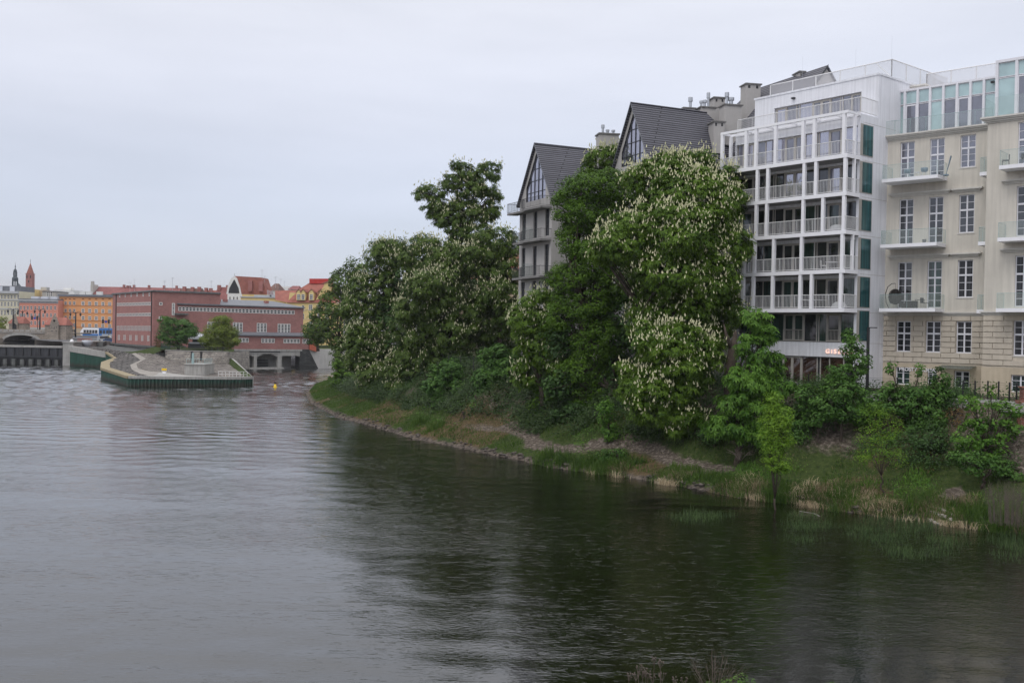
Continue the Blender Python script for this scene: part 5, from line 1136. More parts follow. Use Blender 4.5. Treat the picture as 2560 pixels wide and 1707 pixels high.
p = at_y(264, 842.5, 300); t = thing('yellow_kiosk_sign', 'small yellow roof sign above the parked cars', 'sign', tuple(p)); MB().box(p.x, p.x+1.1, p.y, p.y+.3, p.z-.3, p.z+.3).build('sign_box', M['sign_yellow'], t); MB().tube([(p.x+.5, p.y+.1, 5.8), (p.x+.5, p.y+.1, p.z)], .06, 5).build('post', M['dark_metal'], t)
# lock wall, pink railing, white hull
a, b = at_y(183, 858, 280), at_y(272, 860, 285); t = thing('lock_wall', 'low grey lock wall beside the white boat hull', 'wall', tuple(a))
MB().box(a.x, b.x, 282, 283.5, 3.5, at_y(230, 853.5, 282).z).box(at_y(222, 860, 281).x, b.x, 281, 282, 3.3, at_y(250, 856, 281).z).build('wall_body', M['concrete_dark'], t)
t = thing('street_railing', 'reddish street railing above the lock wall', 'railing', (a.x, 283, 6)); m = MB()
for k in range(8): xa = a.x+(at_y(229, 850, 283).x-a.x)*k/7; m.tube([(xa, 283, 5.4), (xa, 283, 7.0)], .06, 4)
for zz in (5.9, 6.4, 6.95): m.tube([(a.x, 283, zz), (at_y(229, 850, 283).x, 283, zz)], .05, 4)
m.build('bars', M['wall_orange_red'], t)
q = at_y(219, 867, 272); t = thing('boat_hull', 'upright white boat hull shape standing on the lock wall', 'boat', tuple(q))
MB().lathe([(.1, q.z), (.8, q.z+.3), (1.35, q.z+1.1), (1.5, q.z+1.7), (1.35, q.z+1.75), (1.2, q.z+1.2)], q.x, q.y, 14).build('hull', M['shed_white'], t, smooth=True); MB().box(q.x-.5, q.x+.5, q.y-.9, q.y+.5, q.z+1.2, q.z+1.9).build('cabin', M['w_greyplaster'], t)
# ================================================================ town houses
def wgrid(t, fr, us, vs, w, h, y=-.03, **k):
    """windows at picture columns us and rows vs measured on this facade"""
    for v in vs:
        for u in us: lx, z = fr.hit(u, v, y); far_window(t, lx, z, w, h, y, **k)
def block(name, lab, u0, u1, vt, Y, mt, depth=12, zb=5.9, ang=0.0, cat='building', u1v=None):
    fr = frame_at(u0, Y, ang); x1 = fr.hit(u1, 800, 0)[0]; zt = fr.hit((u0+u1)/2, vt, 0)[1]
    t = thing(name, lab, cat, frame=fr, zb=zb); MB().box(0, x1, 0, depth, zb, zt).build('wall', M[mt], t); return t, fr, x1, zt
def cornice_(t, x0, x1, z, mt='trim_grey', h=.5, p=.35, name='cornice'): MB().box(x0-.1, x1+.1, -p, -.005, z-h, z).build(name, M[mt], t)
# orange
t, fr, x1, zt = block('orange_house', 'wide orange tenement with paired white windows behind the tram', 146, 290, 742, 430, 'w_orange', 14)
MB().box(-.4, x1, -.6, 14, zt, zt+.9).build('roof', M['sheet_roof'], t)
for v in (764, 782.5, 801, 818): z = fr.hit(200, v, 0)[1]; MB().box(0, x1, -.1, -.005, z-.12, z+.12).build('string_course', M['w_orange_dark'], t)
z = fr.hit(200, 821, 0)[1]; MB().box(0, x1, -.06, -.004, 5.9, z).build('ground_floor_facing', M['w_sand'], t)
wgrid(t, fr, [zA(x)[0] for x in (678, 715, 762, 808)], [zA(0, y)[1] for y in (600, 680, 757, 838)], 1.0, 1.5, rows=1)
for x, dy in ((904, 0), (976, 2), (1048, 4), (1120, 6), (1193, 8)):
    for y in (603, 682, 760, 842): lx, z = fr.hit(*zA(x, y+dy), -.03); far_window(t, lx, z, 1.35, 1.75, -.03, nx=2, rows=1, fw=.2)
for x in (904, 976, 1048, 1120, 1193, 678, 715, 762, 808):
    for s in (-6, 6): lx, z = fr.hit(*zA(x+s, 555), -.03); far_window(t, lx, z, .42, .5, -.03, 'w_orange_dark', nx=1, rows=0)
for x in (725, 755, 800): lx, z = fr.hit(*zA(x, 915), -.08); far_window(t, lx, z, 1.4, 2.6, -.08, 'w_sand', 'glass_far')
for x in (760, 880, 948, 1062): lx, z = fr.hit(*zA(x, 495), .5); MB().box(lx-1.2, lx+1.2, 2, 3.4, z-2, z+.9).build('roof_box', M['w_white'], t)
# pink
t, fr, x1, zt = block('pink_house', 'salmon pink tenement with grey top storey between cream and orange houses', 47.5, 145, 750, 425, 'w_pink', 14)
z = fr.hit(90, 757.5, 0)[1]; MB().box(0, x1, -.12, -.004, z, zt).build('attic_band', M['trim_grey'], t); cornice_(t, 0, x1, zt, 'trim_grey', .5, .8); MB().box(-.2, x1, -.7, 14, zt, zt+.5).build('roof', M['sheet_roof'], t)
wgrid(t, fr, [zJ(x)[0] for x in (410, 477, 545, 615, 690, 768, 848, 925, 1000, 1080)], [zJ(0, y)[1] for y in (1015, 1160, 1310)], .85, 1.65, rows=1)
wgrid(t, fr, [zJ(x)[0] for x in (410, 477, 545, 615, 690, 768, 848, 925, 1000, 1080)], [zJ(0, 902)[1]], .6, .3, -.13, nx=1, rows=0, fm='trim_grey')
z = fr.hit(90, 818, 0)[1]; MB().box(0, x1, -.1, -.004, 5.9, z).build('ground_floor_facing', M['w_greyplaster'], t)
for k in (.3, .55, .8): MB().box(x1*k-1.5, x1*k+1.5, 3, 5, zt+.5, zt+1.6).build('skylight', M['shed_white'], t)
# cream
t, fr, x1, zt = block('cream_house', 'ornate cream tenement with stucco window rows at the left edge', -90, 46.5, 727, 425, 'w_cream', 14)
cornice_(t, 0, x1, zt, 'trim_grey', 1.0, .9)
for v in (749, 771): z = fr.hit(20, v, 0)[1]; MB().box(0, x1, -.25, -.005, z-.4, z+.1).build('string_course', M['trim_grey'], t)
for x in np.arange(-620, 350, 64.5):
    for y, h in ((800, 1.7), (940, 1.9), (1110, 2.0)): lx, z = fr.hit(*zJ(x+10, y), -.03); far_window(t, lx, z, .75, h, -.03, 'w_white', rows=1)
MB().box(0, x1, .5, 14, zt, zt+2.2).build('mansard_roof', M['sheet_roof'], t)
for k in range(5): xx = x1-3-k*5.2; MB().box(xx-1.0, xx+1.0, .1, 2.5, zt, zt+2.0).build('dormer', M['shed_white'], t)
# blocks behind
t, fr, x1, zt = block('yellow_gable_block', 'plain pale yellow firewall block above the pink house', 48, 80, 722.5, 455, 'w_yellow', 15)
t, fr, x1, zt = block('sand_block', 'plain sand coloured rear block right of the yellow firewall', 77, 108, 725, 462, 'w_sand', 15); MB().box(x1*.5, x1, 3, 6, zt, zt+1.5).build('lift_house', M['w_greyplaster'], t)
t, fr, x1, zt = block('grey_rear_block', 'grey plaster rear block with two small windows above the pink house', 104, 138, 729, 458, 'w_greyplaster', 15); wgrid(t, fr, [121.5, 126.5], [735], 1.6, 2.2)
MB().box(-.3, x1+.2, -.3, 15, zt, zt+.3).build('roof', M['sheet_roof'], t)
t, fr, x1, zt = block('white_office_block', 'distant whitish flat-roofed block rising behind the orange house', 133, 176, 724.5, 520, 'w_white', 20); MB().box(3, 7, 4, 8, zt, zt+1.2).build('lift_house', M['w_white'], t)
t, fr, x1, zt = block('long_red_roof_house', 'long building with dark red tiled roof behind the orange house and brick block', 228, 440, 737, 480, 'w_greyplaster', 14)
MB().prism([(0, -.4, zt), (0, 7, zt+3.9), (0, 14.4, zt)], (x1, 0, 0)).build('roof', M['roof_maroon'], t); MB().box(-.6, .6, -.2, 6, zt, zt+4.6).box(-1, -.1, 1, 3, zt+4, zt+6.2).build('gable_wall', M['w_greyplaster'], t)
for k in (.32, .36, .39, .44, .62, .80, .95): MB().box(x1*k-.4, x1*k+.4, 5.5, 7, zt+2.6, zt+4.6+((k*100) % 3)*.2).build('chimney', M['church_brick'], t)
# mid brown and red roofs
def roofhouse(lab, u0, u1, vr, ve, Y, wall, roof, hip=.15, chim=(), cat='building'):
    t, fr, x1, zt = block('roof_house', lab, u0, u1, ve, Y, wall, 12); zr = fr.hit((u0+u1)/2, vr, 4)[1]; i = x1*hip
    MB().add([(-.3, -.4, zt), (x1+.3, -.4, zt), (x1+.3, 12.4, zt), (-.3, 12.4, zt), (i, 6, zr), (x1-i, 6, zr)], [(0, 1, 5, 4), (1, 2, 5), (2, 3, 4, 5), (3, 0, 4)]).build('roof', M[roof], t)
    for k, h in chim: MB().box(x1*k-.5, x1*k+.5, 4, 5.4, zr-1.5, zr+h).build('chimney', M['church_brick'], t)
    return t, fr, x1, zt, zr
roofhouse('house with brown tiled roof directly behind the right end of the brick block', 431, 500, 720, 752, 345, 'w_sand', 'roof_brown', .12, ((.25, .5), (.55, .4), (.8, .5)))
roofhouse('house with red roof left of the maroon snow-guarded roof', 486, 545, 725, 755, 352, 'w_sand', 'roof_red', .2, ((.3, .8), (.5, .7)))
t, fr, x1, zt, zr = roofhouse('house with maroon roof and rows of pale roof hooks left of the white gable', 527, 572, 717, 757, 340, 'w_sand', 'roof_maroon', .08, ((.2, .6), (.7, .6)))
# white gabled hall with red roof
t, fr, x1, zt = block('white_gabled_hall', 'white gabled hall with black pointed window and tall red roof', 567, 604, 735, 330, 'w_white', 10); 
xg = [fr.hit(u, 720, 0)[0] for u in (566, 585.5, 604)]; zr = fr.hit(585, 690, 0)[1]; zg = fr.hit(585, 735, 0)[1]
prof = [(xg[0], zg), (xg[2], zg), (xg[2]-.5, zg+2.4), (xg[1]+.9, zr-.7), (xg[1], zr), (xg[1]-1.2, zr-.9), (xg[0]+.4, zg+2.4)]
MB().prism([(a, -.01, b) for a, b in prof], (0, .6, 0)).build('gable', M['w_white'], t)
pr2 = [(xg[0]+.7, zg+.25), (xg[2]-.7, zg+.25), (xg[2]-.95, zg+1.9), (xg[1]+.12, zr-1.25), (xg[1]-.12, zr-1.25), (xg[0]+.95, zg+1.9)]
MB().prism([(a, -.05, b) for a, b in pr2], (0, .03, 0)).build('pointed_window', M['black_paint'], t)
wgrid(t, fr, [575, 584.5, 593], [745.5], .55, 1.1, nx=1, rows=0); xe = fr.hit(654, 700, 0)[0]; xf = fr.hit(668, 740, 0)[0]
MB().prism([(xg[2]-.6, .02, zg+2.4), (xg[1]+.2, .02, zr), (xe, .02, zr-.35), (xf, .02, zg)], (0, 9, 0)).add([(xg[2], .03, zg), (xf, .03, zg), (xg[2]-.6, .03, zg+2.4)], [(0, 1, 2)]).build('roof', M['roof_red'], t)
for u in (625.5, 652): x = fr.hit(u, 715, -.5)[0]; MB().box(x-.65, x+.65, -.8, .6, zg+1.0, zr-1.6+.1*(u % 2)).build('chimney', M['church_brick'], t)
MB().tube([(xg[1], .2, zr), (xg[1], .2, zr+.9)], .05, 4).build('finial', M['dark_metal'], t)
MB().box(x1-.1, fr.hit(668, 740, 0)[0], .1, 9, 6, zg).build('side_wall', M['w_yellow'], t)
t, fr, x1, zt = block('flat_yellow_house', 'flat-roofed pale yellow house with pipes on the roof behind the turbine hall', 600, 714, 744.5, 318, 'w_yellow', 8); MB().box(-.2, x1+.2, -.3, 8, zt, zt+.35).box(4, 9.5, 1, 4, zt+.35, zt+.9).box(9, 14, 1, 5, zt+.35, zt+1.0).build('roof', M['car_silver'], t)
m = MB(); rr = random.Random(5)
for i in range(14): x = 8+rr.random()*4; m.tube([(x, 2, zt), (x+rr.uniform(-.4, .4), 2, zt+rr.uniform(1, 2.8))], .06, 4)
for i in range(7): m.tube([(8, 1.6, zt+.5+i*.3), (12.2, 1.8, zt+.6+i*.25)], .04, 4)
m.build('roof_pipes', M['galv'], t)
wgrid(t, fr, [607, 620, 632, 650, 668, 692, 705], [752.5], .3, .3, nx=1, rows=0, fm='w_yellow')
roofhouse('small dark red roofed white gable between the tall hall and the yellow dormer house', 667, 694, 708, 727, 350, 'w_white', 'roof_brown', .3)
t, fr, x1, zt = block('white_flat_house', 'distant white house with flat roof and antennas right of the white gable', 695, 722, 716, 400, 'w_white', 10); wgrid(t, fr, [705], [722], 5, 1.4, nx=3)
roofhouse('distant low house with brown roof left of the bright red roof', 719, 742, 714, 724, 390, 'w_white', 'roof_maroon', .1)
# yellow house with dormers
t, fr, x1, zt = block('yellow_dormer_house', 'yellow house with big red hipped roof and three gabled dormers', 715, 840, 755.5, 310, 'w_yellow', 14)
wr_ = lambda x, y, d=0: (lambda q: (q[0], d, q[1]))(fr.hit(*zK(x, y), d))
def rp(pts, name, mt, d0, off=.15):
    MB().prism([wr_(x, y, d) for (x, y), d in zip(pts, d0)], (0, off, 0)).build(name, M[mt], t)
rp([(715, 375), (1030, 365), (1210, 255), (1500, 255), (1640, 540), (890, 540), (715, 500)], 'roof', 'roof_red', [6, 5, 8, 8, -.4, -.4, 3])
MB().prism([wr_(1195, 205, 7), wr_(1500, 205, 7), wr_(1500, 275, 7), wr_(1195, 275, 7)], (0, 4, 0)).build('red_roof_box', M['roof_red_bright'], t)
for xx in (1046, 1108, 1224):
    a, z1 = fr.hit(*zK(xx, 360), -.5); w = 1.45 if xx < 1200 else 1.6; zc_ = fr.hit(*zK(xx, 400), -.5)[1]; z0_ = fr.hit(*zK(xx, 508), -.5)[1]
    d = MB().prism([(a-w/2*.98, -.5, z0_), (a+w/2*.98, -.5, z0_), (a+w/2*.98, -.5, zc_), (a, -.5, z1), (a-w/2*.98, -.5, zc_)], (0, 5, 0)).build('dormer', M['w_yellow'], t)
    far_window(d, a, (z0_+zc_)/2-.15, .95, 1.7, -.53, rows=2)
    MB().prism([(a, -.7, z1+.15), (a+w*.62, -.7, zc_), (a+w*.62, 5, zc_), (a, 5, z1+.15)], (0, 0, .1)).prism([(a, -.7, z1+.15), (a-w*.62, -.7, zc_), (a-w*.62, 5, zc_), (a, 5, z1+.15)], (0, 0, .1)).build('dormer_roof', M['roof_red'], d)
rp([(905, 505), (920, 400), (1010, 405)], 'side_gable', 'w_yellow', [-.42, -.42, -.42], .1)
rp([(1285, 505), (1400, 300), (1405, 455)], 'side_gable', 'w_yellow', [-.42, -.42, -.42], .1)
MB().prism([wr_(1400, 270, -.6), wr_(1465, 240, -.6), wr_(1465, 420, -.6), wr_(1400, 420, -.6)], (0, 5, 0)).build('stair_tower', M['w_yellow'], t); MB().prism([wr_(1360, 275, -.9), wr_(1510, 205, -.9), wr_(1510, 220, -.9), wr_(1400, 275, -.9)], (0, 6, 0)).build('tower_roof', M['roof_red'], t)
for y in (644, 772): z = fr.hit(*zK(1150, y), 0)[1]; MB().box(0, x1, -.1, -.005, z-.08, z+.08).build('string_course', M['w_sand'], t)
wgrid(t, fr, [zK(x)[0] for x in (1212, 1330, 1440)], [zK(0, 610)[1], zK(0, 733)[1], zK(0, 850)[1]], 1.1, 1.9, rows=2); wgrid(t, fr, [zK(1105)[0]], [zK(0, 620)[1], zK(0, 735)[1]], .8, 1.9)
for k_, (u_, v_, Y_, h_) in enumerate(((655, 690, 331, 3.2), (662, 700, 332, 2.4), (689, 705, 352, 3.0), (702, 712, 402, 3.5), (711, 713, 402, 2.8), (528, 715, 342, 3.0), (411, 722, 347, 4.0), (431, 722, 347, 5.0), (336, 718, 480, 5), (325, 720, 480, 4))):
    q = at_y(u_, v_, Y_); t = thing('roof_antenna', 'thin grey roof antenna on the far town roofs', 'antenna', tuple(q), group='roof antennas on the far town roofs')
    m = MB().tube([(q.x, q.y, q.z-2.5), (q.x, q.y, q.z+h_-1)], .05, 4)
    for z_ in (.2, .6): m.tube([(q.x-.7, q.y, q.z+h_-1-z_), (q.x+.7, q.y, q.z+h_-1-z_)], .035, 3)
    m.build('mast', M['galv'], t)
# church towers
def spire(u, Y, lab, name): p = at_y(u, 720, Y); return thing(name, lab, 'tower', (p.x, Y, 6)), p.x
Y = 620; t, x = spire(75.2, Y, 'slim red brick church tower with pointed red spire', 'church_tower'); zz = lambda v: at_y(75, v, Y).z; s = Y/2500
w = 7.6*s
MB().box(x-w, x+w, Y-w, Y+w, 6, zz(684.6)).box(x-w*1.08, x+w*1.08, Y-w*1.08, Y+w*1.08, zz(685.5), zz(684)).build('tower_wall', M['church_brick'], t)
MB().add([(x-w*.86, Y-w*.86, zz(684)), (x+w*.86, Y-w*.86, zz(684)), (x+w*.86, Y+w*.86, zz(684)), (x-w*.86, Y+w*.86, zz(684)), (x, Y, zz(656.5))], [(0, 1, 4), (1, 2, 4), (2, 3, 4), (3, 0, 4)]).build('spire', M['roof_red'], t); MB().tube([(x, Y, zz(657)), (x, Y, zz(648.5))], .12, 5).build('finial', M['dark_metal'], t)
for dx, va, vb in ((0, 701, 707), (-.6, 689, 696), (.6, 689, 696)): MB().box(x+dx*w-.35, x+dx*w+.35, Y-w-.05, Y-w, zz(vb), zz(va)).build('belfry_opening', M['black_paint'], t)
Y = 640; t, x = spire(37.5, Y, 'dark green baroque church steeple with open lanterns', 'church_steeple'); zz = lambda v: at_y(37.5, v, Y).z; s = Y/2500
MB().box(x-6*s, x+6*s, Y-6*s, Y+6*s, 6, zz(715)).build('tower_wall', M['w_greyplaster'], t)
def ring(va, vb, r):
    for k in range(8): a = math.pi*k/4+.39; MB().tube([(x+r*s*math.cos(a), Y+r*s*math.sin(a), zz(vb)), (x+r*s*math.cos(a), Y+r*s*math.sin(a), zz(va))], .95*s, 6).build('lantern_column', M['verdigris'], t)
ring(702, 715, 6.3); MB().lathe([(7.2*s, zz(716)), (7.2*s, zz(714.5))], x, Y, 8).lathe([(7.4*s, zz(703)), (7.6*s, zz(700)), (7.6*s, zz(696)), (6.0*s, zz(693)), (4.4*s, zz(691.5)), (4.4*s, zz(690.5))], x, Y, 8).lathe([(4.2*s, zz(680.5)), (4.4*s, zz(678)), (3.4*s, zz(674.5)), (1.8*s, zz(672.5)), (.7*s, zz(670)), (1.3*s, zz(667)), (1.2*s, zz(665.5)), (.4*s, zz(662)), (.15*s, zz(654))], x, Y, 8).build('cupola', M['verdigris'], t)
ring(680, 691, 3.7)
MB().add([(x+5*s, Y-5*s, zz(715)), (x+13*s, Y-5*s, zz(715)), (x+13*s, Y+5*s, zz(715)), (x+5*s, Y+5*s, zz(715)), (x+6.5*s, Y, zz(705))], [(0, 1, 4), (1, 2, 4), (2, 3, 4), (3, 0, 4)]).build('nave_roof', M['verdigris'], t)
# red-tiled house behind the chestnuts
t, fr, x1, zt = block('red_roof_house', 'house with orange red tiled roof glimpsed between chestnut crowns', 1085, 1300, 700, 165, 'w_sand', 12, 6.9)
MB().prism([(-.5, -.5, zt), (-.5, 6, zt+5.6), (-.5, 12.5, zt)], (x1+1, 0, 0)).build('roof', M['roof_red'], t)
# ================================================================ foliage
def rand_unit(n): v = RNG.normal(size=(n, 3)); return v/np.linalg.norm(v, axis=1)[:, None]
def leaf_quads(C, N, size, aspect=.5, droop=0.0):
    """diamond leaves at C with normals N"""
    n = len(C); r = rand_unit(n); T = np.cross(N, r); T /= np.linalg.norm(T, axis=1)[:, None]+1e-9; B = np.cross(N, T)
    s = (size*RNG.uniform(.7, 1.3, n))[:, None]; tip = np.array([0, 0, -1.0])*droop
    a = C-T*s; b = C+B*s*aspect; c = C+T*s+tip*s; d = C-B*s*aspect
    V = np.stack([a, b, c, d], 1).reshape(-1, 3); return V
def palm_quads(C, N, size, k=5):
    """horse-chestnut leaf: k drooping leaflets fanned round a stalk"""
    n = len(C); r = rand_unit(n); T = np.cross(N, r); T /= np.linalg.norm(T, axis=1)[:, None]+1e-9; B = np.cross(N, T); out = []
    s = (size*RNG.uniform(.75, 1.25, n))[:, None]
    for i in range(k):
        a = (i-(k-1)/2)*2*math.pi/(k+1.2); D = T*math.cos(a)+B*math.sin(a); S = -T*math.sin(a)+B*math.cos(a); dn = np.array([0, 0, -1.0])
        p0 = C; p1 = C+D*s*.62+S*s*.21+dn*s*.10; p2 = C+D*s*1.1+dn*s*.45; p3 = C+D*s*.62-S*s*.21+dn*s*.10
        out.append(np.stack([p0, p1, p2, p3], 1))
    return np.stack(out, 1).reshape(-1, 3)
def quads_of(V): return np.arange(len(V)).reshape(-1, 4)
def candles(C, h, r):
    """upright tapering flower spikes: short 5-sided cones in three tufts"""
    n = len(C); k = 5; ang = np.arange(k)*2*math.pi/k; out = []
    tilt = RNG.normal(0, .22, (n, 2)); H = h*RNG.uniform(.55, 1.4, n)
    for (t0, r0, t1, r1) in ((0.0, 1.0, .55, .85), (.45, .80, 1.0, .12)):
        lo = np.stack([C+np.column_stack([np.cos(a)*r*r0+tilt[:, 0]*H*t0, np.sin(a)*r*r0+tilt[:, 1]*H*t0, H*t0]) for a in ang], 1)
        hi = np.stack([C+np.column_stack([np.cos(a)*r*r1+tilt[:, 0]*H*t1, np.sin(a)*r*r1+tilt[:, 1]*H*t1, H*t1]) for a in ang], 1)
        for i in range(k):
            j = (i+1) % k; out.append(np.stack([lo[:, i], lo[:, j], hi[:, j], hi[:, i]], 1))
    return np.concatenate(out, 0).reshape(-1, 3)
def blob_clumps(blobs, spacing, inner=.35):
    """clump centres over ellipsoid shells; drops those buried inside a neighbour"""
    P, N, R = [], [], []
    for i, (c, r) in enumerate(blobs):
        c, r = np.array(c), np.array(r); area = 4*math.pi*(((r[0]*r[1])**1.6+(r[0]*r[2])**1.6+(r[1]*r[2])**1.6)/3)**(1/1.6)
        n = int(area/spacing**2*1.25); d = rand_unit(n); rad = np.where(RNG.random(n) < inner, RNG.uniform(.55, .88, n), RNG.uniform(.86, 1.06, n))
        lump = 1+.10*np.sin(d[:, 0]*5+i)+.09*np.sin(d[:, 1]*7+2*i)+.08*np.sin(d[:, 2]*6+3*i)
        p = c+d*r*(rad*lump)[:, None]; nn = d/r; nn /= np.linalg.norm(nn, axis=1)[:, None]; keep = np.ones(n, bool)
        for j, (c2, r2) in enumerate(blobs):
            if j != i: keep &= (((p-np.array(c2))/np.array(r2))**2).sum(1) > .60
        P.append(p[keep]); N.append(nn[keep]); R.append(rad[keep])
    return np.concatenate(P), np.concatenate(N), np.concatenate(R)
def crown_mesh(blobs, kind, spacing, per, lsize, spread, up=.55, inner=.35):
    P, N, R = blob_clumps(blobs, spacing, inner); n = len(P)
    cs = spread*RNG.uniform(.7, 1.35, n)
    idx = np.repeat(np.arange(n), per); g = RNG.normal(size=(len(idx), 3)); g /= (np.linalg.norm(g, axis=1)[:, None]+.4)
    C = P[idx]+g*cs[idx][:, None]*np.array([1, 1, .62])
    NN = N[idx]*.6+g*.5+np.array([0, 0, up])+RNG.normal(size=g.shape)*.33; NN /= np.linalg.norm(NN, axis=1)[:, None]
    V = palm_quads(C, NN, lsize) if kind == 'palm' else leaf_quads(C, NN, lsize, .48, .25)
    return V, P, N, R, cs
def branch_mesh(base, blobs, r0, ff=.35):
    m = MB(); b = Vector(base); cs = [Vector(c) for c, r in blobs]; top = sum(cs, Vector())/len(cs)
    fork = b.lerp(Vector((top.x, top.y, max(top.z, b.z+2))), ff)
    n = 7; pts = [b.lerp(fork, i/(n-1))+Vector((random.uniform(-.12, .12), random.uniform(-.12, .12), 0))*(i > 0) for i in range(n)]; pts[0].z -= .6
    m.tube(pts, [r0*(1.45 if i == 0 else 1.12-.28*i/(n-1)) for i in range(n)], 9)
    for c in cs:
        q = [fork]; d = c-fork; mid = fork.lerp(c, .5)+Vector((random.uniform(-.1, .1)*d.length, random.uniform(-.1, .1)*d.length, .10*d.length)); q += [fork.lerp(mid, .5)+Vector((0, 0, .04*d.length)), mid, mid.lerp(c, .6), c+Vector((0, 0, .5))]
        m.tube(q, [r0*.55, r0*.45, r0*.33, r0*.2, r0*.08], 6)
        for k in range(5):
            f = q[random.choice((1, 2, 3))]; e = c+Vector(tuple(RNG.normal(size=3)))*1.0*(sum(blobs[cs.index(c)][1])/3*.5); mm_ = f.lerp(e, .5)+Vector((0, 0, .3)); m.tube([f, mm_, e], [r0*.18, r0*.11, r0*.03], 4)
    return m
def tree(name, label, u, vb, Y, blobs_px, leaf='leaf_dark', kind='diamond', spacing=.75, per=22, lsize=.16, spread=.55, flower=None, fl_n=.5, fl_h=.32, cat='tree', dy=1.0, r0=.35, group=None, base=None, inner=.35, up=.55):
    """blobs_px = (u, v, ru, rv, depth offset) measured on the photograph, given real sizes at distance Y"""
    s = Y/FPX; bl = []; grow = 1.0
    if name == 'horse_chestnut' and not group: group = 'horse chestnuts on the bank'
    if cat == 'bush' and not group and name == 'willow_sapling': group = 'young willows on the bank'
    for q in blobs_px:
        uu, vv, ru, rv = q[:4]; off = q[4] if len(q) > 4 else 0; p = at_y(uu, vv, Y+off); ss = (Y+off)/FPX; ss *= grow; bl.append(((p.x, p.y, p.z), (ru*ss, min(ru, rv*1.2)*ss*dy, rv*ss)))
    if cat == 'tree' and len(blobs_px) > 3:   # smaller lobes bulging from each main lobe
        lob = []
        for c, r in bl:
            c, r = np.array(c), np.array(r); lob.append((tuple(c), tuple(r*.84)))
            for _ in range(5):
                q = rand_unit(1)[0]; q[2] = q[2]*.8+.15; f = RNG.uniform(.34, .52); lob.append((tuple(c+q*r*.78), tuple(r*f*np.array([1.1, 1.1, .85]))))
        main_bl, bl = bl, lob
    else: main_bl = bl
    if base is None:
        p = at_y(u, vb, Y); base = (p.x, p.y, gz(p.x, p.y) if Y < 200 and p.x > -45 else p.z)
    t = thing(name, label, cat, tuple(base), group=group)
    V, P, N, R, cs = crown_mesh(bl, kind, spacing, per, lsize, spread, up, inner); B = np.array(base)
    branch_mesh(base, main_bl, r0, .82 if 'towering above' in label else .35).build('trunk', M['bark'], t, smooth=True)
    npmesh('crown', V-B, quads_of(V), M[leaf], t)
    if flower:
        k = (R > .86) & (N[:, 2] > -.55) & (RNG.random(len(P)) < fl_n*np.clip(.55+.6*N[:, 2], .15, 1)); idx = np.repeat(np.where(k)[0], 4); C = P[idx]+N[idx]*cs[idx][:, None]*.55+RNG.normal(size=(len(idx), 3))*cs[idx][:, None]*.55+np.array([0, 0, .10])
        Vf = candles(C, fl_h*.78, fl_h*.17); o = npmesh('blossoms', Vf-B, quads_of(Vf), M[flower], t); o['kind'] = 'stuff'
    return t
d = lambda *q: [(a*D, b*D, c*D, e*D)+tuple(r) for a, b, c, e, *r in q]   # measured on the 2352 px view
# --- left mass
tree('broadleaf_tree', 'dark green leafy tree furthest left in the grove, leaning over the quay wall', 850, 880, 205, d((790, 655, 30, 45), (765, 700, 32, 40), (745, 735, 30, 38), (790, 760, 42, 60), (735, 750, 25, 30), (815, 620, 30, 30), (720, 765, 18, 22), (800, 820, 38, 50)), 'leaf_chestnut_far', spacing=1.3, per=26, lsize=.27, spread=1.0)
tree('horse_chestnut', 'blossoming chestnut at the left front of the grove, reaching low over the bank', 930, 970, 140, d((885, 595, 48, 55), (870, 680, 58, 70), (830, 720, 42, 65), (830, 800, 40, 70, -2), (880, 780, 55, 75), (865, 860, 48, 60, -3), (920, 880, 45, 45), (890, 905, 45, 28), (850, 890, 30, 28)), 'leaf_chestnut_far', 'palm', .9, 9, .34, .6, 'blossom_white', 1.25, .36, r0=.45)
tree('horse_chestnut', 'tall blossoming chestnut forming the broad rounded centre of the left grove', 1080, 1000, 128, d((970, 600, 55, 55, 3), (1040, 610, 60, 55), (1010, 680, 75, 75, -2), (960, 740, 65, 70), (1050, 740, 60, 75, -2), (990, 820, 65, 65), (1060, 830, 50, 60), (950, 860, 50, 60), (1010, 890, 50, 35), (930, 895, 35, 30), (1080, 880, 45, 35), (965, 918, 45, 26), (1030, 915, 45, 28)), 'leaf_chestnut_far', 'palm', .88, 9, .33, .58, 'blossom_white', 1.25, .35, r0=.5)
tree('horse_chestnut', 'blossoming chestnut right of the grove centre beside the grey gabled house', 1250, 980, 126, d((1140, 560, 45, 45), (1185, 600, 36, 50), (1110, 600, 45, 45), (1150, 660, 62, 60), (1170, 730, 50, 55), (1110, 740, 45, 60, 2), (1130, 820, 50, 60, 3)), 'leaf_chestnut_far', 'palm', .9, 9, .33, .58, 'blossom_white', 1.1, .35, inner=.35)
tree('broadleaf_tree', 'loose airy tree with pale flowers towering above the left grove', 1140, 960, 134, d((1060, 390, 22, 22), (1095, 400, 28, 26), (1130, 395, 22, 22), (1040, 425, 24, 22), (1080, 440, 34, 28), (1125, 435, 20, 18), (995, 445, 26, 18), (975, 440, 16, 11), (1010, 470, 26, 20), (1060, 480, 38, 26), (1110, 475, 30, 20), (1035, 505, 38, 22), (1085, 520, 42, 24), (1065, 550, 36, 28), (1142, 452, 14, 12), (968, 448, 15, 12), (985, 480, 14, 12), (1050, 515, 50, 26), (1100, 500, 40, 24), (1075, 535, 45, 26), (1005, 495, 22, 16), (1130, 485, 22, 16)), 'leaf_chestnut_far', 'palm', .92, 10, .30, .5, 'blossom_white', .9, .36, inner=.35, r0=.24)
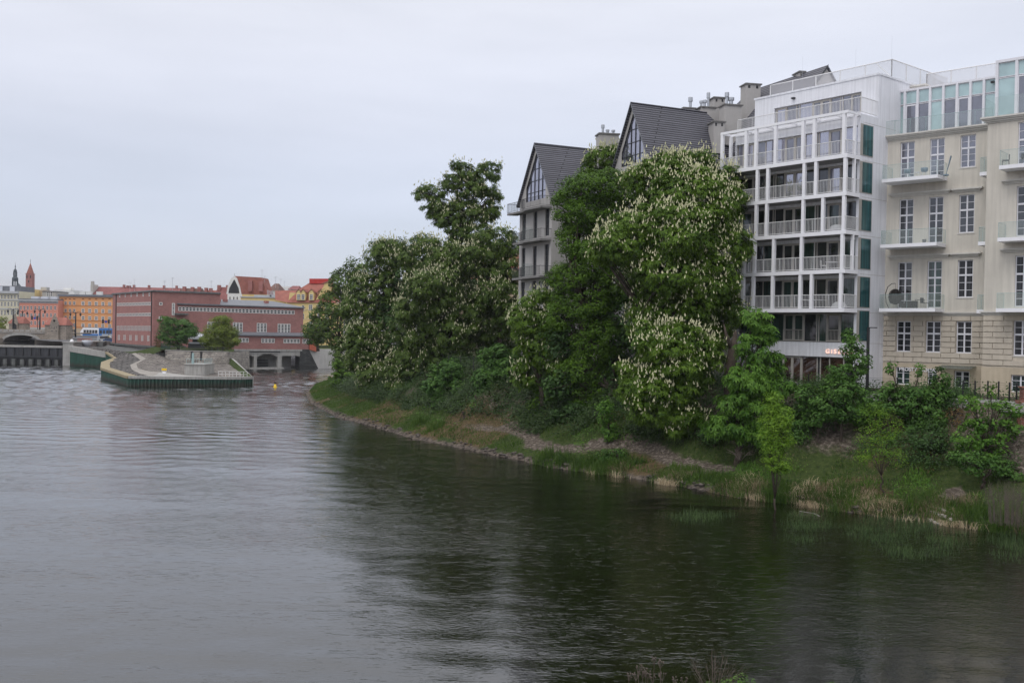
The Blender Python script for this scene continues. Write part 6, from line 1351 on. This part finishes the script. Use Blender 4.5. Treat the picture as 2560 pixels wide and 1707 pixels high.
tree('broadleaf_tree', 'dark dense tree filling the gap behind the left grove trunks', 1180, 960, 140, d((1060, 800, 70, 90), (1150, 800, 70, 80), (960, 800, 90, 90), (1220, 790, 45, 70), (930, 640, 50, 60), (960, 700, 60, 60), (1060, 650, 60, 70), (1120, 650, 45, 60), (900, 730, 50, 60)), 'leaf_dark', spacing=1.3, per=14, lsize=.3, spread=1.0)
# --- right mass
tree('maple_tree', 'fresh green blossomless maple between the gabled house and the big chestnut', 1460, 1080, 93, d((1335, 430, 52, 38), (1385, 425, 58, 42), (1430, 450, 50, 42, 1), (1310, 460, 36, 26), (1340, 500, 55, 45), (1400, 510, 65, 60), (1320, 560, 42, 42), (1370, 590, 65, 60), (1300, 640, 42, 45), (1350, 680, 70, 70), (1420, 650, 55, 70), (1290, 720, 40, 50), (1370, 780, 75, 75), (1340, 860, 55, 65), (1380, 900, 50, 60), (1365, 950, 42, 45), (1410, 930, 40, 50), (1335, 930, 30, 30)), 'leaf_maple', spacing=.62, per=30, lsize=.115, spread=.52, r0=.5, inner=.25)
tree('horse_chestnut', 'chestnut with sparse pale flowers peeping over the maple in front of the dark roofs', 1500, 1000, 101, d((1395, 365, 40, 24), (1420, 350, 30, 16), (1360, 385, 26, 16), (1450, 380, 40, 30), (1500, 400, 50, 50)), 'leaf_chestnut', 'palm', .75, 8, .26, .5, 'blossom_white', .8, .34, inner=.15)
tree('horse_chestnut', 'largest blossoming chestnut, towering in front of the dark roofs and white block', 1640, 1100, 84, d((1530, 385, 62, 42, 3), (1490, 420, 55, 50, 3), (1600, 385, 50, 40, 4), (1650, 420, 52, 40, 3), (1560, 440, 75, 60), (1630, 470, 70, 60), (1675, 490, 40, 55, 2), (1500, 520, 80, 60, -1), (1430, 560, 70, 55, -2), (1380, 585, 32, 28, -2), (1570, 540, 85, 75, -2), (1650, 570, 62, 80), (1530, 620, 95, 70, -2), (1610, 660, 80, 80, -1), (1480, 640, 60, 60), (1540, 720, 95, 70), (1650, 720, 50, 80, 2), (1480, 740, 45, 45), (1600, 780, 60, 60)), 'leaf_chestnut', 'palm', .62, 9, .235, .44, 'blossom', .95, .30, r0=.55, inner=.3)
tree('horse_chestnut', 'drooping blossoming chestnut skirt hanging almost to the path under the largest crown', 1590, 1100, 79, d((1500, 790, 50, 50), (1540, 840, 70, 50), (1590, 860, 45, 45), (1480, 880, 50, 45), (1540, 900, 60, 50), (1500, 940, 55, 40), (1560, 950, 48, 40), (1560, 790, 75, 50), (1625, 810, 45, 45), (1555, 985, 35, 22), (1440, 850, 18, 22), (1440, 900, 22, 25)), 'leaf_chestnut', 'palm', .6, 9, .235, .42, 'blossom', .95, .30, r0=.3, inner=.3, base=(at_y(1585, 900, 87).x, 87, gz(at_y(1585, 900, 87).x, 87)))
tree('horse_chestnut', 'small blossoming chestnut between the left grove and the maple', 1360, 1000, 96, d((1240, 700, 45, 35), (1220, 740, 45, 38), (1265, 760, 50, 42), (1250, 810, 45, 38), (1285, 840, 40, 38), (1200, 770, 22, 18), (1198, 725, 20, 26), (1200, 815, 24, 34), (1205, 860, 26, 30)), 'leaf_chestnut', 'palm', .7, 9, .26, .5, 'blossom_white', .95, .34, r0=.25)
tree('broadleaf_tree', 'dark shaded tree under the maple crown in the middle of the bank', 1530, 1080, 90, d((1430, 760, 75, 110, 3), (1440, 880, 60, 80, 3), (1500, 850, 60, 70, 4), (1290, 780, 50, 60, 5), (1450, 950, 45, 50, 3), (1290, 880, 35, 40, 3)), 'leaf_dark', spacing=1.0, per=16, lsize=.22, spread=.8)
tree('young_chestnut', 'broad-leaved chestnut shoots growing in front of the shop window', 1840, 1120, 74, d((1735, 730, 28, 22), (1755, 765, 28, 30), (1730, 800, 35, 40), (1760, 840, 35, 35), (1720, 870, 50, 40), (1775, 890, 40, 30), (1690, 930, 50, 35), (1740, 940, 55, 45), (1670, 980, 45, 30), (1730, 990, 50, 35)), 'leaf_shoot', 'palm', .62, 7, .26, .42, None, r0=.22, inner=.25)
tt = thing('old_tree', 'thick dark bare-stemmed tree standing in shade left of the shop window', 'tree', tuple(at_y(1828, 980, 79)))
q = at_y(1828, 980, 79); MB().tube([(q.x, q.y, q.z-1.5), (q.x-.1, q.y, q.z+2), (q.x+.1, q.y, q.z+3.4), (q.x+.25, q.y, q.z+4.8)], [.62, .45, .36, .10], 10).tube([(q.x+.1, q.y, q.z+3.2), (q.x-.5, q.y-.2, q.z+4.4), (q.x-.7, q.y, q.z+5.4)], [.25, .14, .04], 7).build('trunk', M['bark'], tt, smooth=True)
# --- bushes on the bank
def bush(label, u, vb, Y, bl, leaf='leaf_elder', lsize=.13, spacing=.5, per=22, spread=.38, name='bush', **k): return tree(name, label, u*D, vb*D, Y, d(*bl), leaf, k.pop('kind', 'diamond'), spacing, per, lsize, spread, cat='bush', r0=k.pop('r0', .09), **k)
bush('dark elder bush at the foot of the left grove, right of its low branches', 1030, 945, 112, ((1030, 850, 35, 25), (1005, 885, 32, 30), (1055, 890, 32, 35), (1030, 925, 42, 28)), lsize=.17)
bush('wide elder bush on the slope left of the yellow green shrub', 1150, 940, 106, ((1140, 820, 34, 28), (1165, 850, 52, 36), (1120, 870, 36, 32), (1185, 890, 52, 36), (1130, 918, 42, 28), (1200, 925, 30, 22)), lsize=.17)
bush('yellow green upright shrub beside the wide elder bush', 1245, 965, 97, ((1240, 880, 26, 24), (1260, 910, 26, 28), (1235, 935, 26, 25), (1285, 860, 30, 28)), 'leaf_maple', lsize=.13)
bush('small bush leaning over the water edge at the left tip of the bank', 825, 915, 160, ((790, 870, 30, 25), (830, 900, 35, 22), (775, 840, 10, 22), (860, 895, 30, 25), (800, 895, 26, 16)), 'leaf_maple', lsize=.22, spacing=.8)
bush('slim sapling with fresh leaves standing on the path by the maple', 1395, 1045, 83, ((1390, 945, 18, 28), (1400, 985, 20, 26), (1412, 1010, 12, 14)), 'leaf_shoot', lsize=.12)
bush('low bush on the path edge right of the slim sapling', 1420, 1060, 80, ((1400, 1045, 26, 14), (1425, 1040, 16, 14)), 'leaf_elder', lsize=.1)
bush('small sapling on the slope below the wide elder bush', 1092, 985, 104, ((1090, 935, 8, 14), (1092, 960, 10, 14)), 'leaf_shoot', lsize=.12)
bush('round dark bush at the water edge in the middle of the bank', 1065, 1022, 102, ((1065, 1000, 20, 20), (1050, 985, 10, 10)), 'leaf_elder', lsize=.13)
bush('maple thicket between the bright willow and the black street lamp', 1930, 970, 72, ((1950, 772, 14, 16), (1956, 802, 20, 24), (1938, 862, 36, 30), (1972, 832, 22, 32), (1935, 900, 50, 35), (1960, 940, 45, 35), (1900, 930, 35, 30)), 'leaf_elder', lsize=.125, r0=.1)
bush('maple saplings with slender tops in front of the shop lettering', 2090, 960, 70, ((2045, 842, 8, 16), (2112, 852, 7, 15), (2160, 872, 18, 28), (2050, 898, 34, 18), (2110, 904, 38, 18), (2150, 910, 32, 22), (2030, 920, 40, 25), (2090, 930, 55, 30), (2140, 965, 45, 35), (2100, 1000, 32, 30)), 'leaf_elder', lsize=.13, per=18, r0=.1)
bush('dense low shrub left of the black lamp post behind the bright willow', 1860, 990, 73, ((1850, 905, 28, 22), (1870, 930, 30, 30), (1835, 960, 28, 32), (1840, 1000, 22, 26)), 'leaf_elder', lsize=.12)
bush('chestnut and maple shoots along the right end of the slope', 2260, 1080, 65, ((2275, 895, 8, 16), (2215, 920, 14, 12), (2240, 930, 22, 18), (2300, 935, 24, 16), (2330, 940, 16, 18), (2250, 975, 38, 25), (2310, 985, 35, 25), (2220, 1010, 30, 25), (2270, 1030, 42, 28)), 'leaf_shoot', lsize=.13, per=14, spacing=.55)
bush('dark low shrub at the foot of the right slope', 2260, 1095, 63, ((2230, 1060, 35, 22), (2290, 1070, 35, 20), (2200, 1050, 20, 15), (2330, 1090, 22, 25)), 'leaf_elder', lsize=.11)
bush('withered brown green shrub under the street fence', 2190, 960, 69, ((2190, 960, 30, 28), (2210, 985, 22, 20), (2170, 995, 22, 18)), 'leaf_rust', lsize=.08, per=10)
bush('tangled undergrowth on the shaded slope below the shop', 1800, 1040, 74, ((1770, 1010, 38, 18), (1820, 1030, 30, 18), (1870, 1010, 30, 20), (1950, 985, 45, 22), (2010, 980, 40, 30), (2000, 1020, 30, 20)), 'leaf_elder', lsize=.09, per=12)
for i, (u, v, Y, r) in enumerate(((900, 915, 150, 30), (950, 925, 133, 34), (1090, 905, 114, 32), (1275, 925, 97, 30), (1320, 950, 92, 34), (1460, 985, 88, 26), (1640, 1000, 77, 28), (1880, 960, 72, 26), (2000, 950, 71, 28), (2140, 1020, 67, 26), (2040, 1010, 70, 24), (1610, 960, 80, 26), (1500, 1010, 84, 20))):
    bush((['low dark bush under the left edge of the grove', 'low dark bush at the foot of the left front chestnut', 'low bush filling the gap between the two elder bushes', 'low bush under the small chestnut left of the maple', 'low bush under the left side of the maple', 'low dark bush in the shade right of the slim sapling', 'low bush between the drooping chestnut and the pale fallen branches', 'low bush on the slope right of the bright willow', 'low bush below the black street lamp', 'low bush below the shop lettering, furthest down the slope', 'low bush behind the thin see-through willow', 'dark bush behind the drooping chestnut on its right', 'small dark bush under the drooping chestnut'][i]), u, v+14, Y, ((u-r*.5, v, r, r*.62), (u+r*.6, v-4, r*.8, r*.55), (u, v-r*.4, r*.7, r*.5)), ('leaf_dark', 'leaf_elder', 'leaf_shoot')[i % 3] if i > 6 else ('leaf_dark', 'leaf_elder')[i % 2], lsize=.12*Y/80, spacing=.55*Y/80, group='low bushes along the bank')
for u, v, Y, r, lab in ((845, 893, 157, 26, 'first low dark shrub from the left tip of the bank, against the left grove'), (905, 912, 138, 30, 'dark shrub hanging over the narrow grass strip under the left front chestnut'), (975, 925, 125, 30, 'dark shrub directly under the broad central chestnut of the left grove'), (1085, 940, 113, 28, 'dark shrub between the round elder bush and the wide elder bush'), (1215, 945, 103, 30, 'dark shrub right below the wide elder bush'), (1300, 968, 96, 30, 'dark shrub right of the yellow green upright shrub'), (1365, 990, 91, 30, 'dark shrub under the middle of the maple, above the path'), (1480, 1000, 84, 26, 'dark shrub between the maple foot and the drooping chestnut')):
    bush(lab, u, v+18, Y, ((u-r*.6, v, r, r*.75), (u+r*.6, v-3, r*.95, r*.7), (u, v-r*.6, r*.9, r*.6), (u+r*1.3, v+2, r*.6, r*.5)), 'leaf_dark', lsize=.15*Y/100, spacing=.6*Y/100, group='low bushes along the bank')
# light feathery willows
bush('bright yellow green young willow by the water, tallest of the bank saplings', 1782, 1095, 63.5, ((1775, 925, 20, 26), (1795, 960, 26, 30), (1770, 975, 26, 30), (1790, 1010, 28, 28), (1775, 1040, 26, 24), (1790, 1065, 26, 18), (1760, 1010, 15, 20)), 'leaf_willow', lsize=.065, spacing=.32, per=26, spread=.3, r0=.07, name='willow_sapling')
bush('thin see-through yellow green shrub with many bare stems right of the bright willow', 2028, 1110, 64.5, ((2010, 950, 28, 26), (2040, 980, 32, 30), (1995, 1000, 30, 28), (2025, 1030, 38, 30), (1985, 1045, 24, 16), (2055, 1050, 22, 20)), 'leaf_willow', lsize=.05, spacing=.5, per=16, spread=.4, r0=.06, name='willow_sapling', inner=.2)
def stems(name, label, u, v, z, n, h, spread, r, mt, cat='bush', leafless=True, bend=.35, twigs=3, Y=None, foot=.15):
    p = on_z(u, v, z) if Y is None else at_y(u, v, Y); t = thing(name, label, cat, tuple(p)); m = MB()
    for i in range(n):
        a = random.uniform(0, 2*math.pi); k = random.random()**.6; e = Vector((math.cos(a)*k*spread, math.sin(a)*k*spread, h*random.uniform(.6, 1.05)*(1-.25*k))); b0 = Vector((math.cos(a), math.sin(a), 0))*foot*k; mid = b0.lerp(e, .5)+Vector((e.x, e.y, 0))*(-bend*.3)
        pts = [p+b0-Vector((0, 0, .3)), p+mid, p+e]; m.tube(pts, [r, r*.7, r*.25], 4, cap=False)
        for q in range(twigs):
            f = pts[1].lerp(pts[2], random.uniform(0, .8)); g = f+Vector((random.uniform(-1, 1), random.uniform(-1, 1), random.uniform(.4, 1.6)))*h*.13; m.tube([f, g], [r*.4, r*.15], 3, cap=False)
    m.build('branches', M[mt], t); return t
stems('twiggy_bush', 'dark leafless twiggy bush at the right end of the water edge', 2318*D, 1190*D, 1.0, 130, 2.4, 1.6, .009, 'twig', twigs=5, foot=1.1)
stems('dead_branches', 'tangle of pale fallen branches under the chestnut shoots', 1700*D, 1048*D, 2.2, 13, .7, 2.2, .028, 'twig', twigs=4)
# --- island and far trees
tree('broadleaf_tree', 'round dark green tree on the left part of the island garden', 437, 875, 236, [(430, 815, 30, 24), (455, 820, 28, 24), (415, 830, 20, 22), (470, 828, 22, 18), (440, 845, 34, 26), (485, 832, 10, 10)], 'leaf_elder', spacing=.9, per=30, lsize=.2, spread=.7, base=P3(445, 878, 236))
tree('willow_tree', 'feathery yellow green tree on the right part of the island garden', 552, 880, 232, [(552, 806, 26, 20), (550, 830, 38, 28), (532, 848, 26, 22), (572, 850, 28, 22), (553, 862, 36, 15)], 'leaf_yellow', spacing=.75, per=34, lsize=.15, spread=.7, base=P3(558, 880, 232), r0=.2)
tree('conifer_bush', 'small dark purple bush beside the brick block', 396, 870, 246, [(396, 850, 9, 12), (394, 863, 10, 9), (403, 874, 11, 8)], 'leaf_rust', spacing=.9, per=24, lsize=.16, spread=.5, base=P3(396, 872, 246), cat='bush', r0=.1)
tree('broadleaf_tree', 'pale green tree at the left edge behind the bridge parapet', 5, 825, 340, [(5, 805, 14, 16), (-12, 810, 14, 14)], 'leaf_yellow', spacing=1.5, per=24, lsize=.3, spread=1.1, base=P3(5, 826, 340))
tree('broadleaf_tree', 'distant dark tree between the yellow house and the grove', 790, 865, 262, [(775, 825, 18, 20), (800, 830, 25, 28), (790, 848, 26, 14)], 'leaf_dark', spacing=1.4, per=26, lsize=.28, spread=1.0, base=P3(795, 872, 262))
t = thing('garden_fence', 'green hedge-like slat fence at the left end of the island garden wall', 'fence', P3(404, 872, 238)); m = MB(); a = P3(402, 873, 240); 
for k in range(14): m.box(a[0]+k*.16, a[0]+k*.16+.08, 240, 240.1, a[2]-.2, a[2]+1.5)
m.build('slats', M['green_steel'], t)
# ================================================================ ground cover (stuff)
def blades(name, P, h, w, mt, lean=.35, seg=2, jit=.3):
    n = len(P); a = RNG.uniform(0, 2*math.pi, n); H = h*RNG.uniform(.55, 1.2, n); L = lean*H*RNG.uniform(.2, 1.2, n); b = RNG.uniform(0, 2*math.pi, n)
    S = np.column_stack([np.cos(a), np.sin(a), np.zeros(n)])*(w/2); Dv = np.column_stack([np.cos(b), np.sin(b), np.zeros(n)])
    p0, p1 = P-S, P+S; m_ = P+Dv*(L*.35)[:, None]+np.column_stack([np.zeros(n), np.zeros(n), H*.6]); q0, q1 = m_-S*.75, m_+S*.75; tp = P+Dv*L[:, None]+np.column_stack([np.zeros(n), np.zeros(n), H*(1-lean*.3)])
    V = np.stack([p0, p1, q1, q0], 1).reshape(-1, 3); V2 = np.stack([q0, q1, tp+S*.12, tp-S*.12], 1).reshape(-1, 3)
    VV = np.concatenate([V, V2]); o = npmesh(name, VV, quads_of(VV), M[mt]); o['kind'] = 'stuff'; return o
def scatter_bank(n, dmin, dmax, pmin, pmax, dens=None):
    """points between two distances inland of the shoreline, along shoreline parameter pmin..pmax"""
    out = []; k = 0
    seg = np.hypot(*(SHORE[1:]-SHORE[:-1]).T)
    i = RNG.choice(len(seg), n*3, p=seg/seg.sum()); t = RNG.random(n*3); q = SHORE[i]+(SHORE[i+1]-SHORE[i])*t[:, None]; tn = (SHORE[i+1]-SHORE[i])/seg[i][:, None]; nr = np.column_stack([tn[:, 1], -tn[:, 0]])
    d_ = RNG.uniform(dmin, dmax, n*3); P = q+nr*d_[:, None]; z, dd, par = ground(P); sgn = 1
    if np.median(dd) < 0 and dmin >= 0: P = q-nr*d_[:, None]; z, dd, par = ground(P)
    ok = (par >= pmin) & (par <= pmax) & (dd >= dmin-.3) & (dd <= dmax+.3)
    if dens is not None: ok &= RNG.random(n*3) < dens(P, dd, par)
    P, z = P[ok][:n], z[ok][:n]; return np.column_stack([P, z-.03])
def dn(P, dd, par):
    trail = np.exp(-((dd-3.5-1.0*np.sin(par*1.5))/1.45)**2)*np.clip((19.0-par), 0, 1)*np.clip((par-9.8), 0, 1); under = np.clip((vnoise(P, .12, 6)-.12)*3, 0, 1)*np.clip((dd-5)/2, 0, 1)*np.clip((22-par)/2, 0, 1)
    cob = ((np.abs(par-4.0) < .14) & (dd > 2.4) & (dd < 4.8))*1.0
    return np.clip(1-1.35*np.maximum.reduce([trail, under*.8, cob]), 0, 1)*(.35+.65*(vnoise(P, .5, 11) > .38))
blades('grass_meadow', scatter_bank(60000, .6, 7, 0, 27, dn), .26, .045, 'grass')
blades('grass_slope_cover', scatter_bank(16000, 6, 15, 0, 27, lambda P, dd, par: dn(P, dd, par)*.7*(vnoise(P, .3, 61) > .45)), .22, .05, 'grass')
blades('grass_tall', scatter_bank(26000, -.2, 2.2, 0, 17, lambda P, dd, par: (vnoise(P, .35, 21) > .48)*1.0), .62, .04, 'grass', .45)
blades('dry_grass_meadow', scatter_bank(15000, 3.5, 12, 0, 22, lambda P, dd, par: np.clip((vnoise(P, .16, 8)-.46)*4, .04, 1)), .22, .035, 'grass_dry', .7)
blades('dry_reed_fringe', scatter_bank(20000, -.25, 1.3, 0, 14, lambda P, dd, par: (vnoise(P, .45, 31) > .55)*1.0), .5, .035, 'grass_dry', .9)
# clump tops of last year's reed, pale
def tuft_field(n_t, dmin, dmax, pmin, pmax, per, h, w, mt, name, rad=.45, lean=.8):
    c = scatter_bank(n_t, dmin, dmax, pmin, pmax); idx = np.repeat(np.arange(len(c)), per); g = RNG.normal(size=(len(idx), 2))*rad; P = c[idx].copy(); P[:, :2] += g; P[:, 2] = ground(P[:, :2])[0]-.02; hs = h*RNG.uniform(.6, 1.3, len(c))[idx]
    blades(name, P, hs, w, mt, lean)
def tufts_at(pts, per, h, w, mt, name, rad, lean):
    c = np.array([tuple(on_z(u*D, v*D, .9)) for u, v in pts]); idx = np.repeat(np.arange(len(c)), per); P = c[idx]+0.0; P[:, :2] += RNG.normal(size=(len(idx), 2))*rad; P[:, 2] = ground(P[:, :2])[0]; kk = P[:, 2] > -.45; P, idx = P[kk], idx[kk]; P[:, 2] = np.maximum(P[:, 2], -.03)
    blades(name, P, h*RNG.uniform(.7, 1.3, len(c))[idx], w, mt, lean)
tufts_at([(1700, 1104), (1715, 1098), (1728, 1108), (1742, 1118), (1838, 1121), (1850, 1128), (1868, 1134), (1860, 1118), (1925, 1128), (1945, 1134), (1965, 1138), (1985, 1136), (2005, 1146), (2030, 1151), (2050, 1154), (2180, 1172), (2200, 1179), (2225, 1182), (2250, 1189), (2080, 1166), (1540, 1086), (1555, 1098), (1520, 1084), (1350, 1064), (1410, 1071), (1300, 1061)], 110, .62, .03, 'grass_pale', 'pale_reed_tufts', .40, 1.1)
tufts_at([(1780, 1116), (1770, 1122), (1790, 1124), (1560, 1106), (1600, 1116), (1640, 1118), (1680, 1121), (1900, 1146), (1880, 1144), (2090, 1176), (2120, 1179), (1250, 1041), (1330, 1054), (1380, 1061), (1290, 1048), (2280, 1189), (960, 976), (1000, 986)], 300, .95, .035, 'grass', 'sedge_clumps', .45, .45)
tuft_field(24, .5, 2.6, .2, 8.2, 180, .7, .03, 'grass_dry', 'dry_reed_tufts', .42, .75)
tuft_field(40, .1, 2.2, 0, 9, 260, .9, .035, 'grass', 'green_sedge_tufts', .55, .5)
# reeds standing in the shallow water
def water_reeds():
    c = []
    while len(c) < 200:
        u, v = RNG.uniform(1980, 2600), RNG.uniform(1285, 1400)
        lo = 1262+(u-1980)*.125
        if not (lo < v < lo+80+18*math.sin(u*.02)): continue
        if vnoise(np.array([[u*.02, v*.05]]), 1, 3)[0] < .32: continue
        c.append(tuple(on_z(u, v, 0)))
    for _ in range(34): c.append(tuple(on_z(RNG.normal(1750, 40), RNG.normal(1293, 6), 0)))
    c = np.array(c); idx = np.repeat(np.arange(len(c)), 20); P = c[idx]; P[:, :2] += RNG.normal(size=(len(idx), 2))*.42; P[:, 2] = -.05
    blades('water_reeds', P, .36, .024, 'grass_reed', .35)
water_reeds()
# leafy undergrowth over the slope
def undergrowth(name, n, dmin, dmax, pmin, pmax, mt, size, hh, thr, seed):
    c = scatter_bank(n, dmin, dmax, pmin, pmax, lambda P, dd, par: (vnoise(P, .35, seed) > thr)*1.0); per = 42; idx = np.repeat(np.arange(len(c)), per); k = RNG.uniform(.5, 1.5, len(c))[idx]
    g = RNG.normal(size=(len(idx), 3))*np.array([.42, .42, .30])*k[:, None]; g[:, 2] = abs(g[:, 2])*hh/.3; C = c[idx]+g; N = RNG.normal(size=C.shape)*.45+np.array([-.15, -.35, .8]); N /= np.linalg.norm(N, axis=1)[:, None]
    V = leaf_quads(C, N, size, .5, .2); o = npmesh(name, V, quads_of(V), M[mt]); o['kind'] = 'stuff'
undergrowth('slope_undergrowth', 3000, 6.5, 15, 0, 22, 'leaf_dark', .085, .40, .36, 41)
undergrowth('shade_undergrowth', 2600, 4.6, 13, 13, 24, 'leaf_under_shade', .12, .5, .40, 71)
undergrowth('ivy_cover', 1400, 5.5, 13, 11, 24, 'leaf_under_shade', .11, .45, .5, 73)
undergrowth('bramble_cover', 1500, 6, 14, 0, 24, 'leaf_under_shade', .07, .30, .5, 43)
undergrowth('dead_leaf_cover', 500, 6, 13, 0, 20, 'leaf_rust', .06, .15, .55, 47)
undergrowth('nettle_cover', 420, 2.5, 8, 1, 20, 'leaf_shoot', .06, .25, .62, 49)
# bright undergrowth clumps
tuft_field(26, 2.5, 9, 2, 14, 150, .5, .05, 'grass_bright', 'bright_herb_tufts', .5, .5)
def rocks():
    c = scatter_bank(1100, -.2, .7, 3, 22, lambda P, dd, par: np.where(par > 14, .45, 1.0)*(vnoise(P, .4, 81) > .38)); V = []; F = []; ico = []
    base = np.array([(0, 0, 1), (.9, 0, .3), (.28, .85, .3), (-.72, .52, .3), (-.72, -.52, .3), (.28, -.85, .3), (0, 0, -.6)]); tri = [(0, 1, 2), (0, 2, 3), (0, 3, 4), (0, 4, 5), (0, 5, 1), (6, 2, 1), (6, 3, 2), (6, 4, 3), (6, 5, 4), (6, 1, 5)]
    n = len(c); s = .06+.30*RNG.random(n)**2.2**1.0; a = RNG.uniform(0, 6.28, n); vs = base[None]*(1+RNG.normal(size=(n, 7, 3))*.16)*s[:, None, None]*np.array([1.2, .9, .55])
    ca, sa = np.cos(a)[:, None], np.sin(a)[:, None]; x = vs[:, :, 0]*ca-vs[:, :, 1]*sa; y = vs[:, :, 0]*sa+vs[:, :, 1]*ca; vs = np.stack([x, y, vs[:, :, 2]], 2)+c[:, None, :]
    T = (np.array(tri)[None]+np.arange(n)[:, None, None]*7).reshape(-1, 3); o = npmesh('shore_rubble', vs.reshape(-1, 3), T, M['rock']); o['kind'] = 'stuff'
rocks()
# cobbled patch on the meadow
q = [on_z(u*D, v*D, 1.75) for u, v in ((2108, 1152), (2145, 1124), (2195, 1132), (2165, 1160))]
m = MB()
for i in range(13):
    for j in range(9):
        u_, v_ = (i+.5*(j % 2)+.3)/13.5, (j+.5)/9; e = (q[0].lerp(q[3], u_)).lerp(q[1].lerp(q[2], u_), v_)
        if random.random() < .12: continue
        zz = gz(e.x, e.y)+.12; s = .085+random.random()*.02; m.box(e.x-s*1.2, e.x+s*1.2, e.y-s, e.y+s, zz-.15, zz+random.uniform(0, .03))
m.build('cobble_paving', M['cobble'], kind='structure')
# litter and floating wood
for (u, v, lab) in ((1262*D, 1104, 'x'),): pass
q = on_z(2030, 1281, .02); t = thing('driftwood', 'thin pale branch floating among the reeds off the bank', 'branch', tuple(q)); MB().tube([tuple(on_z(1998, 1277, .03)), tuple(on_z(2035, 1283, .08)), tuple(on_z(2050, 1290, .0))], .03, 5).build('wood', M['twig_pale'], t)
# ================================================================ near foreground plants at the bottom edge
def umbel(u, v, Y, lab):
    top = at_y(u, v, Y); b = Vector((top.x+random.uniform(-.1, .1), top.y, 2.6)); t = thing('dry_flower_stalk', lab, 'plant', tuple(b), group='dry brown flower stalks at the bottom edge'); m = MB()
    m.tube([b, b.lerp(top, .6), top-Vector((0, 0, .1))], [.009, .007, .004], 4)
    for i in range(9):
        a = random.uniform(0, 6.28); r = random.uniform(.02, .075); e = top+Vector((math.cos(a)*r, math.sin(a)*r, random.uniform(-.03, .05))); m.tube([top-Vector((0, 0, .1)), e], .0025, 3); m.lathe([(.002, e.z), (.012, e.z+.008), (.013, e.z+.016), (.003, e.z+.03)], e.x, e.y, 5)
    m.build('stalk', M['twig'], t)
for i, (u, v) in enumerate(((1572, 1689), (1590, 1687), (1597, 1667), (1607, 1682), (1615, 1680), (1631, 1693), (1636, 1648), (1651, 1657), (1656, 1687), (1620, 1682), (1687, 1702), (1712, 1700))):
    umbel(u, v, 18+random.uniform(-.5, .5), 'dry brown umbel stalk at the bottom edge left of the bare grey shrub')
stems('bare_shrub', 'bare grey twiggy shrub at the bottom edge of the picture', 1785, 1752, 0, 26, .95, .7, .006, 'twig', Y=18, twigs=7)
p = at_y(1835, 1735, 18); t = thing('green_bush', 'bright green bush top at the bottom edge right of the bare shrub', 'bush', tuple(p))
V, *_ = crown_mesh([((p.x, p.y, p.z+.02), (.42, .4, .24))], 'diamond', .16, 26, .03, .12); npmesh('leaves', V-np.array(p), quads_of(V), M['grass_bright'], t)
for (u, w) in ((2085, .16), (2125, .13)):
    p = at_y(u, 1722, 18); t = thing('green_bush', 'low green plant tops at the bottom edge, '+('left' if u < 2100 else 'right')+' of a near pair', 'bush', tuple(p)); V, *_ = crown_mesh([((p.x, p.y, p.z), (w, w, .12))], 'diamond', .16, 20, .02, .08); npmesh('leaves', V-np.array(p), quads_of(V), M['grass_bright'], t)
